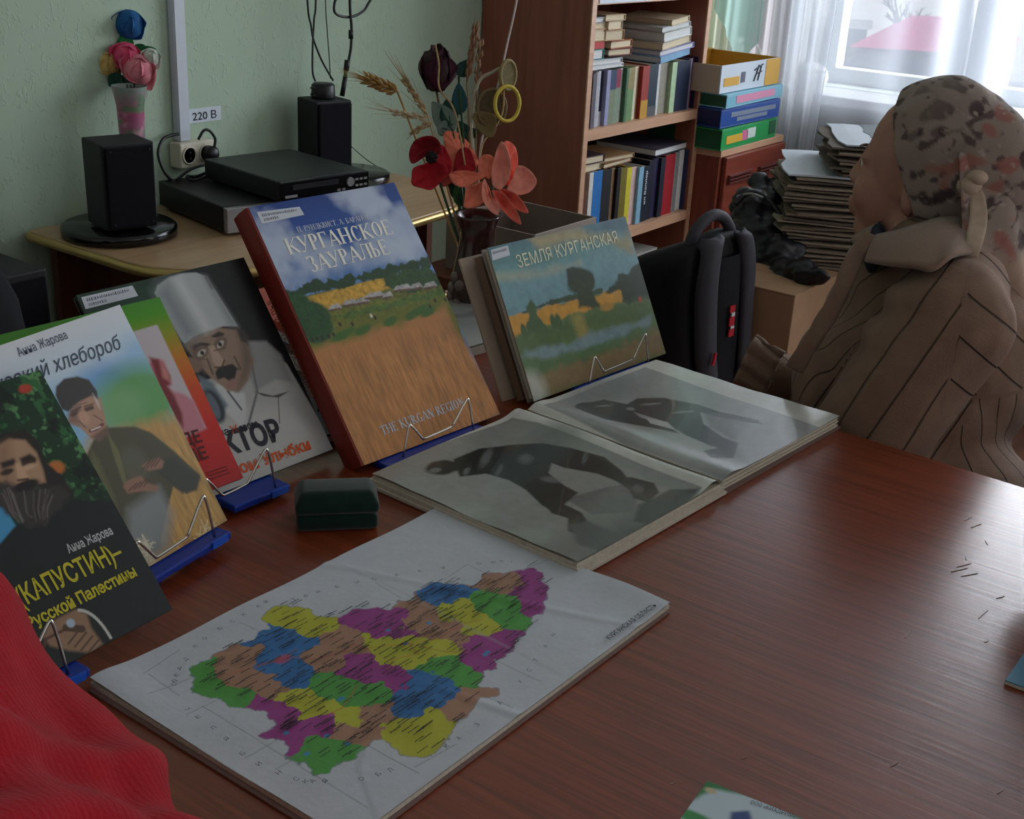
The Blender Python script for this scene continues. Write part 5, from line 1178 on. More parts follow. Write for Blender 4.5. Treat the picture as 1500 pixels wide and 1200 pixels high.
pile(G1, xr_, zr_, [('light blue book at the bottom of the tilted right pile', .172, .018, .18, (120, 164, 196), False, 0, .04, WPAGE), ('lavender edged book in the tilted right pile', .18, .015, .19, (150, 150, 190), True, .01, -.02, WPAGE), ('worn white paperback in the tilted right pile', .168, .020, .17, (180, 172, 160), True, .004, .05, CREAM),
    ('thick white book in the tilted right pile', .15, .024, .18, (206, 208, 200), True, .02, 0, WPAGE), ('grey white book second from top of the tilted right pile', .14, .014, .18, (186, 194, 190), True, .018, -.06, WPAGE), ('cream book on top of the tilted right pile', .105, .016, .16, (196, 180, 152), True, .046, .05, CREAM)], YB+.004, math.radians(-5))
lying('dark brown book standing deep between the lying piles', G1, BX0+.215, BX0+.305, S1+.20, S1+.28, .05, (70, 32, 28), 1.98, False)
zl_ = max(fz((a+c)/2+8, y) for a, c, y, _, _ in LOW[:7])+.002
G2 = 'books lying on the lower shelf'
pile(G2, BX0+.021, zl_, [('cream edged book at the bottom left on the lower lying books', .112, .018, .15, (196, 176, 148), True, 0, .02, CREAM), ('tan edged book with dark cover at the left of the lower lying books', .125, .021, .16, (60, 40, 50), True, 0, -.05, CREAM)], YB+.008)
lying('tan book behind the left pair of the lower lying books', G2, BX0+.11, BX0+.20, zl_+.022, zl_+.04, .13, (182, 140, 110), YB+.1)
pile(G2, BX0+.118, zl_, [('worn brown paperback in the middle of the lower lying books', .155, .013, .15, (126, 92, 62), True, .012, .06, CREAM), ('tan paperback with curled cover in the middle of the lower lying books', .16, .013, .14, (142, 110, 74), True, .01, -.08, CREAM)], YB+.004)
zq_ = max(fz((a+c)/2+8, y) for a, c, y, _, _ in LOW[10:17])+.002
lying('large book with dark cover lying across the right of the lower shelf', G2, fx(335, 770), fx(520, 700), zq_, zq_+.020, .2, (66, 60, 76), YB+.004, True, .04, 0, WPAGE)
lying('pale brochure lying on the bottom compartment of the bookcase', None, 3.02, 3.22, .0806, .40, .2, (176, 176, 168), YB+.02, False)

# ================================================================== cabinet, binders and open box beside the bookcase
cb = thing('cabinet', 'small red brown cabinet with strip handles beside the bookcase', 'cabinet', (3.545, 1.865, 0))
MAH = wood('mahogany', (112, 46, 30), (140, 64, 44), 0, 1.2, .35, coat=.2)
b = NB(); box2(b, (-.208, -.185, 0), (.208, .2, .668)); obj('carcass', b, wood('mahogany_side', (110, 50, 36), (134, 66, 48), 2, 1.2, .4), cb)
b = NB(); box2(b, (-.21, -.19, .669), (.21, .2, .690)); obj('top_board', b, SHELF, cb, bevel=.002)
b = NB(); box2(b, (-.19, -.201, .45), (.206, -.186, .668)); dr = obj('drawer_front', b, MAH, cb, bevel=.003)
for x in (-.10, .10):
    b = NB()
    for z in (-.010, 0, .010): box2(b, (x-.075, -.212, .602+z-.003), (x+.075, -.2012, .602+z+.003))
    obj('strip_handle', b, mat('handle_wood', (96, 50, 46), .3), dr, bevel=.001)
b = NB(); box2(b, (-.19, -.201, .05), (.206, -.186, .443)); obj('door', b, MAH, cb, bevel=.003)
def binder(label, z, h, w_, x, rz, rgb, side, dec):
    r = thing('binder', label, 'binder', (x, 1.80, z+.0006), rz, 'binders stacked on the cabinet')
    b_ = NB(); box2(b_, (-w_/2, -.125, 0), (w_/2, .12, .004)); box2(b_, (-w_/2, -.125, h-.005), (w_/2, .12, h-.001)); box2(b_, (-w_/2, -.125, .004), (w_/2, -.121, h-.005))
    obj('cover', b_, mat('binder_%d%d%d' % rgb, rgb, .35), r, bevel=.001)
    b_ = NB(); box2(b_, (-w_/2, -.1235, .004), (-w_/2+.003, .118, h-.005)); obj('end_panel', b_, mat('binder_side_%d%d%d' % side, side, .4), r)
    b_ = NB(); box2(b_, (-w_/2+.004, -.119, .0045), (w_/2-.008, .117, h-.0055)); obj('papers', b_, WPAGE, r)
    for nm, x0, x1, f0, f1, c in dec:
        b_ = NB(); box2(b_, (-w_/2+x0*w_, -.1262, h*f0), (-w_/2+x1*w_, -.1248, h*f1)); obj(nm, b_, mat('dec_%d%d%d' % c, c, .4), r)
    return r
z = .690
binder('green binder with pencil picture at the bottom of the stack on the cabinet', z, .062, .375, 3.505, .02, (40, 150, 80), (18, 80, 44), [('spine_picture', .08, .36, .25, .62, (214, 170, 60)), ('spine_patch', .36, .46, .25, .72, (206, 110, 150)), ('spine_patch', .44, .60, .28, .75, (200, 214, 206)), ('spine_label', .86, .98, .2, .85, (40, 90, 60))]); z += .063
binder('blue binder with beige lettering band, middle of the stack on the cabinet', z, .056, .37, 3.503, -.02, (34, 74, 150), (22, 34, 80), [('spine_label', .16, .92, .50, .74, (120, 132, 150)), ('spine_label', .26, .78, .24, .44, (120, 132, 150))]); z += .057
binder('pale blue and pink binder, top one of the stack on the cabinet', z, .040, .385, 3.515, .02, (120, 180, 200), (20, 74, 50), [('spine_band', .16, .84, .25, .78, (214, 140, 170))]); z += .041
bx = thing('cardboard_box', 'open white and yellow cardboard box on top of the binder stack', 'box', (3.50, 1.81, z+.0006), .0)
W2, D2, H2 = .19, .12, .078; b = NB()
CARD_W = mat('box_white', (196, 206, 216), .6); CARD_T = mat('box_tan', (186, 168, 146), .75); CARD_Y = mat('box_yellow', (206, 156, 52), .55)
box2(b, (-W2, -D2, 0), (W2, -D2+.004, H2)); obj('front_wall', b, CARD_W, bx)
b = NB(); box2(b, (-W2, -D2+.004, 0), (-W2+.004, D2, H2)); obj('side_wall', b, CARD_T, bx)
b = NB(); box2(b, (W2-.004, -D2+.004, 0), (W2, D2, H2)); obj('side_wall', b, CARD_Y, bx)
b = NB(); box2(b, (-W2+.004, D2-.004, 0), (W2-.004, D2, H2)); box2(b, (-W2, D2-.012, H2), (W2, D2+.006, H2+.003)); obj('back_wall', b, CARD_Y, bx)
b = NB(); box2(b, (-W2+.004, -D2+.004, 0), (W2-.004, D2-.004, .003)); obj('bottom', b, CARD_T, bx)
b = NB(); box2(b, (W2-.095, -D2-.0012, .001), (W2, -D2, H2-.001)); obj('yellow_panel', b, CARD_Y, bx)
b = NB(); box2(b, (-W2+.02, -D2-.0012, .018), (-W2+.115, -D2, .042)); obj('orange_strip', b, CARD_Y, bx)
b = NB(); box2(b, (-W2+.125, -D2-.0012, .022), (-W2+.152, -D2, .052)); obj('grey_patch', b, mat('patch_grey', (84, 88, 104), .5), bx)
b = NB()
for q in [((.02, .02), (.045, .065)), ((.045, .02), (.06, .06)), ((.03, .04), (.066, .046)), ((.05, .06), (.07, .066)), ((.018, .052), (.04, .058))]:
    tube(b, [(q[0][0], -D2-.0015, q[0][1]), (q[1][0], -D2-.0015, q[1][1])], .0022, 6)
obj('dark_emblem', b, mat('emblem_dark', (44, 50, 66), .5), bx)
tag(obj('crumpled_paper', gridsurf(NB(), lambda u, v: (3.38+u*.2, 1.77+v*.12, z+.03+.02*math.sin(u*7+v*5)*math.cos(v*6)), 14, 10), mat('paper_white', (205, 214, 224)), solid=.0006), 'crumpled pale paper inside the open white and yellow box', 'paper')
# ================================================================== flowers in the brown vase
vx = Vector(az(695, 452, TOP)); VD = 1.958
vs = thing('vase', 'dark brown glazed ceramic vase with moulded leaves behind the landscape album', 'vase', (vx.x, vx.y, TOP))
GLZ = mat('brown_glaze', (62, 36, 34), .18, .5, noise=.25, nscale=14, coat=.4)
b = NB(); lathe(b, [(.034, .0005), (.038, .004), (.037, .012), (.040, .03), (.038, .055), (.031, .085), (.027, .11), (.027, .128), (.033, .145), (.036, .15), (.032, .149), (.024, .13), (.022, .05)], seg=40); obj('vase_body', b, GLZ, vs, smooth=True)
def leaf_relief(a0, z0, n):
    b_ = NB()
    for k in range(n):
        a = a0+R_.uniform(-.35, .35); z = z0+k*.011+R_.uniform(-.003, .003); r = .040-.0007*k
        ball(b_, (r*math.cos(a), r*math.sin(a), z), (.006, .010, .009), Matrix.Rotation(a, 3, 'Z') @ Matrix.Rotation(R_.uniform(-.8, .8), 3, 'X'), 10, 8)
    return b_
vang = math.atan2(-vx.y, -vx.x)
obj('leaf_relief', leaf_relief(vang+1.25, .035, 6), GLZ, vs, smooth=True); obj('leaf_relief', leaf_relief(vang-1.0, .012, 5), mat('silver_glaze', (120, 104, 100), .25, .5), vs, smooth=True)
MOUTH = Vector((vx.x, vx.y, TOP+.128))
VP = lambda x, y, dd=0: Vector(ad(x, y, VD+dd))
CAMV = Vector(CAMP)
def petal(b, base, tip, wid, nrm, cup=.25, n=6, ruff=0, point=.6):
    base, tip = Vector(base), Vector(tip); ax_ = tip-base; L = ax_.length; a = ax_.normalized(); s = a.cross(Vector(nrm)).normalized(); n_ = s.cross(a)
    def f(u, v):
        t = u; w_ = wid*math.sin(PI*min(1, t**point*.96+.03))**.8*.5+.0004
        x = (v-.5)*2
        lift = cup*L*(t*t*.6-.9*t*(1-t))+(x*x)*cup*w_*1.1+ruff*math.sin(v*17+u*5)*t
        return base+a*(L*t)+s*(x*w_)+n_*lift
    gridsurf(b, f, 8, n); return b
def stem(name, a, tip, m, parent, r=.0022, bend=(0, 0, 0)):
    mid = (Vector(a)+Vector(tip))/2+Vector(bend); b = NB(); tube(b, spline([a, mid, tip], 8), r, 6); return obj(name, b, m, parent, smooth=True)
def cloth_mat(name, rgb): return mat('fabric_'+name, rgb, .7, .25, noise=.18, nscale=50)
STEM = mat('stem_green', (44, 74, 48), .6); STRAW = mat('straw', (176, 146, 104), .8, noise=.2, nscale=120)
def flower(label, petals, head, rgb_parts, stem_m=STEM, cat='flower', name='artificial_flower', foot=None, bend=(0, 0, 0), extra=None):
    """petals: list of (tip px, tip depth shift, width, material); head: px of the heart"""
    hp = VP(*head); root = thing(name, label, cat, foot or MOUTH); O = Vector(foot or MOUTH)
    for tip, dd, wd, m, *k in petals:
        tp = VP(tip[0], tip[1], dd); b_ = NB(); kk = dict(k[0]) if k else {}
        bs = VP(*kk.pop('base')) if 'base' in kk else hp
        petal(b_, bs-O, tp-O, wd, (CAMV-hp), **kk); obj('petal', b_, m, root, smooth=True, solid=.0006)
    stem('stem', Vector((0, 0, -.10)), hp-O, stem_m, root, bend=bend)
    if extra: extra(root, O, hp)
    return root
RED, RED2 = cloth_mat('poppy', (168, 26, 38)), cloth_mat('poppy_dark', (128, 18, 30)); COR, COR2 = cloth_mat('coral', (242, 116, 100)), cloth_mat('coral_light', (246, 154, 136)); SAL = cloth_mat('salmon', (238, 130, 104)); DKR = cloth_mat('heart_red', (146, 20, 30))
def poppy_heart(root, O, hp):
    n_ = (CAMV-hp).normalized(); b = NB()
    for k in range(7):
        a = k*2*PI/7; sx_ = n_.orthogonal().normalized(); sy = n_.cross(sx_); p = hp-O+n_*.006+(sx_*math.cos(a)+sy*math.sin(a))*.006; ball(b, p, (.0042, .0042, .0042), u=8, v=6)
    ball(b, hp-O+n_*.006, .006, u=10, v=8); obj('dark_heart', b, mat('poppy_heart', (24, 12, 18), .8), root, smooth=True)
def sheet_petal(b, pts, dd, cup, O, k=.275, ox=540, oy=20):
    """a petal cut along an outline; dd = depth of its points (base first, tip in the middle), cup = how far its middle bulges back"""
    n = len(pts); out_ = spline([(x, y, 0) for x, y in pts]+[(pts[0][0], pts[0][1], 0)], 4)[:-1]; m = len(out_)
    cx, cy = sum(p[0] for p in out_)/m, sum(p[1] for p in out_)/m
    rings = []
    for q in (1, .8, .58, .34, .12):
        ring = []
        for i, p in enumerate(out_):
            t = abs(1-2*i/m); t = 1-t            # 0 at the base, 1 half way round
            d = dd[0]*(1-t)+dd[1]*t; x, y = cx+(p[0]-cx)*q, cy+(p[1]-cy)*q
            ring.append(b.verts.new(VP(ox+k*x, oy+k*y, d*(.4+.6*q)+cup*(1-q*q)+.0015*math.sin(i*1.3)*q-.030)-O))
        rings.append(ring)
    for A_, B2 in zip(rings, rings[1:]):
        for i in range(m): b.faces.new((A_[i], A_[(i+1) % m], B2[(i+1) % m], B2[i]))
    b.faces.new(rings[-1])
def big_flower(label, petals, heart, extra=None):
    root = thing('artificial_flower', label, 'flower', MOUTH); O = MOUTH; hp = VP(540+.275*heart[0], 20+.275*heart[1])
    for pts, dd, cup, m in petals:
        b_ = NB(); sheet_petal(b_, pts, dd, cup, O); obj('petal', b_, m, root, smooth=True, solid=.0007)
    stem('stem', Vector((0, 0, -.10)), hp-O+(hp-CAMV).normalized()*-.016, STEM, root)
    if extra: extra(root, O, hp+(CAMV-hp).normalized()*.032)
big_flower('dark red poppy with black heart, leftmost of the big fabric flowers', [
  ([(345, 760), (300, 762), (235, 800), (215, 750), (235, 690), (275, 660), (335, 652), (375, 680), (388, 730)], (0, -.014), .012, RED2),
  ([(330, 780), (300, 800), (240, 822), (229, 870), (233, 912), (285, 930), (338, 937), (400, 880), (425, 850), (400, 800)], (0, -.016), .012, RED),
  ([(350, 740), (385, 700), (410, 720), (445, 800), (425, 855), (385, 830)], (0, .006), .004, RED)], (335, 765), poppy_heart)
big_flower('salmon lily with dark red heart between the poppy and the coral lily', [
  ([(440, 850), (412, 760), (400, 680), (403, 632), (440, 625), (485, 640), (535, 690), (572, 750), (582, 805), (520, 840)], (.02, .03), .010, SAL),
  ([(450, 842), (470, 740), (510, 712), (540, 725), (562, 780), (566, 835), (500, 842)], (.012, .018), .008, DKR),
  ([(425, 855), (470, 838), (530, 838), (620, 862), (570, 895), (510, 925), (450, 905)], (.0, .004), .006, SAL),
  ([(520, 920), (580, 905), (610, 900), (640, 985), (610, 1010), (560, 1034), (508, 1032), (512, 980)], (.0, -.01), .006, SAL),
  ([(500, 835), (430, 800), (400, 820), (380, 915), (420, 915), (470, 880)], (.018, .02), .004, COR)], (500, 850))
big_flower('large coral lily with pointed petals opening to the right', [
  ([(660, 915), (655, 850), (672, 760), (700, 688), (722, 692), (745, 740), (757, 800), (745, 880), (700, 938)], (0, -.012), .010, COR2),
  ([(720, 900), (720, 760), (722, 684), (762, 688), (790, 735), (793, 810), (765, 880), (750, 920)], (.006, .02), .008, COR),
  ([(735, 935), (770, 870), (790, 812), (835, 818), (882, 862), (893, 905), (850, 955), (775, 965)], (0, .004), .010, COR2),
  ([(690, 930), (740, 940), (795, 970), (852, 1058), (800, 1050), (740, 1000)], (0, -.02), .006, COR),
  ([(655, 940), (715, 955), (785, 1050), (812, 1122), (760, 1095), (690, 1020)], (0, -.03), .006, COR),
  ([(640, 925), (660, 980), (692, 1005), (690, 1072), (640, 1045), (606, 985), (605, 915), (616, 880)], (0, -.02), .006, COR2),
  ([(640, 880), (590, 850), (585, 790), (605, 755), (650, 752), (672, 785), (660, 850)], (.006, .012), .006, SAL)], (662, 915))
# dark rose
rs = thing('artificial_flower', 'dark maroon rose standing highest in the brown vase', 'flower', MOUTH); O = MOUTH; hp = VP(640, 98); up = Vector((0, 0, 1))
MAR = cloth_mat('maroon', (58, 20, 34)); MAR2 = cloth_mat('maroon_grey', (70, 52, 56))
for k in range(9):
    a = k*2.4; rr_ = .014+.0019*k; b = NB(); bs = hp-O+Vector((math.cos(a)*rr_*.55, math.sin(a)*rr_*.55, -.036)); tp = hp-O+Vector((math.cos(a)*rr_, math.sin(a)*rr_, .034-.0022*k))
    petal(b, bs, tp, .050+.001*k, Vector((-math.cos(a), -math.sin(a), .2)), cup=.2, point=1.25, ruff=.003); obj('petal', b, MAR if k % 4 else MAR2, rs, smooth=True, solid=.0006)
b = NB(); ball(b, hp-O+Vector((0, 0, -.005)), (.020, .020, .030)); obj('bud', b, MAR, rs, smooth=True)
stem('stem', Vector((0, 0, -.1)), hp-O+Vector((0, 0, -.034)), mat('stem_brown', (104, 84, 60), .7), rs)
DKG, TEAL, GRYG = cloth_mat('leaf_dark', (28, 62, 52)), cloth_mat('leaf_teal', (34, 78, 84)), cloth_mat('leaf_grey', (112, 128, 118))
def leaves(label, lst):
    root = thing('artificial_leaf', label, 'leaf', MOUTH); O = MOUTH
    for (b0, tip, wd, m) in lst:
        b_ = NB(); p0, p1 = VP(*b0)-O, VP(*tip)-O; petal(b_, p0, p1, wd, CAMV-p1-O, cup=.12, point=.75); lf_ = obj('leaf_blade', b_, m, root, smooth=True, solid=.0005)
        b_ = NB(); tube(b_, [p0, (p0+p1)/2], .0012, 6); obj('midrib', b_, STEM, lf_)
    stem('stem', Vector((0, 0, -.1)), VP(*lst[0][0])-O, STEM, root)
leaves('dark green leaf spray just right of the maroon rose', [((672, 112), (686, 88), .022, DKG), ((674, 168), (672, 122), .024, TEAL), ((684, 200), (700, 190), .016, DKG), ((688, 208), (672, 178), .024, DKG)])
leaves('grey green leaf spray below the maroon rose', [((664, 192), (634, 150), .034, GRYG), ((660, 184), (655, 145), .028, DKG), ((655, 190), (640, 185), .024, GRYG)])
leaves('green leaf drooping over the vase mouth under the poppy', [((672, 296), (654, 258), .012, DKG), ((676, 302), (668, 272), .018, cloth_mat('leaf_mid', (58, 108, 58)))])
# dry grasses
def ear(label, base, tip, nspik, awn, m, r=.0014, spread=.35, name='dry_grass', ln=.012):
    root = thing(name, label, 'dried plant', MOUTH); O = MOUTH; a, t_ = VP(*base)-O, VP(*tip)-O
    stem('stem', Vector((0, 0, -.1)), a, m, root, r*.8); b_ = NB(); tube(b_, [a, t_], r, 6)
    d = (t_-a); L = d.length; d.normalize(); s0 = d.orthogonal().normalized(); s1 = d.cross(s0)
    for k in range(nspik):
        u = k/nspik; ang_ = k*2.4; o = (s0*math.cos(ang_)+s1*math.sin(ang_)); p = a+d*(L*u); q = p+(d+o*spread).normalized()*ln
        tube(b_, [p, (p+q)/2+o*.002, q], [.0008, .0026, .0006], 6)
    obj('grain_head', b_, m, root, smooth=True)
    if awn:
        b_ = NB()
        for k in range(nspik):
            u = k/nspik; o = (s0*R_.uniform(-1, 1)+s1*R_.uniform(-1, 1)); p = a+d*(L*u); tube(b_, [p, p+(d+o*.22).normalized()*awn], [.0005, .0002], 4)
        obj('awn', b_, m, root)
GLD = mat('straw_gold', (168, 128, 70), .8, noise=.2, nscale=120); PALE = mat('straw_pale', (200, 182, 150), .8)
ear('golden wheat ear pointing far to the left', (582, 134), (538, 116), 34, .05, GLD, r=.002, spread=.75, name='dry_wheat', ln=.018)
ear('pale wheat ear just above the horizontal awns', (626, 168), (592, 116), 18, .06, STRAW, name='dry_wheat')
ear('pale dry grass spreading left with long thin awns', (628, 174), (578, 165), 16, .06, PALE, r=.0009)
ear('short dry grass under the pale wheat at the left of the bouquet', (632, 178), (606, 194), 8, .02, STRAW, r=.0008)
ear('tall dry reed standing in front of the bookcase corner', (684, 120), (696, 45), 26, .03, mat('reed', (140, 104, 76), .85), spread=.22, name='dry_reed', ln=.02)
ear('second dry reed beside the tall one', (698, 130), (704, 58), 12, 0, mat('reed', (140, 104, 76)), spread=.3, name='dry_reed', ln=.016)
def curl(label, px, r, m, cat='dried plant', name='dried_vine'):
    root = thing(name, label, cat, MOUTH); b_ = NB(); tube(b_, [p-MOUTH for p in [Vector(q) for q in spline([VP(x, y, d_) for x, y, d_ in px], 8)]], r, 8); obj('stalk', b_, m, root, smooth=True)
curl('long pale bare stalk rising past the bookcase side to the top of the picture', [(700, 300, 0), (703, 225, 0), (712, 180, .005), (728, 130, .01), (744, 60, .01), (756, 5, .01), (764, -50, .01)], .0016, mat('stalk_pale', (196, 184, 180), .6))
curl('tan dried stalk with a hook left of the yellow slices', [(700, 300, 0), (705, 218, 0), (722, 192, 0), (736, 165, 0), (738, 132, 0)], .0014, STRAW)
curl('thick dried strip arching over to the right under the rose leaves', [(700, 300, 0), (690, 180, 0), (700, 122, 0), (722, 106, 0), (738, 98, 0)], .003, mat('strip', (176, 164, 140), .8))
curl('dried stalk crossing the maroon rose', [(690, 300, 0), (668, 170, -.03), (644, 130, -.03), (643, 95, -.03), (638, 66, -.03)], .0014, STRAW)
def slice_(label, c, r, rgb, rz):
    root = thing('dried_slice', label, 'dried fruit', VP(*c)); q = ((CAMV-VP(*c)).to_track_quat('Z', 'Y').to_matrix()) @ Matrix.Rotation(rz, 3, 'Y')
    b_ = NB(); tube(b_, [q @ Vector((r*math.cos(a), r*math.sin(a)*1.15, 0)) for a in np.linspace(0, 2*PI, 25)[:-1]], .003, 8, closed=True); obj('rind', b_, mat('rind_%d' % rgb[0], rgb, .7), root, smooth=True)
    if rgb[0] > 200: return
    b_ = NB(); prism(b_, [(r*.95*math.cos(a), r*1.1*math.sin(a)) for a in np.linspace(0, 2*PI, 25)[:-1]], -.0007, .0007, lambda x, y, z: q @ Vector((x, y, z))); obj('pulp', b_, mat('pulp_%d' % rgb[0], tuple(int(v*.75) for v in rgb), .8, noise=.3, nscale=150), root)
slice_('yellow rimmed dried slice at the right of the bouquet', (743, 152), .023, (206, 186, 70), .6)
slice_('olive dried slice above the yellow one', (744, 110), .019, (140, 124, 74), .9)
slice_('brown dried slice in the middle of the bouquet', (720, 158), .024, (112, 92, 62), .4)
b = NB(); petal(b, VP(700, 190)-MOUTH, VP(725, 170)-MOUTH, .045, CAMV-MOUTH, cup=.4); tag(obj('dried_pod', b, mat('pod', (120, 104, 66), .8), loc=MOUTH, smooth=True, solid=.001), 'brown curled dried pod below the slices', 'dried plant')

# ------------------------------------------------------------------ plastic vase with small flowers behind the left speaker
pv = Vector(ad(196, 200, 2.5)); PX, PY = 1.55, 2.035
PD_ = 2.435
fv = thing('plastic_vase', 'narrow pink and green translucent vase behind the left speaker', 'vase', (PX, PY, SZ))
P = Print(60, 80, None, 3.); P.vgrad([(0, (214, 220, 222)), (.3, (150, 176, 160)), (.5, (84, 140, 104)), (.62, (150, 110, 130)), (.8, (170, 84, 120)), (1, (140, 160, 150))])
P.mix(np.clip((P.noise(6, seed=2)-.55)*6, 0, .7), (60, 140, 90)); P.mix(np.clip((P.noise(7, seed=5)-.58)*6, 0, .7), (206, 150, 170))
zt = float(ad(190, 122, PD_)[2])-SZ
rad = lambda v: np.interp(v, [0, .1, .35, .6, .85, 1], [.036, .040, .030, .024, .026, .033])
P.mesh('vase_body', lambda U, V: np.stack([rad(V)*np.cos(2*PI*U), rad(V)*np.sin(2*PI*U), V*zt+.0008], -1), attr_mat('mottled_plastic', .3, .5), fv)
b = NB(); lathe(b, [(.035, .0004), (.036, .003)], seg=24); obj('base', b, mat('clear_grey', (190, 196, 200), .2), fv)
FO = Vector((PX, PY, SZ+zt-.02)); FP = lambda x, y, dd=0: Vector(ad(x, y, PD_+dd))
def small_flower(label, c, r, rgb, kind='rose', leafs=(), sq=1.):
    r *= 1.5; hp_ = FP(*c); root = thing('artificial_flower', label, 'flower', FO); m = cloth_mat('f%d%d%d' % rgb, rgb); n_ = (CAMV-hp_).normalized(); sx_ = Vector((0, 0, 1)).cross(n_).normalized(); sy = n_.cross(sx_)
    for k in range(8):
        a = k*2*PI/8*1.618*2; q = .35+.65*k/7; b_ = NB(); bs = hp_-FO; tp = hp_-FO+(sx_*math.cos(a)+sy*math.sin(a)*sq)*r*q+n_*r*(1.1-q)
        petal(b_, bs-n_*r*.3, tp, r*1.15, n_, cup=.35, ruff=.0012); obj('petal', b_, m, root, smooth=True, solid=.0006)
    b_ = NB(); ball(b_, hp_-FO, r*.62); obj('bud', b_, m, root, smooth=True)
    stem('stem', Vector((0, 0, -.05)), hp_-FO-n_*r*.2, STEM, root, .0018)
small_flower('blue fabric flower at the top of the small bouquet', (190, 36), .030, (34, 92, 148), sq=.75)
small_flower('yellow fabric flower at the left of the small bouquet', (157, 93), .026, (206, 176, 106))
small_flower('deep pink fabric flower in the middle of the small bouquet', (186, 84), .030, (214, 82, 116))
small_flower('pale pink fabric flower at the lower right of the small bouquet', (203, 102), .032, (222, 138, 150))
small_flower('whitish fabric flower at the right edge of the small bouquet', (222, 84), .018, (200, 208, 196))
def small_leaf(label, prs, rgb):
    root = thing('artificial_leaf', label, 'leaf', FO); m = cloth_mat('l%d%d%d' % rgb, rgb)
    for (x0, y0), (x1, y1), wd in prs:
        b_ = NB(); petal(b_, FP(x0, y0)-FO, FP(x1, y1)-FO, wd, CAMV-FO, cup=.15, point=.75); obj('leaf_blade', b_, m, root, smooth=True, solid=.0005)
    stem('stem', Vector((0, 0, -.05)), FP(*prs[0][0])-FO, STEM, root, .0015)
small_leaf('bright green bud leaf under the blue flower', [((180, 72), (176, 48), .04), ((182, 72), (188, 50), .03)], (30, 122, 66))
small_leaf('green leaf behind the whitish flower', [((200, 80), (229, 72), .024), ((198, 76), (212, 66), .02)], (30, 112, 66))
small_leaf('yellow green leaf behind the yellow flower', [((170, 80), (134, 76), .018), ((168, 78), (150, 70), .02), ((172, 78), (166, 66), .02)], (126, 140, 60))
small_leaf('dark green leaf at the mouth of the narrow vase', [((176, 112), (160, 126), .03), ((182, 112), (172, 124), .03)], (24, 70, 56))

# ------------------------------------------------------------------ grey carton on a stool between stand and bookcase
gz = float(ad(783, 345, 2.45)[2])
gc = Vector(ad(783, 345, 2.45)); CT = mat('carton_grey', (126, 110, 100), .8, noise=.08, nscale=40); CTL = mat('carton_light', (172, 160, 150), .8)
bxl = thing('cardboard_box', 'open grey brown cardboard box between the vase and the bookcase', 'box', (gc.x+.11, gc.y+.11, gz-.11))
H2 = .11
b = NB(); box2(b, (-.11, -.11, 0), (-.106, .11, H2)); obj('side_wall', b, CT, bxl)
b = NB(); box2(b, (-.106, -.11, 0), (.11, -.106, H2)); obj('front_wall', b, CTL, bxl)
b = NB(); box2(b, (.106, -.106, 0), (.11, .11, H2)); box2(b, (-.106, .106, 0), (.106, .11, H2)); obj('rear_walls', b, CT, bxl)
b = NB(); box2(b, (-.106, -.106, 0.0005), (.106, .106, .004)); obj('bottom', b, CT, bxl)
b = NB()
for k in range(5): box2(b, (-.095+.016*k, -.1106, H2-.028), (-.087+.016*k, -.1101, H2-.014-.004*(k % 2)))
obj('stamp', b, mat('stamp_dark', (60, 54, 54), .7), bxl)
stl = thing('stool', 'dark wooden stool carrying the grey brown box', 'stool', (gc.x+.11, gc.y+.11, 0))
b = NB(); box2(b, (-.16, -.16, gz-.11-.03), (.16, .16, gz-.111)); obj('seat', b, BROWN, stl, bevel=.004)
for x, y in ((-.13, -.13), (.13, -.13), (.13, .13), (-.13, .13)):
    b = NB(); tube(b, [(x, y, 0), (x*.92, y*.92, gz-.14)], .016, 10); obj('leg', b, BROWN, stl)

# ================================================================== bench with backpack, bag, box and newspapers
BZ = .48
BEN = wood('bench_wood', (130, 66, 40), (158, 86, 54), 1, 1.2, .4)
bn = thing('bench', 'reddish wooden bench under the backpack and boxes', 'bench', (2.25, 1.0, 0))
b = NB(); box2(b, (-.48, -.22, BZ-.028), (.62, .215, BZ)); obj('seat', b, BEN, bn, bevel=.005)
b = NB(); box2(b, (-.42, -.18, BZ-.09), (.56, -.16, BZ-.028)); box2(b, (-.42, .17, BZ-.09), (.56, .19, BZ-.028)); obj('rail', b, BEN, bn)
for x in (-.42, .56):
    for y in (-.18, .18):
        b = NB(); box2(b, (x-.02, y-.02, 0), (x+.02, y+.02, BZ-.028)); obj('leg', b, BEN, bn)
NYL = mat('black_nylon', (24, 24, 29), .55, .4, noise=.2, nscale=35, bump=.12, bscale=700); PAD = mat('dark_padding', (62, 62, 70), .65, .35, bump=.1, bscale=600); SIDE = mat('side_nylon', (17, 17, 21), .7, .3, bump=.1, bscale=500)
bp_ = thing('backpack', 'black backpack with padded straps and red tag standing on the bench', 'backpack', (2.09, 1.115, BZ+.001), math.radians(-6))
HB, WB, DB = .312, .128, .122; ZK = HB/.345
def sect(z):
    t = z/HB
    w_ = WB*(.95+.07*math.sin(PI*min(1, t*1.1)))*(1 if t < .78 else (max(0, 1-((t-.78)/.225)**2.4))**.5)
    d = DB*(.96+.08*math.sin(PI*t))*(1 if t < .5 else max(.14, (1-((t-.5)/.505)**1.6)**.9))
    return max(w_, .012), max(d, .012)
b = NB(); NS = 36
rings = []
for k in range(23):
    t = k/22; z = HB*t; w_, d = sect(z); e = .55; k0 = .9 if k == 0 else 1
    rings.append([b.verts.new((k0*w_*math.copysign(abs(math.cos(a))**e, math.cos(a)), k0*d*math.copysign(abs(math.sin(a))**e, math.sin(a))-(DB-d)+.02*t, z)) for a in np.linspace(0, 2*PI, NS+1)[:-1]])
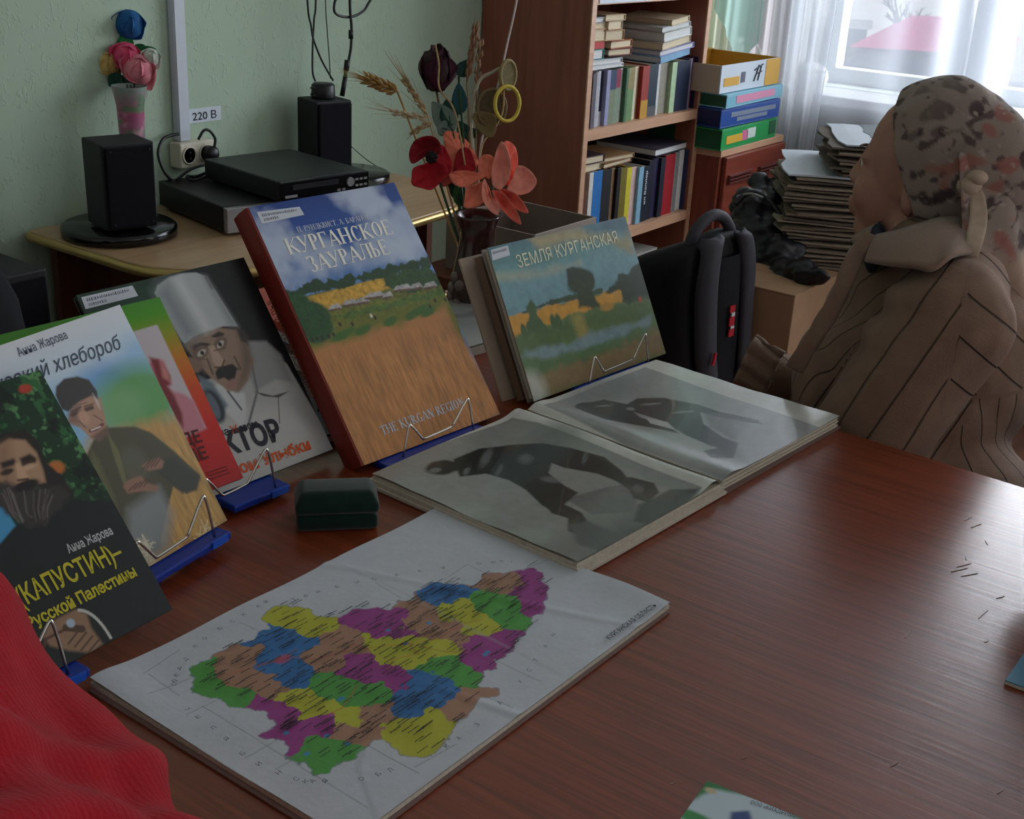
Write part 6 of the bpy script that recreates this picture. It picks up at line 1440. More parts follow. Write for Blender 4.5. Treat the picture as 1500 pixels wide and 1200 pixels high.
for A_, B2 in zip(rings, rings[1:]):
    for k in range(NS): b.faces.new((A_[k], A_[(k+1) % NS], B2[(k+1) % NS], B2[k]))
b.faces.new(rings[0][::-1]); b.faces.new(rings[-1]); obj('bag_body', b, SIDE, bp_, smooth=True)
def front(x, z, off=0):
    w_, d = sect(z); c = min(.999, abs(x)/w_); return Vector((x, -d*(1-c**3.6)**.28-(DB-d)-off+.02*z/HB, z))
def strap(b, xs, zs, wd, th, off=.004):
    P_ = spline([(x, z*ZK, 0) for x, z in zip(xs, zs)], 6); n = len(P_)
    def f(u, v):
        q = P_[min(n-1, int(round(u*(n-1))))]; x = q[0]+(v-.5)*wd
        p = front(x, q[1], off+th*(1-abs(2*v-1)**3)); return p
    gridsurf(b, f, n-1, 8)
b = NB(); strap(b, [-.005, .0, .0, -.002], [.01, .1, .2, .30], .11, .012, .002); obj('back_panel', b, mat('mesh_padding', (26, 26, 31), .85, .2, bump=.3, bscale=300), bp_, smooth=True)
for xs in ([-.052, -.060, -.066, -.064, -.058, -.05], [.034, .052, .068, .074, .076, .078]):
    b = NB(); strap(b, xs, [.345, .315, .25, .18, .10, .05] if xs[0] < 0 else [.345, .315, .25, .17, .09, .03], .052, .013, .008); obj('shoulder_strap', b, PAD, bp_, smooth=True, solid=.004)
b = NB(); hp_ = [Vector((-.075, -.07, HB-.03)), Vector((-.066, -.075, HB+.006)), Vector((-.030, -.08, HB+.030)), Vector((.002, -.085, HB+.026)), Vector((.026, -.09, HB+.0)), Vector((.034, -.092, HB-.03))]
tube(b, spline(hp_, 6), .011, 10); obj('handle', b, PAD, bp_, smooth=True)
b = NB()
for z, h in ((.125, .016), (.147, .02), (.171, .014)): p = front(.004, z, .018); box(b, p, (.017, .003, h*.9))
obj('red_tag', b, mat('tag_red', (186, 24, 40), .5), bp_)
b = NB(); p = front(.004, .161, .0205); box(b, p, (.011, .002, .007)); p = front(.004, .136, .0205); box(b, p, (.011, .002, .005)); obj('white_mark', b, mat('tag_white', (220, 220, 224), .5), bp_)
b = NB(); p = front(-.062, .09, .03); box(b, p, (.006, .004, .024), Matrix.Rotation(.25, 3, 'Y')); obj('red_loop', b, mat('tag_red', (186, 24, 40)), bp_)
b = NB(); p = front(.088, .05, .02); box(b, p, (.01, .01, .02)); obj('buckle', b, SILV, bp_)
# cardboard boxes
TAN = mat('carton_tan', (176, 140, 108), .8, noise=.06, nscale=30); TAND = mat('carton_brown', (140, 102, 82), .8, noise=.06, nscale=30)
def carton(label, x0, y0, x1, y1, z0, z1):
    r = thing('cardboard_box', label, 'box', ((x0+x1)/2, (y0+y1)/2, z0+.001)); w_, d = (x1-x0)/2, (y1-y0)/2; h = z1-z0-.001
    b_ = NB(); box2(b_, (-w_, -d, 0), (w_, d, h-.003)); obj('carton', b_, TAN, r, bevel=.002)
    b_ = NB(); box2(b_, (-w_-.001, -d-.001, h-.003), (-.001, d+.001, h)); box2(b_, (.001, -d-.001, h-.003), (w_+.001, d+.001, h)); obj('flap', b_, TAN, r)
    return r
bc = ad(1165, 433, 2.4)
r = carton('tan cardboard box on the bench between the backpack and the woman', bc[0], bc[1], bc[0]+.22, bc[1]+.30, BZ, float(bc[2]))
b = NB(); put_text(b, 'КОЛА', (.075, .045), (.075, .125), .022, lambda x, y, z: (x-.02, -.1512-z, y), bold=.02); obj('lettering', b, mat('stamp_dark', (60, 54, 54)), r)
bz1 = .664
NC = Vector(ad(1143, 391, 2.6)); na = math.radians(-60); nx = Vector((math.cos(na), math.sin(na), 0)); ny = Vector((-nx.y, nx.x, 0))
# black bag slumped on the box, flap running to the right
def crease(co, no, me):
    n_ = np.sin(co[:, 0]*95+3*np.sin(co[:, 2]*60))*np.cos(co[:, 2]*70+co[:, 1]*80); n2 = np.sin(co[:, 0]*40+co[:, 1]*50)*np.sin(co[:, 2]*45+1)
    n3 = np.sin(co[:, 0]*150+4*np.sin(co[:, 2]*90))*np.sin(co[:, 1]*130); return co+no*(n_*.005+n2*.006+n3*.002)[:, None]
b = NB(); e = lambda x, y, d, r, rot=None: ball(b, ad(x, y, d), r, rot, 18, 12)
for x, y, d, r in [(1105, 330, 2.70, .055), (1095, 300, 2.72, .042), (1130, 300, 2.75, .045), (1125, 350, 2.68, .055), (1145, 375, 2.62, .05), (1120, 390, 2.64, .045), (1160, 345, 2.7, .04), (1085, 365, 2.7, .04), (1110, 420, 2.62, .045), (1150, 402, 2.56, .036), (1168, 402, 2.52, .031), (1184, 403, 2.48, .026), (1197, 403, 2.46, .021), (1206, 403, 2.44, .015), (1100, 350, 2.68, .05), (1085, 410, 2.68, .04)]: ball(b, ad(x, y, d), r, None, 16, 10)
capsule(b, ad(1110, 268, 2.78), ad(1160, 285, 2.8), .02, .012); capsule(b, ad(1120, 275, 2.76), ad(1080, 290, 2.72), .016, .012)
LEA = mat('black_leather', (26, 28, 34), .4, .45, noise=.3, nscale=20, bump=.25, bscale=60)
bag = thing('bag', 'crumpled black bag slumped between the backpack and the newspapers', 'bag', tuple(ad(1130, 400, 2.64)[:2])+(BZ+.03,)); BO = Vector(bag.location)
def shift(co, no, me): return crease(co, no, me)-np.array(BO)
remeshed('bag_body', b, LEA, bag, .006, 9, shift)
b = NB(); tube(b, [Vector(p)-BO for p in spline([ad(1075, 300, 2.66), ad(1098, 282, 2.66), ad(1125, 292, 2.64), ad(1150, 325, 2.62), ad(1168, 352, 2.6)], 6)], .006, 8); obj('strap', b, LEA, bag, smooth=True)
b = NB(); tube(b, [Vector(p)-BO for p in spline([ad(1080, 288, 2.67), ad(1100, 284, 2.645), ad(1118, 290, 2.63)], 6)], .003, 8); obj('zip', b, SILV, bag, smooth=True)
# second box hidden under the papers
q0 = NC+nx*.02+ny*.02
r = thing('cardboard_box', 'brown cardboard box under the tall pile of old newspapers', 'box', (*(q0+nx*.19+ny*.12)[:2], BZ+.001), na)
b = NB(); box2(b, (-.17, -.1, 0), (.17, .14, NC.z-.004-BZ)); obj('carton', b, TAND, r, bevel=.003)
b = NB(); box2(b, (-.171, -.101, NC.z-.004-BZ), (.171, .141, NC.z-.0015-BZ)); obj('flap', b, TAND, r)
NEWS = [mat('newsprint_%d' % k, c, .85, .2, noise=.18, nscale=200, stretch=(.4, .4, 3)) for k, c in enumerate([(138, 124, 110), (118, 104, 92), (156, 142, 126), (104, 94, 86), (148, 134, 120)])]
def newspaper(i, z, h, off, w_, dep, lab, grp, top=None, droop=0):
    o = NC+nx*(off+w_/2)+ny*(dep/2); r = bpy.data.objects.new('newspaper', None)
    b_ = NB(); rr_ = random.Random(i*7+1); ph_ = rr_.uniform(0, 6); n = 14; m_ = 5
    jl = [rr_.uniform(-.010, .006) for _ in range(m_+1)]
    def pt_(u, v, top_):
        x = -w_/2+w_*u+(jl[int(v*m_+.5)] if u == 0 else 0); y = -dep/2+dep*v+.003*math.sin(u*7+ph_)*(1 if v < .1 else 0)
        zz_ = (h if top_ else 0)+.0016*math.sin(u*6+ph_)+droop*(-.06*(1-u)**2*(1 if v < 1 else 1))+rr_.uniform(-.0004, .0004)
        if v == 0 or u == 0: zz_ = zz_+(-h*.22 if top_ else h*.22)
        return (x, y, zz_)
    V0 = [[b_.verts.new(pt_(a/n, c/m_, 0)) for c in range(m_+1)] for a in range(n+1)]; V1 = [[b_.verts.new(pt_(a/n, c/m_, 1)) for c in range(m_+1)] for a in range(n+1)]
    for a in range(n):
        for c in range(m_):
            b_.faces.new((V0[a][c], V0[a][c+1], V0[a+1][c+1], V0[a+1][c])); b_.faces.new((V1[a][c], V1[a+1][c], V1[a+1][c+1], V1[a][c+1]))
        b_.faces.new((V0[a][0], V0[a+1][0], V1[a+1][0], V1[a][0])); b_.faces.new((V0[a][m_], V1[a][m_], V1[a+1][m_], V0[a+1][m_]))
    for c in range(m_):
        b_.faces.new((V0[0][c], V1[0][c], V1[0][c+1], V0[0][c+1])); b_.faces.new((V0[n][c], V0[n][c+1], V1[n][c+1], V1[n][c]))
    bpy.data.objects.remove(r)
    ob_ = obj('newspaper', b_, top or NEWS[i % 5], None, (o.x, o.y, z)); ob_.rotation_euler = (0, 0, na+rr_.uniform(-.04, .04))
    return tag(ob_, lab, 'newspaper', grp)
z = NC.z+.001; zl = float(ad(1160, 243, 2.6)[2]); i = 0; rr = random.Random(3)
while z < zl-.012:
    h = rr.uniform(.0052, .0085); newspaper(i, z, h, rr.uniform(-.014, .012), .40, .28, 'old newspaper with brownish ragged edge in the wide lower pile beside the woman', 'newspapers in the wide lower pile'); z += h+.0003; i += 1
zl2 = z
newspaper(i, z, .006, -.004, .40, .28, 'newspaper with bright white top sheet closing the wide lower pile', None, mat('sheet_white', (196, 204, 214), .6)); z += .0065; i += 1
zt2 = float(ad(1212, 196, 2.62)[2])
while z < zt2-.008:
    h = rr.uniform(.005, .008); newspaper(i, z, h, .085+rr.uniform(-.016, .014)+(.03 if z > zt2-.05 else 0)*0, .36, .26, 'old newspaper with ragged edge in the narrower upper pile beside the woman\'s face', 'newspapers in the narrower upper pile'); z += h+.0003; i += 1
newspaper(i, z, .0055, .095, .36, .26, 'pale sheet lying open on top of the newspaper pile', None, mat('sheet_white', (196, 204, 214))); z += .006; i += 1
mg = newspaper(i, z, .004, .16, .30, .16, 'dark teal magazine on the very top of the newspaper pile', None, mat('mag_teal', (52, 76, 84), .45)); mg.location += ny*.10; mg['category'] = 'magazine'; mg.name = 'magazine'

# ------------------------------------------------------------------ dark things at the left edge behind the covers
oc = thing('office_chair', 'dark grey office chair with rounded backrest at the left edge of the picture', 'chair', (.86, 1.40, 0), 0)
b = NB(); ball(b, (0, .02, .47), (.25, .25, .045)); obj('seat', b, mat('chair_fabric', (34, 35, 38), .9, .2), oc, smooth=True)
b = NB(); ball(b, (-.03, .25, .70), (.21, .045, .20)); obj('backrest', b, mat('chair_fabric', (34, 35, 38)), oc, smooth=True)
b = NB(); tube(b, [(0, .24, .43), (0, .30, .55), (0, .28, .7)], .02, 10); tube(b, [(0, 0, .08), (0, 0, .43)], .03, 14); obj('column', b, BLK, oc)
for k in range(5):
    a = k*2*PI/5; b = NB(); tube(b, [(0, 0, .09), (.28*math.cos(a), .28*math.sin(a), .06)], [.025, .014], 8); ball(b, (.28*math.cos(a), .28*math.sin(a), .03), .029, u=12, v=8); obj('base_leg', b, BLK, oc)
fs = thing('floor_speaker', 'tall black floor loudspeaker behind the farmer cover at the left', 'speaker', (1.14, 1.95, 0), 0)
b = NB(); box2(b, (-.07, -.11, .0), (.07, .11, .725)); obj('cabinet', b, BLKW, fs, bevel=.004)
b = NB(); box2(b, (-.062, -.116, .03), (.062, -.1101, .712)); obj('grille', b, mat('grille_cloth', (16, 17, 24)), fs)
# ================================================================== people
SKIN = mat('skin', (176, 128, 112), .55, .35, noise=.06, nscale=60); 
def rib_mat(name, rgb, dark, step=.040, amt=.8, fine=.9, width=.045):
    m = mat(name, rgb, .9, .15, noise=.1, nscale=30, bump=.25, bscale=420, sheen=.08); t = m.node_tree; b = t.nodes['Principled BSDF']
    a = t.nodes.new('ShaderNodeAttribute'); a.attribute_name = 'rib'
    d = t.nodes.new('ShaderNodeMath'); d.operation = 'DIVIDE'; d.inputs[1].default_value = step
    p = t.nodes.new('ShaderNodeMath'); p.operation = 'PINGPONG'; p.inputs[1].default_value = .5
    r = t.nodes.new('ShaderNodeMapRange'); r.inputs['From Min'].default_value = 0; r.inputs['From Max'].default_value = width; r.inputs['To Min'].default_value = 0; r.inputs['To Max'].default_value = 1
    t.links.new(a.outputs['Fac'], d.inputs[0]); t.links.new(d.outputs[0], p.inputs[0]); t.links.new(p.outputs[0], r.inputs[0])
    old = b.inputs['Base Color'].links[0].from_socket; mx = t.nodes.new('ShaderNodeMix'); mx.data_type = 'RGBA'
    mx.inputs[6].default_value = lin(dark)+(1,); t.links.new(old, mx.inputs[7])
    m2 = t.nodes.new('ShaderNodeMath'); m2.operation = 'MULTIPLY_ADD'; m2.inputs[1].default_value = amt; m2.inputs[2].default_value = 1-amt
    t.links.new(r.outputs[0], m2.inputs[0]); t.links.new(m2.outputs[0], mx.inputs[0]); t.links.new(mx.outputs[2], b.inputs['Base Color'])
    nb_ = b.inputs['Normal'].links[0].from_node; b2 = t.nodes.new('ShaderNodeBump'); b2.inputs['Strength'].default_value = fine; b2.inputs['Distance'].default_value = .004
    t.links.new(r.outputs[0], b2.inputs['Height']); t.links.new(b2.outputs[0], nb_.inputs['Normal'])
    return m
def set_rib(me, vals):
    at = me.attributes.new('rib', 'FLOAT', 'POINT'); at.data.foreach_set('value', np.asarray(vals, np.float32))
def seg_t(co, a, b_):
    d = b_-a; t = np.clip((co-a)@d/(d@d), 0, 1); q = a+t[:, None]*d; return t, np.linalg.norm(co-q, axis=1)

# ---------------- the woman in the headscarf
f_ = np.array([-.266, .964, 0]); s_ = np.array([-.964, -.266, 0]); u_ = np.array([0, 0, 1.])
a30 = math.radians(42); hf = np.array([-.58, .815, 0])*math.cos(a30)+np.array([.815, .58, 0])*math.sin(a30); hf /= np.linalg.norm(hf); hs_ = np.array([-hf[1], hf[0], 0])
hp0 = np.array(ad(1368, 234, 1.76))
tl = math.radians(-7)      # chin slightly lowered
hfw = hf*math.cos(tl)-u_*math.sin(tl); hup = u_*math.cos(tl)+hf*math.sin(tl)
HD = lambda a, b_, c: hp0+hfw*a+hs_*b_+hup*c
HR = Matrix([[hfw[k], hs_[k], hup[k]] for k in range(3)])
N0 = np.array(ad(1352, 352, 1.76)); SL = np.array(ad(1388, 474, 1.61)); SR = SL-s_*.35
EL = np.array(ad(1250, 672, 1.66)); HL = np.array(ad(1160, 650, 1.80))
ER = SR+f_*.12-u_*.25; CR = np.array(ad(1118, 556, 1.95)); HRr = np.array(ad(1085, 590, 1.96))
seat = np.array(ad(1345, 760, 1.76)); seat[2] = .44
wr = thing('person', 'woman in a flowered headscarf and brown ribbed cardigan seated at the table end', 'person', (seat[0], seat[1], 0)); WO = np.array([seat[0], seat[1], 0])
sub = lambda co, no, me: co-WO
TR = Matrix([[f_[k], s_[k], u_[k]] for k in range(3)])
# body: head, neck, trunk, arms with hands, legs - one skin
b = NB()
def HB_(p, r): ball(b, HD(*p), r, HR, 18, 12)
HB_((0, 0, .0), (.095, .074, .098)); HB_((.036, 0, -.055), (.062, .060, .082)); HB_((.058, 0, -.118), (.030, .036, .027)); HB_((.030, 0, -.125), (.050, .048, .035))
HB_((.060, .032, -.062), (.030, .027, .034)); HB_((.060, -.032, -.062), (.030, .027, .034)); HB_((.080, 0, -.008), (.015, .044, .012))
capsule(b, HD(.094, 0, -.020), HD(.107, 0, -.054), .009, .012); HB_((.100, .012, -.058), (.011, .008, .008)); HB_((.100, -.012, -.058), (.011, .008, .008))
HB_((.079, .030, -.017), (.013, .019, .007)); HB_((.079, -.030, -.017), (.013, .019, .007)); HB_((.078, .030, -.036), (.012, .018, .006)); HB_((.078, -.030, -.036), (.012, .018, .006)); HB_((.093, 0, -.088), (.013, .026, .008)); HB_((.090, 0, -.101), (.013, .022, .008)); HB_((-.014, .072, -.045), (.013, .010, .024)); HB_((-.014, -.072, -.045), (.013, .010, .024))
capsule(b, HD(-.015, 0, -.07), N0-u_*.06, .058, .064)
ball(b, (SL+SR)/2+f_*.01-u_*.11, (.085, .12, .13), TR); ball(b, np.array(ad(1330, 625, 1.78)), (.10, .11, .13), TR)
for A_, B2, C2_ in ((SL, EL, HL), (SR, ER, HRr)):
    capsule(b, A_, B2, .050, .040, 10); capsule(b, B2, C2_, .038, .024, 10)
def hand(b, w_, d, up_, side, L=.17, curl=.5):
    """palm and five bent fingers leaving wrist w_ along d; up_ = back of the hand"""
    w_ = np.array(w_); d = np.array(d)/np.linalg.norm(d); up_ = np.array(up_)-d*np.dot(up_, d); up_ /= np.linalg.norm(up_); sd = np.cross(d, up_)*side
    for k in range(4):
        o = (k-1.5)*.018; capsule(b, w_+sd*o*.6, w_+d*.075+sd*o, .015, .012, 5)
        ln = (.068, .076, .070, .055)[k]; p = w_+d*.078+sd*o; ang_ = .25
        for j in range(3):
            dd = d*math.cos(ang_)-up_*math.sin(ang_); q = p+dd*ln*(.45, .3, .25)[j]; capsule(b, p, q, .0095-.001*j, .0085-.001*j, 4); p = q; ang_ += curl
    p = w_+d*.02-sd*.028; q = p+(d*.7-sd*.6)*.045-up_*.008; capsule(b, p, q, .012, .0105, 4); capsule(b, q, q+(d*.9-sd*.15)*.03-up_*.012, .010, .0085, 4)
hand(b, HL, f_-u_*.35, u_, 1); hand(b, HRr, f_*.5+s_*.7-u_*.35, u_, -1)
KN = {}
for sg in (1, -1):
    hip = WO+u_*.47+s_*.09*sg; kn = hip+f_*.38+u_*.03; an = kn-u_*.40+f_*.02; KN[sg] = (hip, kn, an)
    capsule(b, hip, kn, .068, .055, 10); capsule(b, kn, an-u_*.02, .052, .034, 10); capsule(b, an-u_*.035-f_*.03, an+f_*.12-u_*.045, .034, .028, 6)
remeshed('body', b, SKIN, wr, .0048, 4, sub)
for sg in (1, -1):
    b = NB(); ball(b, HD(.0795, .029*sg, -.026)-WO, .0112, u=14, v=10); o = obj('eye', b, mat('eye_white', (214, 206, 200), .2, .5), wr, smooth=True)
    b = NB(); ball(b, HD(.0880, .0298*sg, -.027)-WO, .0045, u=10, v=8); obj('iris', b, mat('iris_brown', (48, 34, 28), .2, .5), o, smooth=True)
    b = NB(); tube(b, [HD(.088+.006*math.cos(a), (.030+.016*math.sin(a))*sg, -.006+.003*math.cos(a))-WO for a in np.linspace(-1.2, 1.2, 7)], .0022, 6); obj('eyebrow', b, mat('brow_grey', (96, 84, 78), .8), wr, smooth=True)
# cardigan
b = NB()
ball(b, (SL+SR)/2+f_*.015-u_*.10, (.145, .140, .165), TR, 24, 16); ball(b, np.array(ad(1315, 610, 1.80)), (.155, .150, .17), TR, 24, 16); ball(b, np.array(ad(1355, 730, 1.76)), (.15, .17, .12), TR, 24, 16); ball(b, np.array(ad(1388, 545, 1.78)), (.118, .13, .17), TR, 24, 16)
ball(b, N0-f_*.060-u_*.13, (.10, .13, .11), TR); capsule(b, N0-u_*.03-f_*.02, N0-u_*.10, .078, .10)
ball(b, np.array(ad(1205, 565, 1.80)), (.045, .11, .07), TR)
capsule(b, SL-s_*.07+u_*.012, SL, .078, .078, 5); capsule(b, SR+s_*.07+u_*.012, SR, .076, .072, 5)
capsule(b, SL, EL, .083, .072, 12); capsule(b, EL, EL+(HL-EL)*.8, .062, .047, 10); capsule(b, SR, ER, .072, .060, 12); capsule(b, ER, ER+(CR-ER)*.92, .058, .046, 10)
armn = np.cross(EL-SL, ray(1330, 560)); armn /= np.linalg.norm(armn)
def cardigan(co, no, me):
    c0 = WO; q = co-np.array(ad(1345, 600, 1.76)); th = np.arctan2(q@s_, q@f_); t, d = seg_t(co, SL, EL); t2, d2 = seg_t(co, EL, HL); t3, d3 = seg_t(co, SR, CR)
    rib = th*.15
    arm = d < .098; rib = np.where(arm, (co-SL)@armn, rib); fa = (d2 < .075) & ~arm; rib = np.where(fa, (co-EL)@armn, rib)
    yoke = (co[:, 2] > SL[2]-.10) & ((co-SL)@f_ < -.015) & (d > .06)
    rib = np.where(yoke, .9*((co-SL)@(u_*.8+np.array([.58, -.815, 0])*.6)), rib)
    set_rib(me, rib)
    amp = .0
    pl = np.sin((co@(u_*130+f_*40)))*np.exp(-((co-(SL+f_*.07-u_*.0))**2).sum(1)/.0038)*.007          # gathers in front of the shoulder
    fo = np.sin(co@(u_*75+f_*55+s_*20))*.0035*np.exp(-((t-.95)/.25)**2)*(d < .1)
    wv = np.sin(co@(f_*38+u_*22))*np.sin(co@(u_*31-s_*25))*.004
    return co+no*(pl+fo+wv)[:, None]-c0
remeshed('cardigan', b, rib_mat('brown_knit', (132, 107, 91), (66, 51, 43)), wr, .0055, 7, cardigan)
# front edges and cuff frills of the cardigan
KN_ = mat('brown_knit_plain', (134, 109, 93), .9, .15, bump=.25, bscale=420, sheen=.25)
def ribbon(name, pts, wd, nrm, m, parent, th=.006, wave=0, org=WO):
    P_ = [np.array(p) for p in spline(pts, 8)]; n = len(P_); b_ = NB()
    def f(u, v):
        k = min(n-1, int(round(u*(n-1)))); d = P_[min(k+1, n-1)]-P_[max(k-1, 0)]; d /= np.linalg.norm(d); w_ = wd(u) if callable(wd) else wd; nn_ = np.array(nrm(u) if callable(nrm) else nrm)
        sd = np.cross(d, nn_); sd /= np.linalg.norm(sd); return P_[k]+sd*(v-.5)*w_+nn_*wave*math.sin(u*20+v*3)-org
    gridsurf(b_, f, n-1, 6); return obj(name, b_, m, parent, smooth=True, solid=th)
vw = -ray(1250, 480)/np.linalg.norm(ray(1250, 480))
ribbon('button_band', [ad(1276, 345, 1.69), ad(1254, 375, 1.675), ad(1236, 415, 1.665), ad(1214, 460, 1.665), ad(1188, 500, 1.67), ad(1164, 540, 1.69)], .022, vw, KN_, wr, .008, .004)
ribbon('cuff', [ad(1128, 505, 1.89), ad(1118, 520, 1.88), ad(1108, 545, 1.88), ad(1098, 566, 1.89)], .05, vw, KN_, wr, .008, .004)
# turned down collar round the neck
def collar(pts_in, pts_out, name):
    I_ = [np.array(q) for q in spline([ad(*p) for p in pts_in], 6)]; O2_ = [np.array(q) for q in spline([ad(*p) for p in pts_out], 6)]; n = len(I_); m_ = len(O2_); b_ = NB()
    def f(u, v):
        p = I_[int(round(u*(n-1)))]; q = O2_[int(round(u*(m_-1)))]; return p+(q-p)*v+(vw_*.016*math.sin(PI*v**.7))-WO
    gridsurf(b_, f, 30, 8); return obj(name, b_, KN_, wr, smooth=True, solid=.006)
vw_ = -ray(1350, 350)/np.linalg.norm(ray(1350, 350))
collar([(1283, 346, 1.70), (1312, 340, 1.672), (1345, 330, 1.665), (1382, 320, 1.675), (1415, 322, 1.70), (1448, 334, 1.74), (1470, 350, 1.80)],
       [(1268, 384, 1.66), (1300, 388, 1.60), (1338, 391, 1.565), (1366, 395, 1.55), (1396, 376, 1.56), (1440, 372, 1.63), (1490, 380, 1.72)], 'collar')
collar([(1281, 338, 1.72), (1284, 330, 1.76), (1300, 322, 1.80)], [(1250, 360, 1.70), (1248, 350, 1.78), (1262, 340, 1.86)], 'collar')
b = NB(); tube(b, [N0+(-f_*math.cos(a)+s_*math.sin(a))*.066+f_*.012+u_*(.006-.014*(1-math.cos(a)))-WO for a in np.linspace(0, 2*PI, 29)[:-1]], .013, 10, closed=True)
NAVY = mat('navy_blouse', (34, 38, 54), .7, .3, noise=.5, nscale=90); obj('blouse_collar', b, NAVY, wr, smooth=True)
b = NB(); ball(b, np.array(ad(1282, 364, 1.72)), (.014, .024, .036), TR); remeshed('blouse', b, NAVY, wr, .004, 3, sub)
# skirt and shoes
b = NB(); 
for sg in (1, -1): capsule(b, KN[sg][0]+u_*.0, KN[sg][1], .115, .095, 10); capsule(b, KN[sg][1], KN[sg][1]-u_*.22, .095, .10, 8)
ball(b, WO+u_*.50, (.18, .2, .13), TR); remeshed('skirt', b, mat('skirt_dark', (44, 42, 50), .9), wr, .012, 4, sub)
for sg in (1, -1):
    an = KN[sg][2]; b = NB(); capsule(b, an-u_*.04-f_*.045, an+f_*.14-u_*.05, .042, .034, 8); ball(b, an-u_*.02, .045); remeshed('shoe', b, mat('shoe_black', (22, 20, 20), .4), wr, .008, 3, lambda co, no, me: np.column_stack([(co-WO)[:, 0], (co-WO)[:, 1], np.maximum((co-WO)[:, 2], .001)]))
# headscarf: cap, knot with hanging end, back drape
def scarf_col(p):
    """printed pattern from a position in head space"""
    a, c, e = p[:, 0], p[:, 1], p[:, 2]
    def nz(k, sd):
        return np.sin(a*k+sd+2.1*np.sin(e*k*.7+sd*2))*np.sin(e*k*1.1+sd*1.7+1.7*np.sin(c*k*.8))*.5+.5*np.sin((c+e)*k*.9+sd*3+np.sin(a*k*1.3))
    base = np.tile(np.array(lin((148, 132, 122))), (len(p), 1)); dark = np.array(lin((64, 50, 54))); rose = np.array(lin((156, 96, 86))); pale = np.array(lin((176, 158, 144)))
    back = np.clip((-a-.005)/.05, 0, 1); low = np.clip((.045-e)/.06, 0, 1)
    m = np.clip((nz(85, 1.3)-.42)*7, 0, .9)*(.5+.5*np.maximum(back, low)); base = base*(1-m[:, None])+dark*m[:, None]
    m = np.clip((nz(190, 4.2)-.42)*8, 0, .85)*.9; base = base*(1-m[:, None])+dark*m[:, None]
    m = np.clip((nz(74, 2.7)-.40)*5, 0, .8)*np.clip(back*1.2, 0, 1); base = base*(1-m[:, None])+rose*m[:, None]
    m = np.clip((nz(240, 7.7)-.72)*9, 0, .8)*np.maximum(back, .2); base = base*(1-m[:, None])+pale*m[:, None]
    return base
SCM = attr_mat('scarf_cloth', .8, .25, bump=.15, bscale=400)
def paint(me, cols):
    at = me.color_attributes.new('print', 'FLOAT_COLOR', 'POINT'); at.data.foreach_set('color', np.concatenate([cols, np.ones((len(cols), 1))], 1).ravel().astype(np.float32))
hc = lambda co: np.column_stack([(co-hp0)@hfw, (co-hp0)@hs_, (co-hp0)@hup])
b = NB(); ball(b, HD(-.006, 0, .006), (.106, .087, .107), HR, 40, 28); ball(b, HD(-.045, 0, .0), (.105, .080, .096), HR, 40, 28); ball(b, HD(-.03, 0, -.045), (.078, .078, .07), HR, 30, 20); ball(b, HD(.02, .0, -.045), (.07, .078, .055), HR, 30, 20); ball(b, HD(-.062, 0, -.03), (.06, .066, .075), HR, 30, 20)
def scarf(co, no, me):
    h = hc(co); a, c, e = h.T
    lim = .083+.27*np.minimum(0, e-.045)-.35*np.clip(e-.06, 0, 1)*0
    w_ = np.sin(a*60+e*80+np.sin(c*40)*2)*.0016+np.sin(a*120-e*50)*.0008*(a < .0)
    paint(me, scarf_col(h))
    return co+no*w_[:, None]-WO
sc_o = remeshed('headscarf', b, SCM, wr, .0036, 6, scarf)
bm_ = bmesh.new(); bm_.from_mesh(sc_o.data)
for pc, pn in ((HD(.006, 0, -.005)-WO, hfw-.62*hup), (HD(-.02, 0, -.062)-WO, -(hup+.10*hfw))):
    bmesh.ops.bisect_plane(bm_, geom=list(bm_.verts)+list(bm_.edges)+list(bm_.faces), plane_co=Vector(pc), plane_no=Vector(pn), clear_outer=True)
bm_.to_mesh(sc_o.data); bm_.free()
sd_ = sc_o.modifiers.new('s', 'SOLIDIFY'); sd_.thickness = .003; sd_.offset = 1
# drape over the back of the neck
P = Print(60, 70)
def drape(U, V):
    a = -.128-.045*np.sin(V*1.6)+.025*np.abs(U-.5)*2*(1-V); half = .080+.045*np.sin(V*2.4); c = (U-.5)*2*half*(1-.75*np.clip(V-.55, 0, 1)/.45); e = .03-.235*V-.045*np.abs(U-.5)*0
    a = a+.035*(np.abs(U-.5)*2)**2+.004*np.sin(U*22+V*4)
    q = hp0+hf*a[..., None]+hs_*c[..., None]+u_*e[..., None]; return q-WO
q = drape(P.U, P.V).reshape(-1, 3)+WO; P.c = scarf_col(hc(q)*np.array([1, 1, 1])).reshape(P.c.shape)
edge = np.clip((P.V-.50-.02*np.sin(P.U*20))*14, 0, 1); P.mix(edge*.92, (176, 148, 128))
dr_ = P.mesh('scarf_drape', drape, SCM, wr); sd_ = dr_.modifiers.new('s', 'SOLIDIFY'); sd_.thickness = .002
PL = mat('scarf_border', (178, 156, 136), .8, .25, noise=.1, nscale=60)
kn = np.array(ad(1420, 272, 1.655)); b = NB(); ball(b, kn-WO, (.020, .016, .014), None, 16, 10); ball(b, kn+u_*.012-WO+hf*-.008, (.015, .014, .010)); obj('knot', b, PL, wr, smooth=True)
ribbon('scarf_end', [kn+hf*-.006, ad(1432, 292, 1.645), ad(1433, 322, 1.63), ad(1428, 350, 1.61), ad(1425, 370, 1.60), ad(1427, 384, 1.60)], lambda u: .006+.017*math.sin(PI*min(1, .12+u*.86)), lambda u: vw+np.array([.3*math.sin(u*4), 0, .1]), PL, wr, .002)
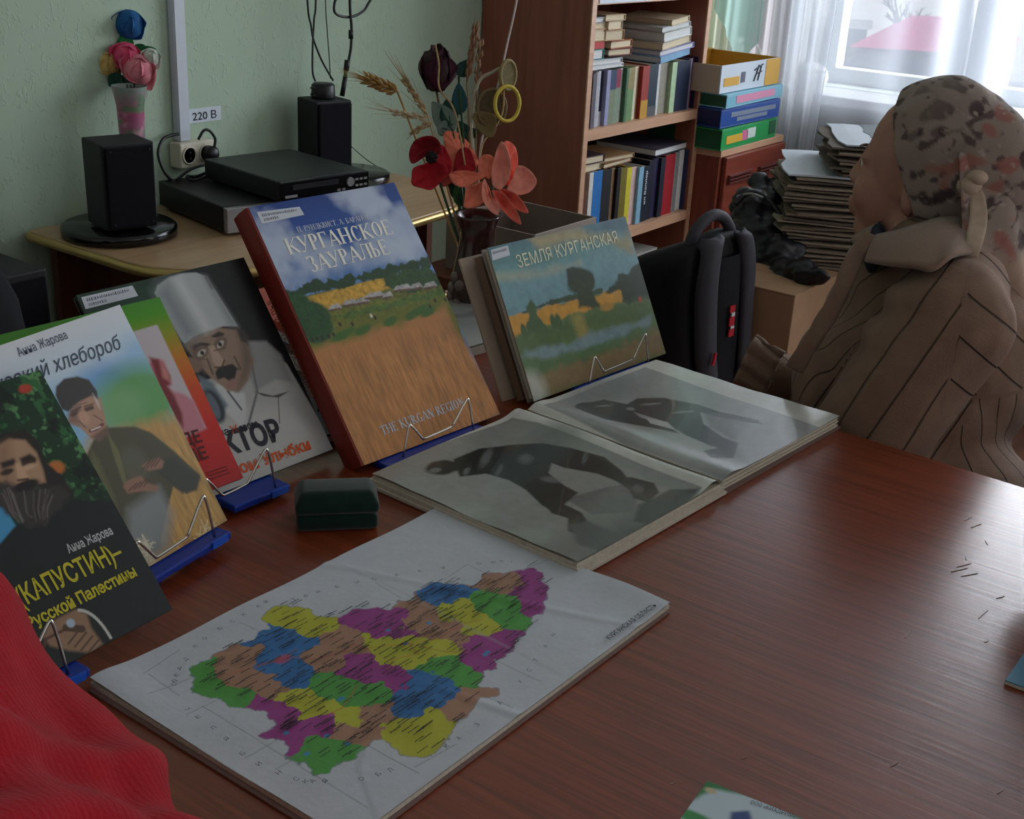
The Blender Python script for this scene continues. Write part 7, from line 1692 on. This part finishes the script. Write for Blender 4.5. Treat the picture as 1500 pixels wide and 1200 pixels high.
# her chair
ch = thing('chair', 'dark navy chair behind the seated woman at the right edge', 'chair', (WO[0], WO[1], 0), math.atan2(f_[1], f_[0]))
NV = mat('chair_navy', (22, 26, 40), .8, .25)
b = NB(); box2(b, (-.22, -.22, .36), (.22, .22, .395)); obj('seat', b, NV, ch, bevel=.012)
b = NB(); box(b, (-.275, 0, .62), (.03, .40, .30), Matrix.Rotation(-.12, 3, 'Y')); obj('backrest', b, NV, ch, bevel=.012)
for x, y in ((-.2, -.2), (-.2, .2), (.2, -.2), (.2, .2)):
    b = NB(); tube(b, [(x*1.1, y*1.1, 0), (x, y, .36)], .013, 10); obj('leg', b, BLK, ch)
for y in (-.15, .15):
    b = NB(); tube(b, [(-.21, y, .38), (-.26, y, .5)], .011, 10); obj('back_post', b, BLK, ch)

# ---------------- neighbours at the picture edges
def neighbour(label, origin, fdir, arm_near, arm_far, sweater, hair_rgb, head_at, rib_step, side, seat_lab):
    """upper arm points shoulder, elbow, wrist are given in room coordinates"""
    f = np.array([math.cos(fdir), math.sin(fdir), 0]); s = np.array([-f[1], f[0], 0]); o = np.array([origin[0], origin[1], 0.]); T = Matrix([[f[k], s[k], u_[k]] for k in range(3)])
    r = thing('person', label, 'person', (o[0], o[1], 0)); sb = lambda co, no, me: co-o
    hd = np.array(head_at); S1_, E1, W1 = [np.array(p) for p in arm_near]; S2_, E2, W2_ = [np.array(p) for p in arm_far]
    b = NB(); H = lambda a, c, e: hd+f*a+s*c+u_*e
    ball(b, hd, (.095, .075, .10), T); ball(b, H(.035, 0, -.055), (.062, .058, .08), T); ball(b, H(.06, 0, -.115), (.03, .034, .026), T); capsule(b, H(.094, 0, -.02), H(.115, 0, -.055), .008, .012); ball(b, H(.09, 0, -.088), (.013, .024, .008), T)
    for k in (1, -1): ball(b, H(-.005, .077*k, -.035), (.016, .01, .03), T); ball(b, H(.058, .032*k, -.06), (.03, .026, .033), T)
    mid = (S1_+S2_)/2; capsule(b, H(-.01, 0, -.09), mid+u_*.02, .055, .06); ball(b, mid-u_*.14, (.1, .16, .18), T); ball(b, o+u_*.52, (.13, .16, .14), T)
    for A_, B2, C2_ in ((S1_, E1, W1), (S2_, E2, W2_)): capsule(b, A_, B2, .046, .038, 8); capsule(b, B2, C2_, .037, .025, 8); hand(b, C2_, C2_-B2, u_, 1)
    for k in (1, -1):
        hip = o+u_*.48+s*.09*k; kn_ = hip+f*.40; an = kn_-u_*.40; capsule(b, hip, kn_, .078, .056, 8); capsule(b, kn_, an, .05, .036, 8); capsule(b, an-u_*.04-f*.03, an+f*.13-u_*.045, .034, .028, 5)
    remeshed('body', b, SKIN, r, .006, 4, sb)
    for k in (1, -1):
        b = NB(); ball(b, H(.074, .03*k, -.026)-o, .0105); obj('eye', b, mat('eye_white', (214, 206, 200)), r, smooth=True)
    b = NB(); ball(b, H(-.012, 0, .018), (.104, .086, .102), T); ball(b, H(-.05, 0, -.05), (.06, .075, .07), T)
    def hair(co, no, me): return co+no*(np.sin(co@(f*140+s*90+u_*20))*.0016)[:, None]-o
    ho = remeshed('hair', b, mat('hair_%d' % hair_rgb[0], hair_rgb, .6), r, .006, 3, hair); bm2 = bmesh.new(); bm2.from_mesh(ho.data)
    bmesh.ops.delete(bm2, geom=[v for v in bm2.verts if (np.array(v.co)+o-hd)@f > .065 and (np.array(v.co)+o-hd)@u_ < .045], context='VERTS'); bm2.to_mesh(ho.data); bm2.free()
    b = NB(); ball(b, mid-u_*.14, (.13, .19, .2), T); ball(b, o+u_*.54, (.15, .18, .16), T); capsule(b, mid+u_*.02, mid-u_*.05, .07, .09)
    for A_, B2, C2_, rs_ in ((S1_, E1, W1, side), (S2_, E2, W2_, (.066, .058, .05))):
        capsule(b, A_, B2, rs_[0], rs_[1], 12); capsule(b, B2, B2+(C2_-B2)*.92, rs_[1], rs_[2], 10); capsule(b, A_, mid-u_*.03, rs_[0], .09, 6)
    nrm = np.cross(E1-S1_, np.array([.58, -.815, 0.])); nrm /= np.linalg.norm(nrm)
    def sw(co, no, me):
        t, d = seg_t(co, S1_, E1); t2, d2 = seg_t(co, E1, W1); set_rib(me, (co-S1_)@nrm)
        ax1 = (E1-S1_)/np.linalg.norm(E1-S1_)
        w_ = np.sin((co@ax1)*95+2*np.sin(co@nrm*22))*.0065*np.exp(-((t-.93)/.22)**2)+np.sin((co@ax1)*42+1.5*np.sin(co@nrm*14)+1.2)*.006
        return co+no*w_[:, None]-o
    remeshed('sweater', b, sweater, r, .0065, 4, sw)
    b = NB()
    for k in (1, -1):
        hip = o+u_*.48+s*.09*k; kn_ = hip+f*.40; capsule(b, hip, kn_, .095, .075, 8); capsule(b, kn_, kn_-u_*.36, .072, .06, 8)
    ball(b, o+u_*.47, (.16, .18, .12), T); remeshed('trousers', b, mat('trousers_dark', (36, 38, 46), .9), r, .012, 3, sb)
    c = thing('chair', seat_lab, 'chair', (o[0], o[1], 0), fdir)
    b = NB(); box2(b, (-.2, -.2, .34), (.2, .2, .372)); obj('seat', b, NV, c, bevel=.01)
    b = NB(); box2(b, (-.26, -.19, .5), (-.235, .19, .8)); obj('backrest', b, NV, c, bevel=.01)
    for x in (-.18, .18):
        for y in (-.18, .18):
            b = NB(); tube(b, [(x, y, 0), (x, y, .34)], .013, 8); obj('leg', b, BLK, c)
    b = NB(); tube(b, [(-.19, -.15, .36), (-.25, -.15, .55)], .01, 8); tube(b, [(-.19, .15, .36), (-.25, .15, .55)], .01, 8); obj('back_post', b, BLK, c)
    return r
REDK = rib_mat('red_knit', (150, 0, 20), (120, 0, 16), step=.005, amt=.10, width=.5, fine=.10)
A1, B1, C1 = ad(-125, 1000, .74), ad(72, 1292, .70), ad(235, 1425, .64)
neighbour('person in a bright red knitted sweater, only the arm in view at lower left', (-.06, .62), math.radians(-20), (A1, B1, C1), (A1+np.array([-.16, -.28, .02]), A1+np.array([-.08, -.36, -.22]), A1+np.array([.1, -.4, -.14])), REDK, (70, 50, 40), A1+np.array([-.22, -.06, .30]), .006, (.074, .078, .07), 'dark chair under the person in the red sweater')
MRK = rib_mat('maroon_knit', (96, 26, 34), (60, 14, 20), step=.005, amt=.10, width=.5, fine=.10)
M1 = az(1586, 796, TOP+.058)
neighbour('person in a dark maroon sweater, only an elbow in view at the right edge', (1.12, -.42), math.radians(90), ((1.30, -.30, .93), M1, (1.05, .02, TOP+.05)), ((.94, -.30, .93), (.86, -.12, TOP+.06), (1.0, .0, TOP+.05)), MRK, (60, 48, 44), (1.12, -.30, 1.18), .006, (.064, .054, .042), 'dark chair under the person in the maroon sweater')
